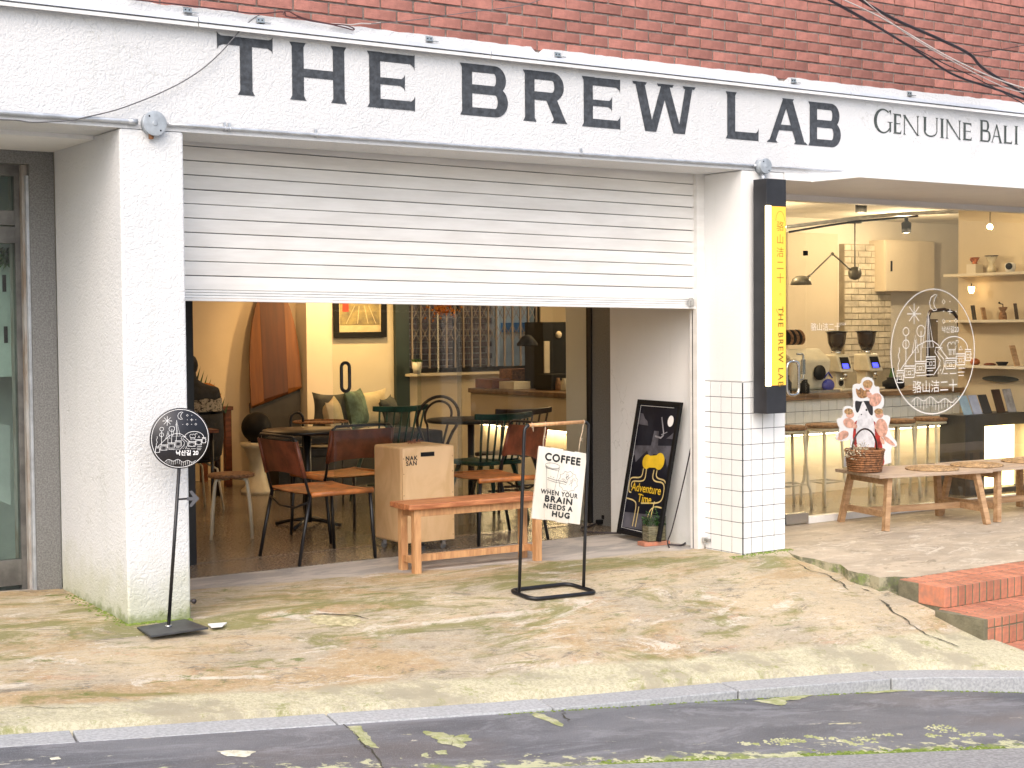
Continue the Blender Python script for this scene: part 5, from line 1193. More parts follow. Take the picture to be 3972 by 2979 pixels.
for x in gx: b = MB(); b.box((x-.009, WY+.062, WZ0), (x+.009, WY+.078, WZ1)); b.build('grille_bar', M_gril, wn)
b = MB()
for x, x_2 in zip(gx, gx[1:]):
    for zc_ in (WZ0+.36, WZ0+.58, WZ0+.8):
        b.bar((x, WY+.070, zc_-.09), (x_2, WY+.070, zc_+.09), .006, .004, (0, 1, 0)); b.bar((x, WY+.074, zc_+.09), (x_2, WY+.074, zc_-.09), .006, .004, (0, 1, 0))
b.build('grille_lattice', M_gril, wn)
# what stands outside that window: a brick house and a blue and white sign
ux0, ux1, uz = at(1937, 1270, y=8.9).x, at(2045, 1270, y=8.9).x, at(1990, 1270, y=8.9).z
ob = thing('brick_house_outside', 'dull brick house wall seen through the grille window', 'house', (2.3, 9, 0))
b = MB(); b.box((1.6, 9, -.5), (ux0-.01, 9.4, 4)); b.build('wall', pm('dull_mortar', (.60, .55, .53), .8), ob)
b = MB()
for k in range(34):
    for i in range(18):
        x = 1.62+i*.19+(.095 if k % 2 else 0)
        if x+.17 < ux0-.02: b.box((x, 8.988, .3+k*.075), (x+.175, 9.0, .3+k*.075+.062))
tag(b.build('bricks', pm('dull_brick', (.27, .18, .17), .8, vs=8, var=.3), ob), kind='stuff')
bs_ = thing('blue_white_signboard', 'white shop board with a row of blue letters seen through the grille', 'signboard', (3.9, 9, 0))
b = MB(); b.box((ux0, 8.9, -.3), (ux1, 8.95, 3.5)); b.build('board', pm('bright_white_board', (.80, .84, .86), .5), bs_)
b = MB(); b.box((ux0+.02, 8.885, uz-.06), (ux1-.02, 8.899, uz+.06)); b.build('blue_band', pm('blue_band_paint', (.04, .25, .55), .5), bs_)

# ================================================================ DOORWAY DETAILS
# framed picture leaning on the reveal
fp = thing('leaning_picture', 'tall black framed night picture with yellow line lettering leaning on the white reveal', 'picture', (-.06, .95, 0))
# foot of the frame stands off the wall, its head rests on it
ZB = .03
Bf, Bn = Vector((-.125, 1.115, ZB)), Vector((-.175, .60, ZB)); Tf, Tn = Vector((-.030, 1.045, .965)), Vector((-.030, .485, .95))
pu = (Bn-Bf).normalized(); pw = (Bn-Bf).length; pvv = ((Tf+Tn)/2-(Bf+Bn)/2); ph = pvv.length; pn = pu.cross(pvv).normalized(); pvv = pn.cross(pu).normalized(); pO = (Bf+Bn)/2
pvv = ((Tf+Tn)/2-(Bf+Bn)/2).normalized()
def FP(x, z, d=0): return pO+pu*x+pvv*z+pn*d
fw = .030
for (xa, xb, za, zb2) in ((-pw/2, pw/2, 0, fw), (-pw/2, pw/2, ph-fw, ph), (-pw/2, -pw/2+fw, fw, ph-fw), (pw/2-fw, pw/2, fw, ph-fw)):
    b = MB(); b.poly([FP(xa, za), FP(xb, za), FP(xb, zb2), FP(xa, zb2)], pn*.022); b.build('frame_rail', M_dark, fp, bevel=.002)
iw, ih = pw-2*fw, ph-2*fw
def pic_material():
    m, t, b_, v = newmat('night_print')
    c = mixc(t, ramp(t, noise(t, v, 3.2, 4, .6), .4, .7), (.006, .007, .014), (.022, .024, .034)); t.links.new(c, b_.inputs['Base Color']); b_.inputs['Roughness'].default_value = .5; b_.inputs['Specular IOR Level'].default_value = .2
    return m
b = MB(); b.poly([FP(-iw/2, fw), FP(iw/2, fw), FP(iw/2, ph-fw), FP(-iw/2, ph-fw)], pn*.006); b.build('print', pic_material(), fp)
M_pg = pm('grey_print_tone', (.10, .10, .125), .6, vs=9, var=.3); M_pg2 = pm('pale_print_tone', (.32, .32, .36), .4, vs=9, var=.3); M_py = pm('yellow_print_line', (.75, .50, .03), .4, vs=9, var=.1); M_pc = pm('cream_print_line', (.70, .56, .25), .4, vs=9, var=.1)
def pk(): k_ = Ink(pO+pn*.006, pu, pvv, lift=.0006, step=.00004); k_.n = pn; k_.u = pu; k_.v = pvv; return k_
def pp(x, y):   # normalised picture coordinates 0..1 from top left
    return (-iw/2+x*iw, fw+ih*(1-y))
ik = pk()
ik.fill([pp(0, .33), pp(1, .30), pp(1, .40), pp(.93, .47), pp(.86, .40), pp(.78, .50), pp(.70, .40), pp(.58, .36), pp(.45, .42), pp(.36, .36), pp(.25, .40), pp(.10, .46), pp(.05, .40), pp(0, .42)])
ik.fill([pp(0, .07), pp(.10, .075), pp(.16, .11), pp(.24, .13), pp(.28, .165), pp(.0, .16)])
ik.fill([pp(.80, .25), pp(.9, .22), pp(.98, .19), pp(1, .25)])
ik.fill([pp(.46, .20), pp(.58, .20), pp(.64, .38), pp(.42, .38)])
ik.build('mountain_and_cloud_tones', M_pg, fp)
ik = pk(); ik.h = .0014; c_ = pp(.84, .115); ik.fill([(c_[0]+.034*cos(a), c_[1]+.038*sin(a)) for a in np.linspace(0, 2*pi, 22)[:-1]]); ik.build('moon', M_whiteink, fp)
ik = pk(); ik.h = .0016; ik.line([pp(.60, .09), pp(.72, .22)], .012); ik.line([pp(.66, .225), pp(.80, .20)], .006); ik.line([pp(.5, .24), pp(.66, .25), pp(.72, .225)], .012); ik.build('sword_and_arm_strokes', M_pg2, fp)
ik = pk(); ik.h = .0012; ik.fill([pp(.02, .86), pp(.98, .84), pp(.98, .97), pp(.02, .98)]); ik.build('misty_foot', M_pg, fp)
ik = pk(); ik.h = .0018; c_ = pp(.40, .445); ik.fill([(c_[0]+.052*cos(a), c_[1]+.050*sin(a)) for a in np.linspace(0, 2*pi, 22)[:-1]]); c_ = pp(.72, .43); ik.fill([(c_[0]+.058*cos(a), c_[1]+.058*sin(a)) for a in np.linspace(0, 2*pi, 22)[:-1]]); ik.fill([pp(.40, .40), pp(.72, .38), pp(.72, .48), pp(.40, .49)]); ik.build('yellow_shape', M_py, fp)
ik = pk(); ik.h = .0024
for pts in (((.34, .50), (.33, .555), (.26, .575), (.08, .585), (.03, .62), (.05, .69), (.12, .70)), ((.42, .50), (.42, .575), (.34, .60), (.14, .61), (.09, .63), (.10, .66)),
            ((.62, .50), (.62, .56), (.70, .585), (.88, .59), (.95, .63), (.94, .71), (.84, .745), (.62, .76), (.42, .77)), ((.70, .50), (.70, .54), (.76, .56), (.92, .57), (.98, .60)),
            ((.02, .75), (.22, .76), (.30, .80), (.29, .96)), ((.38, .80), (.37, .96)), ((.98, .78), (.80, .78), (.68, .82), (.62, .93)), ((.76, .74), (.74, .82), (.72, .93))):
    P_ = [pp(*p) for p in pts]; o_ = []
    for i in range(len(P_)-1):
        p0, p1, p2, p3 = P_[max(i-1, 0)], P_[i], P_[i+1], P_[min(i+2, len(P_)-1)]
        for k in range(6):
            t = k/6; o_.append(tuple(.5*((2*p1[j])+(-p0[j]+p2[j])*t+(2*p0[j]-5*p1[j]+4*p2[j]-p3[j])*t*t+(-p0[j]+3*p1[j]-3*p2[j]+p3[j])*t**3) for j in (0, 1)))
    ik.line(o_+[P_[-1]], .0095)
ik.build('yellow_winding_lines', M_pc, fp)
c_ = pp(.50, .655); text('Adventure', pO+pu*c_[0]+pvv*c_[1]+pn*.0085, pu, pvv, .082, M_py, fp, bold=.0008, lift=.001)
c_ = pp(.50, .735); text('Time', pO+pu*c_[0]+pvv*c_[1]+pn*.0085, pu, pvv, .080, M_py, fp, bold=.0008, lift=.001)
ik = pk(); ik.h = .0028; ik.line([pp(.012, .01), pp(.012, .985), pp(.75, .99)], .004); ik.line([pp(.012, .012), pp(.88, .012)], .003); ik.build('white_border', M_whiteink, fp)

# planted glass cube on a brick
gp = at(2537, 2115, z=.0)
pb = thing('paving_brick', 'reddish brick lying flat under the planted glass jar', 'brick', (gp.x, gp.y, 0), radians(-8)); b = MB(); b.box((-.10, -.045, .002), (.10, .05, .03)); b.build('block', M_brick_step, pb, local=True, bevel=.004)
gj = thing('planted_glass_jar', 'square glass jar with pale sand and leafy green plants beside the leaning picture', 'planter', (gp.x, gp.y, .031), radians(-8))
for a in ((-.07, -.042, .07, -.038), (-.07, .038, .07, .042), (-.07, -.0375, -.066, .0375), (.066, -.0375, .07, .0375)): b = MB(); b.box((a[0], a[1], 0), (a[2], a[3], .165)); b.build('glass_side', glass2, gj, local=True)
b = MB(); b.box((-.0655, -.0375, .004), (.0655, .0375, .10)); b.build('sand', pm('pale_layered_sand', (.42, .36, .24), .9, vs=18, stretch=(1, 1, 6), var=.3, bmp=.5), gj, local=True)
rl_ = random.Random(11); b = MB()
def leaf(b, p, d, L, w):
    p, d = Vector(p), Vector(d).normalized(); s_ = d.cross(Vector((rl_.uniform(-1, 1), rl_.uniform(-1, 1), rl_.uniform(-.4, 1)))).normalized()*w
    b.add([p, p+d*L*.45+s_, p+d*L-Vector((0, 0, L*.15)), p+d*L*.45-s_], [(0, 1, 2, 3)])
for i in range(260):
    a = rl_.uniform(0, 6.28); r_ = rl_.uniform(0, .075); z_ = .10+abs(rl_.gauss(0, .035)); leaf(b, (r_*cos(a), r_*sin(a)*.6, z_), (cos(a), sin(a), rl_.uniform(.1, 1.2)), rl_.uniform(.012, .03), .006)
for i in range(60): a = rl_.uniform(0, 6.28); leaf(b, (.055+rl_.uniform(-.012, .012), .0+rl_.uniform(-.01, .01), .14+i*.0014), (cos(a), sin(a), .6), .022, .006)
b.build('foliage', M_leaf, gj, local=True)
# leaning pole and cables on the floor
wire('thin_rod', [at(2706, 1605, x=-.03), at(2660, 1830, x=-.06), at(2610, 2040, x=-.12), at(2590, 2100, x=-.15), Vector((-.19, .50, .006))], .0045, M_wiredk, 'thin dark cord hanging slanted from the reveal down to the floor beside the picture')
wire('floor_cable', [at(2326, 2022, z=.012), at(2290, 2040, z=.012), at(2255, 2047, z=.012), at(2262, 2060, z=.012), at(2330, 2066, z=.012), at(2410, 2068, z=.012)], .0065, M_wiredk, 'black cable looped on the floor left of the leaning picture')
wire('floor_cable', [at(2590, 2092, z=.012), at(2640, 2094, z=.012), at(2658, 2104, z=.012), at(2640, 2114, z=.012), at(2592, 2112, z=.012)], .006, M_wiredk, 'black cable looped on the floor right of the leaning picture')
pg = thing('cable_plug', 'dark plug block lying at the foot of the black door post', 'plug', (.17, 1.70, 0)); b = MB(); b.cbox((0, 0, .025), (.07, .04, .03)); b.cbox((.02, -.02, .06), (.04, .03, .03)); b.build('body', M_dark, pg, local=True, bevel=.004)
# small stone stop at the pillar foot and pale scrap by the disc sign
tag(MB().poly([at(806, 2424, z=.02), at(880, 2418, z=.018), at(862, 2432, z=.018), at(820, 2436, z=.02)], (0, 0, .006)).build('paper_scrap', M_white), 'white paper scrap lying beside the base of the disc sign', 'paper')
bt_ = MB(); bt_.ball((-3.735, -.02, .115), .014, 10); bt_.tube([(-3.742, -.0, .115), (-3.73, -.02, .112)], .007, 6); tag(bt_.build('anchor_bolt', M_wiredk), 'dark bolt at the foot of the left pillar edge', 'bolt')

# ================================================================ NEIGHBOURING DOOR AT THE LEFT
dr = thing('aluminium_shop_door', 'aluminium framed glass door in the recess left of the white pillar', 'door', (-4.35, 1.0, .08))
b = MB(); b.box((-4.20, 1.001, -.1), (-4.069, 1.3, 2.36)); b.build('granite_jamb', M_gran, dr)
b = MB(); b.box((-9, 1.001, 2.36), (-4.069, 1.3, 2.429)); b.build('granite_lintel', M_gran, dr)
M_rust = pm('chipped_white_frame', (.42, .41, .39), .6, vs=5, stretch=(4, 4, 1), col2=(.26, .20, .15), var=.1, bmp=.3)
xs_, xt_ = at(98, 1400, y=1.05).x, at(133, 1400, y=1.05).x; xg_ = at(66, 1400, y=1.10).x; xh_ = at(100, 1400, y=1.09).x
b = MB(); b.box((xs_, 1.05, .05), (-4.20, 1.3, 2.359)); b.build('frame_strip', M_rust, dr)
b = MB(); b.box((-4.215, 1.02, .05), (-4.200, 1.049, 2.3)); b.build('grey_pipe', M_conduit, dr)
M_bronze = pm('weathered_aluminium', (.17, .165, .155), .4, .4, vs=8, var=.2)
def dz(y_px, y=1.10): return at(60, y_px, y=y).z
b = MB(); b.box((xg_, 1.09, .06), (xs_-.001, 1.14, 2.359)); b.build('side_stile', M_bronze, dr)
for za, zb2 in ((dz(875), dz(818)), (dz(945), dz(880)), (.10, .24)): b = MB(); b.box((-5.6, 1.085, za), (xg_-.001, 1.135, zb2)); b.build('rail', M_bronze, dr, bevel=.002)
b = MB(); b.box((-5.6, 1.08, 2.30), (xg_-.001, 1.14, 2.359)); b.build('top_rail', M_bronze, dr)
b = MB(); b.box((-5.6, 1.108, .241), (xg_-.002, 1.114, dz(946))); b.build('door_glass', glass3, dr)
b = MB(); b.box((-5.6, 1.108, dz(817)), (xg_-.002, 1.114, 2.299)); b.build('transom_glass', glass3, dr)
b = MB(); b.box((-9, 1.301, -.1), (-5.6, 1.4, 2.7)); b.box((-5.6, 1.0, -.1), (-5.5, 1.3, 2.36)); b.build('recess_wall', M_smooth, dr)
b = MB(); b.box((-9, .98, -.12), (-4.069, 1.35, .072)); b.build('threshold', M_gran, dr)
sr = thing('neighbour_shop_room', 'dim teal room behind the aluminium door at the left edge', 'room', (-5, 2, 0))
M_teal = pm('pale_teal_wall', (.50, .54, .52), .7, vs=2)
b = MB(); b.box((-7, 1.9, 0), (-3.95, 2.0, 2.7)); b.build('back_wall', M_teal, sr)
b = MB(); b.box((-7, 1.31, -.05), (-3.92, 2.6, .05)); b.build('floor', M_gran, sr)
b = MB(); b.box((-7, 1.31, 2.62), (-3.92, 2.6, 2.7)); b.build('ceiling', M_white, sr)
pnl = thing('white_notice_panel', 'white panel with four black rectangular slots behind the aluminium door', 'panel', (-4.3, 1.5, .3))
ya = 1.42
pa = at(-40, 1020, y=ya); pb_ = at(78, 1460, y=ya)
b = MB(); b.box((-4.75, ya, pb_.z), (at(78, 1200, y=ya).x, ya+.02, pa.z)); b.build('board', pm('mint_white_board', (.62, .72, .66), .6, vs=4), pnl)
for (xa, za, xb, zb2) in ((8, 1066, 24, 1132), (47, 1062, 64, 1128), (14, 1266, 30, 1330), (52, 1264, 68, 1330)):
    p, q_ = at(xa, za, y=ya), at(xb, zb2, y=ya); b = MB(); b.box((p.x, ya-.004, q_.z), (q_.x, ya-.0005, p.z)); b.build('slot', M_dark, pnl)
lp = thing('leaning_board', 'pale leaning board low behind the aluminium door', 'board', (-4.5, 1.5, .1))
b = MB(); b.poly([at(-40, 1640, y=1.5), at(38, 1650, y=1.5), at(42, 1960, y=1.35), at(-30, 1930, y=1.35)], (0, .02, 0)); b.build('board', M_teal, lp)
hg = thing('hanging_greens', 'dark trailing plant hanging behind the aluminium door glass', 'plant', (-4.4, 1.35, 1.7)); b = MB()
for i in range(60):
    p = at(random.uniform(0, 70), random.uniform(955, 1020), y=1.32); leaf(b, p, (random.uniform(-1, 1), .2, -1), .05, .012)
b.build('leaves', M_leaf, hg)

# ================================================================ RIGHT BAY: canopy, glass front
cn = thing('white_canopy', 'thin white canopy slab projecting over the glass front at the right', 'canopy', (.6, -.4, 2.4))
cx0 = .605
b = MB(); b.poly([(cx0+.03, -.40, 2.40), (6.5, -.40, 2.40), (6.5, -.002, 2.40), (cx0, -.002, 2.40)], (0, 0, .048)); b.build('slab', M_smooth, cn, bevel=.003)
b = MB(); b.box((.371, .0, 2.405), (6.5, .36, 2.4515)); b.box((.371, .361, 2.405), (6.5, .80, 2.55)); b.build('inner_soffit', M_smooth, cn)
b = MB(); b.box((.371, .801, 2.365), (6.5, .90, 2.56)); b.build('glass_head_beam', M_smooth, cn, bevel=.003)
gd = thing('glass_shop_front', 'frameless glass door and large fixed pane of the right bay', 'glass front', (1.4, .84, 0))
b = MB(); b.box((.375, .838, .012), (1.408, .848, 2.364)); b.build('door_pane', glass_f, gd)
b = MB(); b.box((1.416, .838, .052), (4.9, .848, 2.364)); b.build('fixed_pane', glass_f, gd)
b = MB(); b.box((1.425, .82, .0), (4.9, .88, .051)); b.build('sill_strip', M_white_metal, gd, bevel=.002)
b = MB(); b.box((1.19, .815, .008), (1.415, .87, .085)); b.build('floor_hinge', M_steel, gd, bevel=.003)
b = MB(); b.box((.375, .82, .005), (1.18, .865, .04)); b.build('door_bottom_rail', M_dark, gd)
b = MB(); b.box((1.400, .828, 1.97), (1.424, .858, 2.005)); b.build('glass_clamp', M_dark, gd, bevel=.002)
hx = 1.30
b = MB(); b.tube(rounded([(hx-.12, .80, 1.20), (hx, .80, 1.20), (hx, .80, .955), (hx-.12, .80, .955)], .05), .0115, 10, closed=True); b.build('pull_handle', M_chrome, gd)
b = MB(); b.tube([(hx, .80, 1.06), (hx+.09, .86, 1.06), (hx+.105, .86, 1.07), (hx+.105, .86, 1.24), (hx+.095, .86, 1.25), (hx+.04, .86, 1.25)], .009, 8); b.box((hx+.09, .85, 1.10), (hx+.12, .87, 1.21)); b.build('lock_body', M_steel, gd, bevel=.003)
dcl = Vector((2.810, .8375, 1.243)); ik = Ink(dcl, (1, 0, 0), (0, 0, 1), lift=.0012, step=.000012); ik.n = Vector((0, -1, 0))
M_decal = pm('white_vinyl', (.95, .93, .88), .5, vs=4, var=.02)
emblem(ik, .490, .0085)
def q2(x, y): return dcl+Vector(((x-1045)/306*.49, -.003, -(y-1225)/443*.49))
ik.build('vinyl_line_drawing', M_decal, gd)
text('낙산길20', q2(1165, 1072), (1, 0, 0), (0, 0, 1), .058, M_decal, gd, bold=.0004, sx=.95)
text('骆山洁二十', q2(1055, 1478), (1, 0, 0), (0, 0, 1), .104, M_decal, gd, sx=1.02)
ik = Ink(dcl, (1, 0, 0), (0, 0, 1), lift=.0012, step=.00002); ik.n = Vector((0, -1, 0))
text('骆山洁二十', at(3190, 1270, y=.8375)+Vector((.03, 0, 0)), (1, 0, 0), (0, 0, 1), .062, M_decal, gd, sx=1.0)
text('낙산길20', at(3262, 1257, y=.8375)+Vector((.01, 0, 0)), (1, 0, 0), (0, 0, 1), .022, M_decal, gd)

# low weathered tables outside
def low_table(label, loc, rz, L=.98, D=.56, H=.375):
    t = thing('low_table', label, 'table', loc, rz, 'low wooden tables before the glass')
    for i in range(4):
        y0 = -D/2+D*i/4; b = MB(); b.box((-L/2, y0+.001, H), (L/2, y0+D/4-.001, H+.024)); b.build('board', M_ttop, t, local=True, bevel=.002)
    for s in (-1, 1):
        for e in (-1, 1):
            b = MB(); b.bar((s*(L/2-.11), e*(D/2-.05), H-.001), (s*(L/2-.05), e*(D/2-.0), 0.0), .042, .042, (0, 1, 0)); b.build('leg', M_tgreen, t, local=True, bevel=.002)
        b = MB(); b.bar((s*(L/2-.105), -D/2+.05, H-.03), (s*(L/2-.105), D/2-.05, H-.03), .022, .05); b.build('end_rail', M_tgreen, t, local=True)
        b = MB(); b.bar((s*(L/2-.072), -D/2+.03, .115), (s*(L/2-.072), D/2-.03, .115), .022, .045); b.build('end_rail', M_tgreen, t, local=True)
    b = MB(); b.bar((-L/2+.08, 0, .115), (L/2-.08, 0, .115), .022, .045); b.build('stretcher', M_tgreen, t, local=True)
    return t
def aim(px, py, z): return at(px, py, z=z)
la = radians(-13)
t1 = low_table('weathered wooden low table with the flower basket on it', (2.04, .37, 0), la)
t2 = dup(t1, (3.02, .28, 0), radians(-4), 'weathered wooden low table in the middle, under two straw mats')
t3 = dup(t1, (4.04, .22, 0), radians(-2), 'weathered wooden low table cut by the right edge of the photo')
def mat_(loc, lab, r=.19):
    t = thing('straw_mat', lab, 'mat', loc, 0, 'round straw mats on the low tables')
    b = MB(); b.lathe([(r, 0), (r+.004, .006), (r-.002, .012), (r*.6, .013), (.01, .013)], (0, 0, 0), 40); b.build('disc', M_straw, t, local=True)
    b = MB()
    for k in range(1, 8): rr_ = r*k/8; b.tube([(rr_*cos(a*pi/14), rr_*sin(a*pi/14), .013) for a in range(28)], .004, 5, closed=True)
    tag(b.build('coils', M_straw, t, local=True), kind='stuff'); return t
for (px, py, w) in ((3615, 1820, 'left round straw mat, on the first low table beside the basket'), (3789, 1806, 'middle round straw mat on the low tables'), (3985, 1790, 'round straw mat cut by the right edge')):
    p = at(px, py, z=.40); mat_((p.x, p.y, .4), w)
# basket
bp_ = at(3380, 1832, z=.40); bk = thing('wicker_basket', 'brown wicker basket with tall handle at the left end of the low table', 'basket', (bp_.x-.005, bp_.y+.06, .4))
b = MB(); b.lathe([(.10, 0), (.115, .01), (.135, .15), (.138, .155), (.130, .152), (.110, .02), (.02, .012)], (0, 0, 0), 32); b.build('body', M_rattan, bk, local=True)
b = MB()
for k in range(9): z_ = .012+.0165*k; rr_ = .117+.019*(z_/.15); b.tube([(rr_*cos(a*pi/16), rr_*sin(a*pi/16), z_) for a in range(32)], .0075, 6, closed=True)
tag(b.build('woven_bands', M_rattan, bk, local=True), kind='stuff')
b = MB(); b.tube([(.137*cos(a*pi/16), .137*sin(a*pi/16), .158) for a in range(32)], .010, 8, closed=True); b.build('rim', M_rattan, bk, local=True)
b = MB(); b.tube([(-.128*cos(a), .02*0, .155+.155*sin(a)) for a in np.linspace(0, pi, 20)], .0065, 8); b.build('handle', M_dbrown, bk, local=True)
fl_ = thing('dried_flowers', 'bunch of pale dried flowers hanging over the left rim of the basket', 'flowers', (bp_.x-.10, bp_.y+.03, .55)); b = MB()
for i in range(320):
    a = random.uniform(0, 6.28); r_ = random.uniform(0, 1)**.6*.095; p = Vector((r_*cos(a)*1.15-.015, r_*sin(a)*.7, random.gauss(.02, .022)-.25*r_*(cos(a) < 0))); leaf(b, p, (random.uniform(-1, 1), random.uniform(-1, 1), random.uniform(-.4, 1)), random.uniform(.008, .022), .004)
b.build('heads', pm('pale_dried_heads', (.62, .55, .40), .9, vs=40, var=.3), fl_, local=True)
b = MB()
for i in range(40): a = random.uniform(-.8, .8); b.tube([(-.02, 0, .0), (.06+random.uniform(-.02, .02), a*.05, .01+random.uniform(0, .02)), (.10, a*.08, -.03)], .0012, 4)
b.build('stems', M_straw, fl_, local=True)

# cut-out standee: cat in a robe with crown and winged infants
sd_ = thing('cutout_standee', 'printed cut-out of a black and white cat king carried by winged infants, behind the basket', 'standee', (1.80, .70, .40))
O_ = Vector((1.80, .665, .40)); sc_ = .7/560
def SD(x, y): # D-zoom pixel coordinates of the picture
    p = at(3000+x*972/1613, 1400+y*972/1613, y=.665); return (p.x-O_.x, p.z-O_.z)
def sdk(l): k_ = Ink(O_, (1, 0, 0), (0, 0, 1), lift=l, step=.00005); k_.n = Vector((0, -1, 0)); return k_
outl = [(515, 250), (508, 160), (535, 145), (565, 150), (570, 115), (605, 100), (645, 118), (650, 165), (685, 165), (680, 205), (712, 232), (712, 290), (690, 310), (700, 345), (752, 352), (752, 385), (738, 430), (765, 485), (800, 530), (790, 555), (755, 548), (760, 690), (455, 700), (458, 620), (490, 590), (500, 500), (470, 518), (405, 515), (400, 480), (432, 445), (408, 395), (410, 370), (450, 365), (445, 300), (490, 285), (515, 310)]
outl = [q_ for i in range(len(outl)) for q_ in ((outl[i][0]*.75+outl[(i+1) % len(outl)][0]*.25, outl[i][1]*.75+outl[(i+1) % len(outl)][1]*.25), (outl[i][0]*.25+outl[(i+1) % len(outl)][0]*.75, outl[i][1]*.25+outl[(i+1) % len(outl)][1]*.75))]
P_ = [SD(*p) for p in outl]
b = MB(); b.poly([(O_.x+x, .665, O_.z+max(z, .001)) for x, z in P_], (0, .006, 0)); b.build('white_board', M_white, sd_)
def chaikin(p, n=2):
    for _ in range(n): p = [q_ for i in range(len(p)) for q_ in ((p[i][0]*.75+p[(i+1) % len(p)][0]*.25, p[i][1]*.75+p[(i+1) % len(p)][1]*.25), (p[i][0]*.25+p[(i+1) % len(p)][0]*.75, p[i][1]*.25+p[(i+1) % len(p)][1]*.75))]
    return p
def fillm(name, mat, polys, l):
    k_ = sdk(l)
    for p in polys: k_.fill([SD(*q_) for q_ in (chaikin(p) if len(p) < 15 else p)])
    k_.build(name, mat, sd_)
M_skin_p = pm('printed_pink_skin', (.72, .40, .29), .6, vs=30, var=.2); M_robe = pm('printed_red_robe', (.45, .03, .02), .6, vs=20, var=.3); M_gold = pm('printed_gold', (.42, .22, .09), .6, vs=60, var=.4); M_fur = pm('printed_white_fur', (.74, .73, .74), .6, vs=20, var=.12); M_furb = pm('printed_black_fur', (.025, .022, .025), .6, vs=20, var=.3); M_hair = pm('printed_fair_hair', (.50, .30, .13), .6, vs=60, var=.3)
def el(cx, cy, rx, ry, a0=0, n=16): return [(cx+rx*cos(2*pi*k/n)*cos(a0)-ry*sin(2*pi*k/n)*sin(a0), cy+rx*cos(2*pi*k/n)*sin(a0)+ry*sin(2*pi*k/n)*cos(a0)) for k in range(n)]
fillm('red_robe', M_robe, [[(528, 375), (515, 430), (508, 515), (545, 600), (575, 690), (720, 690), (705, 580), (690, 480), (665, 430), (650, 375)]], .0008)
fillm('white_fur_body', M_fur, [[(545, 350), (530, 420), (532, 520), (560, 600), (640, 610), (655, 520), (650, 410), (635, 350)], el(585, 370, 45, 35)], .0012)
fillm('black_cat_head', M_furb, [[(525, 262), (530, 255), (560, 262), (600, 255), (632, 262), (640, 300), (640, 355), (618, 345), (600, 300), (580, 258), (570, 262), (548, 330), (535, 335), (525, 300)], ], .0016)
fillm('black_paw', M_furb, [el(492, 620, 20, 32)], .0016)
fillm('cat_face', M_fur, [[(575, 262), (548, 330), (552, 365), (580, 380), (612, 365), (606, 320)]], .002)
fillm('cat_eyes', M_furb, [el(545, 318, 6, 7), el(597, 315, 6, 8), el(565, 345, 5, 4)], .0024)
fillm('crown', M_gold, [[(525, 170), (540, 240), (600, 240), (625, 195), (600, 180), (585, 195), (560, 165), (550, 190)]], .002)
fillm('upper_infant', M_skin_p, [el(605, 165, 26, 22), el(655, 250, 36, 46, .6), [(600, 190), (640, 215), (625, 250), (595, 225)]], .0028)
fillm('left_infant', M_skin_p, [el(492, 345, 26, 24), el(485, 400, 40, 30, .5), [(505, 395), (540, 410), (535, 440), (500, 430)], el(450, 475, 34, 26, -.4), [(420, 480), (405, 505), (440, 512), (460, 490)]], .0028)
fillm('right_infant', M_skin_p, [el(680, 345, 26, 24), el(695, 430, 38, 60, -.15), [(650, 400), (680, 410), (675, 440), (648, 440)], [(700, 480), (735, 490), (790, 545), (765, 545), (715, 515)], [(680, 480), (710, 500), (715, 540), (690, 530)]], .0028)
fillm('infant_hair', M_hair, [el(605, 148, 32, 26), el(482, 325, 28, 20), el(675, 325, 28, 20)], .0034)

# ================================================================ RIGHT ROOM
b = MB(); b.box((3.6, 4.2, 0), (8.2, 4.4, 2.56)); b.build('back_wall', M_creamw, bd)
b = MB(); b.box((3.6, 4.4, 0), (3.75, 6.5, 2.6)); b.build('return_wall', M_creamw, bd)
b = MB(); b.poly([(4.62, 2.08, 0), (4.50, .86, 0), (5.2, .86, 0), (5.2, 2.08, 0)], (0, 0, 2.558)); b.build('skew_wall', M_cream, bd)
b = MB(); b.box((8.0, 1, 0), (8.2, 4.2, 2.56)); b.build('side_wall', M_creamw, bd)
br_ = thing('bar_counter', 'long bar counter with white tiled front, wooden top and warm light strip below', 'counter', (3, 2.1, 0))
b = MB(); b.box((1.26, 1.99, .828), (4.60, 2.62, .872)); b.build('counter_top', pm('brown_bar_top', (.22, .13, .07), .35, vs=3, stretch=(1, 8, 8), var=.25), br_, bevel=.003)
b = MB(); b.box((1.30, 2.065, .53), (4.60, 2.6, .827)); b.build('upper_body', M_creamw, br_)
b = MB(); b.box((1.40, 2.26, 0), (4.60, 2.6, .529)); b.build('recessed_base', M_creamw, br_)
b = MB(); b.box((1.30, 2.6, .53), (1.95, 5.2, .83)); b.box((1.40, 2.6, 0), (1.95, 5.2, .529)); b.build('side_wing', M_cream, br_)
b = MB(); b.box((1.27, 2.621, .828), (2.0, 5.2, .872)); b.build('wing_top', MT['brown_bar_top'], br_, bevel=.003)
b = MB(); b.box((1.31, 2.058, .531), (4.598, 2.0645, .826)); b.build('grout', M_grout, br_)
b0 = None
for k in range(3):
    for i in range(33):
        loc = (1.313+i*.1-3, 2.051-2.1, .532+k*.0985)
        if b0 is None: b0 = MB().box((0, 0, 0), (.0955, .007, .0945)).build('tile', M_tile, br_, local=True, bevel=.001, seg=1); b0.location = loc
        else: reuse(b0, 'tile', loc, br_)
M_led = emis('warm_led_strip', (1, .78, .45), 32)
b = MB(); b.box((1.35, 2.10, .520), (4.58, 2.125, .5285)); b.build('light_strip', M_led, br_)
b = MB(); b.box((1.335, 2.7, .520), (1.36, 5.1, .5285)); b.build('light_strip', M_led, br_)
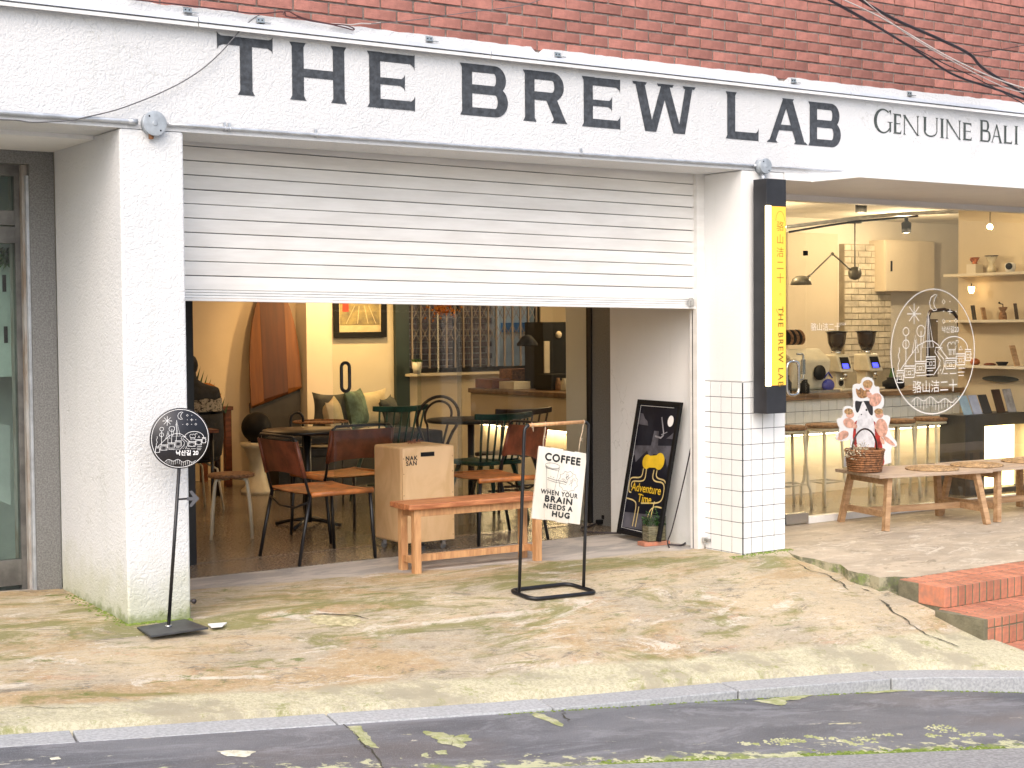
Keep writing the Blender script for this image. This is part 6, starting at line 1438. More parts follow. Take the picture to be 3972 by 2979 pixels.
# bar stools
def bar_stool():
    t = thing('bar_stool', 'bar stool with dark seat left of the cut-out standee', 'bar stool', (2.41, 1.62, 0), 0, 'bar stools along the tiled counter')
    b = MB(); b.lathe([(.15, .625), (.155, .632), (.155, .650), (.145, .655), (.02, .655)], (0, 0, 0), 28); b.build('seat', M_cork, t, local=True)
    b = MB(); b.tube([(.135*cos(a*pi/12), .135*sin(a*pi/12), .612) for a in range(24)], .012, 8, closed=True); b.build('seat_ring', M_cream_metal, t, local=True)
    for a in (45, 135, 225, 315): c_, s_ = cos(radians(a)), sin(radians(a)); b = MB(); b.tube([(.13*c_, .13*s_, .62), (.155*c_, .155*s_, .3), (.165*c_, .165*s_, .19), (.185*c_, .185*s_, .14), (.19*c_, .19*s_, 0)], .0125, 8); b.build('leg', M_cream_metal, t, local=True)
    b = MB(); b.tube([(.167*cos(a*pi/2+pi/4), .167*sin(a*pi/2+pi/4), .185) for a in range(4)], .010, 8, closed=True); b.build('foot_rail', M_cream_metal, t, local=True)
    return t
s1 = bar_stool()
for x, w in ((2.0, 'leftmost bar stool, just right of the tiled pillar'), (2.95, 'bar stool partly hidden by the cut-out standee'), (3.28, 'bar stool just right of the cut-out standee'), (3.72, 'bar stool under the window drawing, left of the lit black cabinet')): dup(s1, (x, 1.62, 0), random.uniform(-.3, .3), w)
# grinders
def grinder(x, lab):
    t = thing('coffee_grinder', lab, 'grinder', (x, 2.32, .873), 0, 'coffee grinders on the bar')
    b = MB(); b.poly([(-.085, -.12, .0), (.085, -.12, 0), (.085, .12, 0), (-.085, .12, 0)], (0, 0, .022)); b.build('base', M_cream_metal, t, local=True, bevel=.008)
    b = MB(); b.poly([(-.055, -.02, .02), (.055, -.02, .02), (.055, .10, .02), (-.055, .10, .02)], (0, 0, .15)); b.build('column', M_cream_metal, t, local=True, bevel=.012)
    b = MB(); b.add([(x_, y, z) for x_ in (-.082, .082) for y, z in ((-.10, .165), (.11, .165), (.11, .32), (-.04, .32))], [(0, 1, 2, 3), (7, 6, 5, 4), (0, 4, 5, 1), (1, 5, 6, 2), (2, 6, 7, 3), (3, 7, 4, 0)]); b.build('head', M_cream_metal, t, local=True, bevel=.012)
    b = MB(); b.add([(x_, y, z) for x_ in (-.06, .045) for y, z in ((-.0955, .198), (-.0585, .295), (-.062, .297), (-.099, .20))], [(0, 1, 2, 3), (7, 6, 5, 4), (0, 4, 5, 1), (1, 5, 6, 2), (2, 6, 7, 3), (3, 7, 4, 0)]); b.build('display', M_dark, t, local=True)
    b = MB(); b.add([(x_, y, z) for x_ in (-.052, .02) for y, z in ((-.0995, .200), (-.083, .240), (-.085, .241), (-.1015, .201))], [(0, 1, 2, 3), (7, 6, 5, 4), (0, 4, 5, 1), (1, 5, 6, 2), (2, 6, 7, 3), (3, 7, 4, 0)]); b.build('blue_readout', MT.get('blue_glow') or emis('blue_glow', (.05, .06, 1), 2.5), t, local=True)
    b = MB(); b.tube([(0, -.06, .165), (0, -.075, .12)], .022, 10); b.tube([(-.035, -.05, .10), (.035, -.05, .10)], .008, 8); b.build('spout', M_chrome, t, local=True)
    b = MB(); b.lathe([(.03, -.003), (.03, .003)], (.0, -.024, .07), 16, Matrix.Rotation(radians(90), 4, 'X')); b.build('dial', M_dark, t, local=True)
    b = MB(); b.lathe([(.05, .32), (.05, .345), (.045, .35)], (0, .03, 0), 20); b.build('collar', M_chrome, t, local=True)
    b = MB(); b.lathe([(.045, .351), (.075, .42), (.085, .50), (.088, .515)], (0, .03, 0), 24); b.build('hopper', pm('smoked_hopper', (.035, .022, .015), .15, coat=.3), t, local=True)
    b = MB(); b.lathe([(.10, .516), (.10, .522), (.02, .530)], (0, .03, 0), 24); b.build('lid', M_dark, t, local=True)
    return t
g1 = grinder(3.32, 'left of the two cream coffee grinders on the bar'); dup(g1, (3.70, 2.32, .873), 0, 'right of the two cream coffee grinders on the bar')
em = thing('espresso_machine', 'cream espresso machine at the left end of the bar, under a rack of cups', 'espresso machine', (2.92, 2.36, .873))
b = MB(); b.add([(x_, y, z) for x_ in (-.26, .2) for y, z in ((-.1, .02), (.2, .02), (.2, .36), (.0, .38), (-.14, .28))], [(0, 1, 2, 3, 4), (9, 8, 7, 6, 5), (0, 5, 6, 1), (1, 6, 7, 2), (2, 7, 8, 3), (3, 8, 9, 4), (4, 9, 5, 0)]); b.build('body', M_cream_metal, em, local=True, bevel=.02)
b = MB(); b.lathe([(.065, -.01), (.065, .01)], (.05, -.145, .17), 24, Matrix.Rotation(radians(90), 4, 'X')); b.build('round_front', M_dark, em, local=True)
b = MB(); b.box((-.28, -.2, .0), (.24, .2, .02)); b.build('drip_tray', M_steel, em, local=True)
cr = thing('cup_rack', 'stack of dark saucers in a rack on top of the espresso machine', 'saucers', (2.86, 2.42, 1.26))
for i in range(6): b = MB(); b.lathe([(.065, -.004), (.07, .0), (.065, .004), (.03, .008)], (-.10+i*.035, 0, .09), 22, Matrix.Rotation(radians(78), 4, 'Y')); b.build('saucer', (M_dark, M_cork)[i % 2], cr, local=True)
bb_ = thing('blue_cloth_bag', 'bright blue cloth bag on the bar beside the espresso machine', 'bag', (3.10, 2.24, .873)); b = MB(); b.ball((0, 0, .055), .06, 14, (1.2, .6, .95)); b.tube([(-.05, 0, .12), (.0, .0, .17), (.05, 0, .12)], .008, 6); b.build('bag', pm('blue_cloth', (.02, .03, .30), .8, bmp=.5, bs=20), bb_, local=True)
for i, (x, y, h, r_, mt_, lab) in enumerate(((2.55, 2.2, .16, .05, M_blackwood, 'dark round carafe near the door handle on the bar'), (2.72, 2.15, .12, .045, M_dark, 'small black pitcher on the bar before the espresso machine'), (4.0, 2.3, .10, .10, M_dark, 'low black tray on the bar right of the grinders'), (4.12, 2.42, .18, .03, M_leaf, 'thin green bottle on the bar right of the grinders'))):
    t = thing('pitcher' if i < 2 else ('tray' if i == 2 else 'bottle'), lab, 'pitcher' if i < 2 else ('tray' if i == 2 else 'bottle'), (x, y, .873)); b = MB()
    b.lathe([(r_*.8, 0), (r_, .01), (r_, h*.6), (r_*.6, h*.8), (r_*.6, h)], (0, 0, 0), 20); b.build('vessel', mt_, t, local=True)

# back wall features of the right room
pc = thing('white_brick_pier', 'white painted brick pier on the back wall behind the grinders', 'pier', (5.65, 4.15, 0))
b = MB(); b.box((5.30, 4.13, 0), (6.02, 4.199, 2.3)); b.build('mortar', pm('cream_mortar', (.36, .31, .22), .85), pc)
M_wbrick = pm('painted_cream_brick', (.62, .55, .43), .7, vs=7, var=.15, island=.12, bmp=.3)
bb0 = None; row = 0
for k in range(20):
    for i in range(4):
        xa = 5.305+i*.205-(.1 if k % 2 else 0)
        x0_, x1_ = max(5.305, xa), min(6.015, xa+.195)
        if x1_-x0_ < .03: continue
        o = MB().box((x0_, 4.118, .98+k*.066), (x1_, 4.14, .98+k*.066+.056)).build('brick', M_wbrick, pc)
cb = thing('wall_cabinet', 'tall cream cupboard fixed on the back wall, right of the brick pier', 'cabinet', (6.15, 4.1, 1.3))
xa, xb = at(3432, 1000, y=3.98).x, at(3568, 1000, y=3.98).x; za, zb2 = at(3432, 1130, y=3.98).z, at(3432, 930, y=3.98).z
b = MB(); b.box((xa, 3.99, za), (xb+.25, 4.199, zb2)); b.build('case', M_cream, cb, bevel=.003)
b = MB(); b.box((xa+.005, 3.972, za+.005), (xb-.02, 3.989, zb2-.01)); b.build('door', M_cream, cb, bevel=.002)
b = MB(); b.box((xa+.08, 3.962, (za+zb2)/2-.06), (xa+.10, 3.972, (za+zb2)/2+.05)); b.build('handle', M_dark, cb)
ar = thing('dark_arch_mirror', 'dark arched frame standing behind the bar under the window drawing', 'mirror', (5.6, 3.6, .9))
b = MB(); p0, p1 = at(3600, 1500, y=3.4), at(3722, 1500, y=3.4); r_ = .12
b.tube([(p0.x, 3.4, .9), (p0.x, 3.4, 1.52), (p0.x+.03, 3.4, 1.58), ((p0.x+p1.x)/2, 3.4, 1.60), (p1.x-.10, 3.4, 1.57), (p1.x-.03, 3.4, 1.50), (p1.x, 3.4, 1.36), (p1.x, 3.4, .9)], .018, 8); b.build('frame', M_dbrown, ar)
b = MB(); b.box((p0.x+.02, 3.41, .9), (p0.x+.16, 3.42, 1.5)); b.build('dark_panel', pm('dim_mirror_tone', (.22, .17, .11), .4), ar)
for i, (px0, px1) in enumerate(((3052, 3245), )):
    a, c_ = at(px0, 1200, y=4.19).x, at(px1, 1200, y=4.19).x; d_ = thing('cream_wall_panel', 'large cream panel on the back wall left of the brick pier', 'panel', (a, 4.18, 1)); b = MB(); b.box((a, 4.17, .9), (c_, 4.199, at(px0, 900, y=4.19).z)); b.build('panel', M_cream, d_, bevel=.003)
# ceiling pipe, pendant and jointed lamp
wire('ceiling_pipe', [at(3052, 880, y=2.6), at(3200, 862, y=2.6), at(3400, 838, y=2.6), at(3600, 825, y=2.5), at(3900, 815, y=1.6)], .018, M_conduit, 'grey pipe running under the ceiling of the right room', 6)
wire('ceiling_pipe', [at(3060, 900, y=2.62), at(3300, 862, y=2.62), at(3560, 838, y=2.55)], .010, M_dark, 'thin dark pipe just below the grey ceiling pipe', 6)
jl = thing('jointed_lamp', 'grey jointed arm lamp hanging over the bar', 'lamp', tuple(at(3316, 863, y=2.9)))
LY = 2.9
pA, pB, pC, pD = at(3316, 858, y=LY), at(3316, 1060, y=LY), at(3229, 985, y=LY), at(3142, 1068, y=LY)
M_lampg = pm('grey_lamp_metal', (.13, .12, .09), .4, .3, vs=8)
b = MB(); b.tube([pA, pB], .007, 8); b.build('drop_rod', M_lampg, jl)
b = MB(); b.lathe([(.07, 0), (.07, .03), (.03, .05)], pA-Vector((0, 0, .02)), 20); b.build('ceiling_rose', M_lampg, jl)
b = MB(); b.lathe([(.06, -.03), (.065, 0), (.06, .03)], pB, 20, Ry); b.build('counterweight', M_lampg, jl)
b = MB(); b.tube([pB, pC], .008, 8); b.build('lower_arm', M_lampg, jl)
b = MB(); b.tube([pC, pD], .008, 8); b.build('upper_arm', M_lampg, jl)
b = MB(); b.ball(pC, .018, 10); b.build('joint', M_lampg, jl)
b = MB(); hc = at(3107, 1105, y=LY); b.lathe([(.020, .085), (.045, .08), (.08, .055), (.098, .0), (.090, .0), (.07, .05)], hc, 24); b.tube([pD, Vector(hc)+Vector((.06, 0, .06))], .012, 8); b.build('lamp_shade', M_lampg, jl)
# shelves on the skew wall
wdir = Vector((-.0979, -.9952, 0)); wn_ = Vector((-.9952, .0979, 0)); W0_ = Vector((4.612, 2.06, 0))
def onwall(px, py, off=.10):
    n = wn_; c = n.dot(W0_+wn_*off); return at(px, py, pl=(n.x, n.y, 0, c))
shelves = []
for k, (py, w) in enumerate(((1068, 'top'), (1246, 'middle'), (1420, 'lowest'))):
    z_ = onwall(3750, py, .1).z; t = thing('wall_shelf', w+' cream wall shelf at the right edge', 'shelf', (4.3, 1.5, z_), 0, 'wall shelves in the right room'); a = W0_+wn_*.002-wdir*.0; e = W0_+wdir*1.25+wn_*.002
    b = MB(); b.poly([a+Vector((0, 0, z_-.012)), e+Vector((0, 0, z_-.012)), e+wn_*.2+Vector((0, 0, z_-.012)), a+wn_*.2+Vector((0, 0, z_-.012))], (0, 0, .024)); b.build('board', M_creamw, t, bevel=.002); shelves.append(z_+.012)
def shitem(name, cat, lab, px, zsh, prof, mat, off=.1, seg=18, n2='body'):
    p = onwall(px, 1200, off); t = thing(name, lab, cat, (p.x, p.y, zsh)); b = MB(); b.lathe(prof, (0, 0, 0), seg); b.build(n2, mat, t, local=True); return t
sA, sB, sC = shelves
M_copper = pm('copper', (.42, .13, .05), .3, .6, vs=8)
t = shitem('copper_cup', 'cup', 'copper dripper cup on the top shelf, leftmost item', 3780, sA+.085, [(.03, 0), (.02, .012), (.045, .06), (.042, .06)], M_copper); b = MB(); b.tube([(-.04, 0, .05), (-.065, 0, .04), (-.035, 0, .02)], .005, 6); b.build('handle', M_copper, t, local=True)
b = MB(); b.box((-.05, -.05, -.083), (.05, .05, -.001)); b.build('stand', M_creamw, t, local=True)
t = shitem('glass_dripper', 'coffee maker', 'hourglass shaped glass coffee maker on the top shelf', 3845, sA, [(.035, 0), (.042, .03), (.022, .08), (.05, .14), (.05, .145)], pm('frosty_glass', (.62, .56, .42), .15, coat=.4)); b = MB(); b.lathe([(.06, .147), (.06, .154)], (0, 0, 0), 20); b.build('lid', M_dbrown, t, local=True)
t = shitem('round_camera', 'camera', 'white rounded gadget with black round lens on the top shelf', 3918, sA, [(.035, 0), (.045, .03), (.045, .07), (.02, .085)], M_white); b = MB(); b.ball((-.045, -.02, .05), .03, 14); b.build('lens', M_dark, t, local=True)
lb2 = thing('bare_bulb', 'bare glowing bulb hanging above the top shelf', 'bulb', tuple(onwall(3840, 880, .35))); b = MB(); b.ball((0, 0, 0), .024, 16); b.build('bulb', emis('bulb_glow', (1, .72, .35), 60), lb2, local=True); b = MB(); b.tube([(0, 0, .02), (0, 0, .45)], .004, 6); b.build('cord', M_dark, lb2, local=True)
lb3 = thing('bell_lamp', 'small glowing glass lamp under the top shelf', 'lamp', tuple(onwall(3768, 1125, .12))); b = MB(); b.lathe([(.012, .03), (.03, .03), (.026, -.01), (.015, -.03)], (0, 0, 0), 16); b.build('lamp_shade', emis('lamp_glow', (1, .62, .25), 10), lb3, local=True)
b = MB(); b.tube([(0, 0, .03), (0, 0, .06)], .005, 6); b.build('cord', M_dark, lb3, local=True)
def card(px, zs, w, h, mat, lab, lean=.02, off=.10, cat='book', yaw=0):
    p = onwall(px, 1200, off); t = thing('leaning_card' if cat != 'book' else 'book', lab, cat, (p.x, p.y, zs), radians(12+yaw)); b = MB(); b.add([(-w/2, 0, 0), (w/2, 0, 0), (w/2, lean, h), (-w/2, lean, h), (-w/2, .012, 0), (w/2, .012, 0), (w/2, lean+.012, h), (-w/2, lean+.012, h)], [(0, 1, 2, 3), (7, 6, 5, 4), (0, 4, 5, 1), (1, 5, 6, 2), (2, 6, 7, 3), (3, 7, 4, 0)]); b.build('cover', mat, t, local=True); return t
card(3783, sB, .06, .13, M_signblk, 'dark little frame leaning at the left of the middle shelf', cat='card'); card(3822, sB, .07, .11, M_tgreen, 'brown triangular patterned card on the middle shelf', cat='card'); card(3948, sB, .045, .14, M_dbrown, 'narrow dark frame at the right of the middle shelf', cat='card')
t = shitem('hand_grinder', 'hand mill', 'brown wooden hand coffee mill with crank on the middle shelf', 3890, sB, [(.035, 0), (.036, .02), (.03, .06), (.02, .07), (.038, .10), (.038, .11)], M_cork); b = MB(); b.tube([(0, 0, .11), (0, 0, .135), (-.07, -.02, .14)], .004, 6); b.ball((-.075, -.02, .147), .010, 8); b.build('crank', M_dark, t, local=True)
shitem('copper_pot', 'pot', 'round copper pot on the lowest shelf', 3783, sC, [(.03, 0), (.045, .02), (.04, .045), (.015, .06)], M_copper)
shitem('dark_pouch', 'pouch', 'flat dark red pouch on the lowest shelf', 3840, sC, [(.05, 0), (.055, .012), (.03, .022)], M_leatherd); shitem('black_bowl', 'bowl', 'black bowl on the lowest shelf', 3888, sC, [(.035, 0), (.055, .03), (.05, .035)], M_dark)
card(3950, sC, .09, .18, M_tgreen, 'large picture leaning at the right of the lowest shelf', .05, cat='card')
p = onwall(3878, 1470, .03); t = thing('toy_surfboard', 'small striped decorative surfboard hung on the wall under the shelves', 'decoration', tuple(p), atan2(wdir.y, wdir.x)); b = MB(); b.add([(.21*cos(a), 0, .028*sin(a)) for a in np.linspace(0, 2*pi, 25)[:-1]]+[(.21*cos(a), .01, .028*sin(a)) for a in np.linspace(0, 2*pi, 25)[:-1]], [tuple(range(24)), tuple(range(47, 23, -1))]+[(i, 24+i, 24+(i+1) % 24, (i+1) % 24) for i in range(24)]); b.build('deck', M_cushd, t, local=True)
# lit black cabinet with leaflets on it
kc = thing('lit_black_cabinet', 'black cabinet with bright glowing white bars in its front at the right edge', 'cabinet', (4.1, 1.3, 0))
b = MB(); xk = 3.74
b.box((xk, 1.28, 0), (xk+.25, 1.55, .68)); b.box((xk+.25, 1.28, 0), (5.0, 1.55, .04)); b.box((xk+.25, 1.28, .58), (5.0, 1.55, .68)); b.box((xk+.25, 1.50, .04), (5.0, 1.55, .58)); b.build('case', M_signblk, kc)
M_bars = emis('glowing_white_bars', (1, .74, .34), 4.5)
for i in range(6): b = MB(); b.box((xk+.265+i*.085, 1.35, .045), (xk+.265+i*.085+.050, 1.38, .575)); b.build('light_bar', M_bars, kc)
for i, (x, mt_, lab) in enumerate(((3.86, pm('pale_blue_print', (.30, .42, .55), .4), 'pale blue leaflet leaning at the left on the black cabinet'), (3.99, pm('lavender_print', (.38, .42, .58), .4), 'lavender leaflet second from left on the black cabinet'), (4.12, M_signblk, 'dark leaflet in the middle of the black cabinet'), (4.30, M_dbrown, 'brown booklet on the black cabinet'), (4.45, M_pg2, 'grey booklet with diagonal print on the black cabinet'))):
    t = thing('leaflet', lab, 'leaflet', (x, 1.34, .682), 0, 'leaflets on the black cabinet'); b = MB(); h_ = .16 if i < 3 else .20; b.add([(-.06, 0, 0), (.05, 0, 0), (.04, .06, h_), (-.07, .06, h_), (-.06, .008, 0), (.05, .008, 0), (.04, .068, h_), (-.07, .068, h_)], [(0, 1, 2, 3), (7, 6, 5, 4), (0, 4, 5, 1), (1, 5, 6, 2), (2, 6, 7, 3), (3, 7, 4, 0)]); b.build('cover', mt_, t, local=True)

# ================================================================ LEFT ROOM: things at the back
def boxthing(name, cat, lab, a, c_, mat, n2='body', bev=.004):
    t = thing(name, lab, cat, ((a[0]+c_[0])/2, (a[1]+c_[1])/2, a[2])); b = MB(); b.box(a, c_); b.build(n2, mat, t, bevel=bev); return t
# things on the wing of the bar, seen through the opening
boxthing('coffee_machine', 'coffee machine', 'tall black machine with a pale round badge on the far counter', (1.66, 4.5, .873), (1.96, 4.8, 1.50), M_dark)
cm = thing('badge', 'pale round badge on the black coffee machine', 'badge', (1.84, 4.493, 1.38)); b = MB(); b.lathe([(.035, -.003), (.035, .003)], (0, 0, 0), 20, Ry); b.build('disc', M_cushd if False else M_cream, cm, local=True)
boxthing('paper_stack', 'notes', 'pale notes pinned on the left of the black machine', (1.665, 4.485, 1.02), (1.73, 4.498, 1.32), M_cream)
boxthing('black_box', 'box', 'squat black box before the tall machine on the far counter', (1.50, 4.15, .873), (1.75, 4.40, 1.02), M_dark)
boxthing('brown_crate', 'crate', 'dark brown crate at the left end of the far counter', (1.32, 4.85, .873), (1.55, 5.15, .96), M_leatherd)
boxthing('white_tub', 'tub', 'pale plastic tub beside the brown crate on the far counter', (1.36, 4.55, .873), (1.55, 4.80, .945), M_cream_metal)
boxthing('paper_bag', 'bag', 'brown paper bag behind the tub on the far counter', (1.58, 4.90, .873), (1.85, 5.12, 1.05), M_rattan)
for i in range(5):
    t = thing('jar', ('first', 'second', 'third', 'fourth', 'fifth')[i]+' pale glass jar counted from the left on the far counter', 'jar', (1.62-.02*i, 4.42-.13*i, .873), 0, 'jars on the far counter'); b = MB(); b.lathe([(.03, 0), (.034, .01), (.034, .08), (.02, .10), (.02, .115)], (0, 0, 0), 14); b.build('jar_body', (MT['frosty_glass'], M_cream_metal, M_cork, MT['frosty_glass'], M_dark)[i], t, local=True)
vp = thing('potted_plant', 'small green plant in a white pot on the window sill', 'plant', (1.30, 6.20, .985)); b = MB(); b.add([], []); b.lathe([(.045, 0), (.06, .12), (.055, .12), (.04, .11)], (0, 0, 0), 4); b.build('pot', M_white, vp, local=True); b = MB()
for i in range(90): a = random.uniform(0, 6.28); leaf(b, (random.uniform(-.04, .04), random.uniform(-.04, .04), .11), (cos(a)*.5, sin(a)*.5, 1), random.uniform(.03, .07), .006)
b.build('leaves', M_leaf, vp, local=True)
# hanging orange flower and dark pendant lamps, seen just below the shutter edge
ofl = thing('orange_flower_bunch', 'bunch of orange dried flowers hanging from above before the grille window', 'flowers', tuple(at(1715, 1222, y=4.5))); b = MB()
for i in range(200): leaf(b, (random.gauss(0, .07), random.gauss(0, .04), random.gauss(.06, .035)), (random.uniform(-1, 1), random.uniform(-1, 1), random.uniform(-1, .6)), .03, .011)
b.tube([(0, 0, .08), (.02, 0, .6)], .004, 6); b.build('petals', pm('orange_petals', (.80, .27, .03), .8, vs=30, var=.3), ofl, local=True)
pnd = thing('pendant_lamp', 'dark pendant lamp hanging before the right part of the grille window', 'lamp', tuple(at(2045, 1325, y=4.0))); b = MB(); b.lathe([(.09, -.04), (.095, -.02), (.05, .04), (.02, .06)], (0, 0, 0), 22); b.build('lamp_shade', M_navy, pnd, local=True); b = MB(); b.tube([(0, 0, .05), (0, 0, 1.1)], .004, 6); b.build('cord', M_dark, pnd, local=True)
# desk with bag, person, chair, palm, orange cushion
dk = thing('brown_desk', 'reddish brown desk along the back wall at the far left', 'desk', (-.9, 6.3, 0))
M_dk = pm('reddish_desk_wood', (.19, .058, .025), .45, vs=4, stretch=(2, 10, 10), var=.25)
b = MB(); b.box((-2.0, 5.9, .71), (-.86, 6.55, .745)); b.build('desktop', M_dk, dk)
for x in (-.93, -1.95):
    for y in (5.92, 6.48): b = MB(); b.box((x, y, 0), (x+.06, y+.06, .709)); b.build('leg', M_dk, dk)
bg_ = thing('dark_bag', 'dark bag lying on the right end of the reddish desk', 'bag', (-1.12, 6.15, .746)); b = MB(); b.ball((0, 0, .07), .14, 16, (1.1, .7, .75)); b.tube([(-.1, 0, .10), (-.04, -.02, .19), (.05, -.02, .17), (.1, 0, .08)], .01, 6); b.build('bag', M_navy, bg_, local=True)
ot = thing('small_brown_table', 'small brown table at the left behind the disc sign', 'table', (-2.2, 3.85, 0)); b = MB(); b.box((-2.6, 3.62, .68), (-2.0, 4.1, .705)); b.build('tabletop', M_dk, ot)
for x, y in ((-2.56, 3.66), (-2.04, 3.66), (-2.56, 4.06), (-2.04, 4.06)): b = MB(); b.tube([(x, y, 0), (x, y, .68)], .014, 8); b.build('leg', M_blkmetal, ot)
og = thing('orange_round_cushion', 'orange round cushion beside the person in the dark jacket', 'cushion', (-1.30, 5.2, .82)); b = MB(); b.ball((-.13, 0, .03), .15, 20, (1, .35, 1)); b.build('pad', pm('orange_fabric', (.34, .12, .012), .8), og, local=True)
b = MB(); b.tube([(0, .05, -.17), (0, .08, -.82)], .03, 8); b.build('stand', M_dbrown, og, local=True)
pc_ = thing('dark_shell_chair', 'dark shell chair with pale legs under the seated person', 'chair', (-1.85, 4.52, 0))
b = MB(); b.add([(r_*cos(a)*1.0, -.02+r_*sin(a), z_) for z_, r_ in ((.40, .19), (.44, .235), (.60, .255), (.78, .25)) for a in np.linspace(pi*.98, 2*pi*1.01, 15)], [(i*15+j, i*15+j+1, (i+1)*15+j+1, (i+1)*15+j) for i in range(3) for j in range(14)], True); o = b.build('shell_back', M_navy, pc_, local=True); md = o.modifiers.new('s', 'SOLIDIFY'); md.thickness = .02
b = MB(); b.lathe([(.20, .39), (.23, .41), (.23, .43), (.2, .44)], (0, 0, 0), 24); b.build('seat', M_navy, pc_, local=True)
for a in (45, 135, 225, 315): b = MB(); c_, s_ = cos(radians(a)), sin(radians(a)); b.tube([(.10*c_, .10*s_, .39), (.22*c_, .22*s_, .33), (.27*c_, .27*s_, 0)], .010, 8); b.build('leg', M_cream_metal, pc_, local=True)

def skinned(name, verts, edges, radii, mat, parent, root=0):
    me = bpy.data.meshes.new(name); me.from_pydata(verts, edges, []); me.update(); o = bpy.data.objects.new(name, me); COL.objects.link(o); o.parent = parent
    sk = o.modifiers.new('skin', 'SKIN'); sk.use_smooth_shade = True; lay = me.skin_vertices[0] if me.skin_vertices else None
    if lay is None:
        bpy.context.view_layer.objects.active = o; bpy.ops.mesh.customdata_skin_add(); lay = me.skin_vertices[0]
    for i, r_ in enumerate(radii):
        lay.data[i].radius = r_ if isinstance(r_, tuple) else (r_, r_); lay.data[i].use_root = (i == root)
    ss = o.modifiers.new('sub', 'SUBSURF'); ss.levels = ss.render_levels = 2; me.materials.append(mat); return o
ps = thing('person', 'person in dark jacket and cap sitting with back turned at the far left', 'person', (-1.87, 4.50, 0))
V = [(0, .02, .50), (0, -.02, .66), (0, -.05, .82), (0, -.03, .95), (0, 0, 1.03), (0, .045, 1.12), (0, .08, 1.20),
     (.19, -.03, .94), (.25, .02, .74), (.20, .22, .66), (.13, .36, .70), (-.19, -.03, .94), (-.25, .02, .74), (-.20, .22, .66), (-.13, .36, .70),
     (.10, .08, .48), (.13, .46, .49), (.13, .48, .10), (.13, .60, .05), (-.10, .08, .48), (-.13, .46, .49), (-.13, .48, .10), (-.13, .60, .05)]
E_ = [(0, 1), (1, 2), (2, 3), (3, 4), (4, 5), (5, 6), (3, 7), (7, 8), (8, 9), (9, 10), (3, 11), (11, 12), (12, 13), (13, 14), (0, 15), (15, 16), (16, 17), (17, 18), (0, 19), (19, 20), (20, 21), (21, 22)]
Rr = [(.17, .13), (.155, .12), (.17, .125), (.15, .10), .06, (.085, .09), (.075, .085), .075, .058, .045, .035, .075, .058, .045, .035, .09, .065, .05, .04, .09, .065, .05, .04]
skinned('body', V, E_, Rr, M_navy, ps)
b = MB(); b.ball((0, .065, 1.17), .108, 20, (.92, 1.05, 1.0)); b.build('knit_cap', pm('black_knit', (.010, .010, .016), .9, bmp=.5, bs=80), ps, local=True)
b = MB(); b.ball((0, .075, 1.12), .088, 16, (.9, 1, 1.1)); b.build('head', pm('tan_skin', (.38, .20, .13), .6), ps, local=True)  # head in one even skin colour
# patterned band across the jacket back
def bandmat():
    m, t, b_, v = newmat('snowy_band_pattern'); n_ = ramp(t, noise(t, v, 30, 5, .8), .42, .52); t.links.new(mixc(t, n_, (.02, .02, .028), (.36, .32, .27)), b_.inputs['Base Color']); b_.inputs['Roughness'].default_value = .9; return m
b = MB(); vs = []
for i in range(5):
    for j in range(17):
        a = pi+pi*j/16*1.0; jag = .02*abs(sin(j*2.3)) if i == 4 else 0; vs.append((.262*cos(a), -.035+.165*sin(a), .80+.022*i+jag))
b.add(vs, [(i*17+j, i*17+j+1, (i+1)*17+j+1, (i+1)*17+j) for i in range(4) for j in range(16)], True); b.build('jacket_band', bandmat(), ps, local=True)
pt = thing('palm_leaf', 'spiky dark palm frond behind the seated person', 'plant', (-1.62, 5.2, 0)); b = MB()
for i in range(20):
    t_ = i/19; p = Vector((-.25+.62*t_, 0, 1.22-.02*i*.5-.30*t_*t_)); 
    for s_ in (1,): d = Vector((.25+.1*t_, .0, 1)).normalized(); L = .20*(1-.5*t_); w = .011; n_ = Vector((1, 0, -.3)).normalized()*w; b.add([p-n_, p+n_, p+d*L], [(0, 1, 2)])
b.build('fronds', M_leaf, pt, local=True)
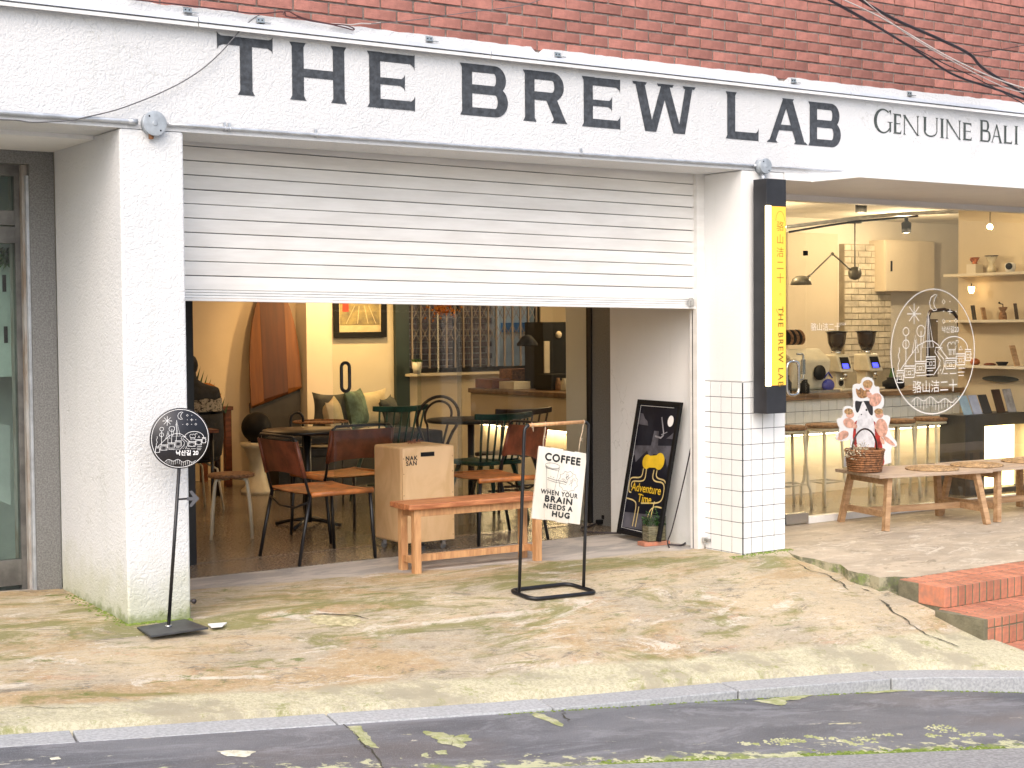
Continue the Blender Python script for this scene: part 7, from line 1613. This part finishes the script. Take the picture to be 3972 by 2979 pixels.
b = MB(); b.tube([(-.25+.62*t_, 0, 1.22-.19*t_-.30*t_*t_) for t_ in np.linspace(0, 1, 12)], .009, 6); b.tube([(-.25, 0, 1.22), (-.25, 0, .3)], .015, 8); b.build('stem', M_dgreen, pt, local=True)
b = MB(); b.lathe([(.14, 0), (.18, .3), (.17, .3), (.1, .28)], (-.25, 0, 0), 20); b.build('pot', M_dark, pt, local=True)

# ================================================================ ROOM LAMPS (the warm light seen inside)
def lamp(loc, e, col=(1, .66, .32), r=.05, spot=None, label='ceiling spotlight', tgt=None):
    t = thing('ceiling_lamp', label, 'lamp', loc, 0, 'ceiling lamps in the cafe'); b = MB(); b.lathe([(.045, .0), (.05, .10), (.02, .12), (.02, .16)], (0, 0, .06), 18); b.build('housing', M_dark, t, local=True)
    l = bpy.data.lights.new('bulb', 'SPOT' if spot else 'POINT'); l.energy = e; l.color = col; l.shadow_soft_size = r
    if spot: l.spot_size = radians(spot); l.spot_blend = .8
    o = bpy.data.objects.new('bulb_light', l); COL.objects.link(o); o.parent = t; o.location = (0, 0, .03)
    if tgt: o.rotation_euler = (Vector(loc)-Vector(tgt)).to_track_quat('Z', 'Y').to_euler()
    return t
lamp((.55, 5.7, 2.35), 95, col=(1, .60, .22), spot=100, label='ceiling spotlight aimed at the framed picture wall', tgt=(.45, 6.44, 1.0))
lamp((-.2, 5.6, 2.35), 30, col=(1, .60, .24), spot=90, label='ceiling spotlight aimed at the wall beside the surfboard', tgt=(.15, 6.8, 1.1))
lamp((-1.7, 4.9, 2.35), 20, col=(1, .56, .24), label='ceiling lamp over the back of the left room')
lamp((-1.2, 2.9, 2.4), 16, label='ceiling lamp over the round tables')
lamp((2.2, 4.3, 2.3), 36, label='ceiling lamp over the far counter')
lamp((3.0, 3.2, 2.3), 44, col=(1, .78, .50), label='ceiling lamp over the grinders')
lamp((5.2, 3.2, 2.3), 44, col=(1, .78, .50), label='ceiling lamp before the brick pier')
lamp((2.6, 1.4, 2.3), 26, col=(1, .78, .48), label='ceiling lamp over the bar stools')
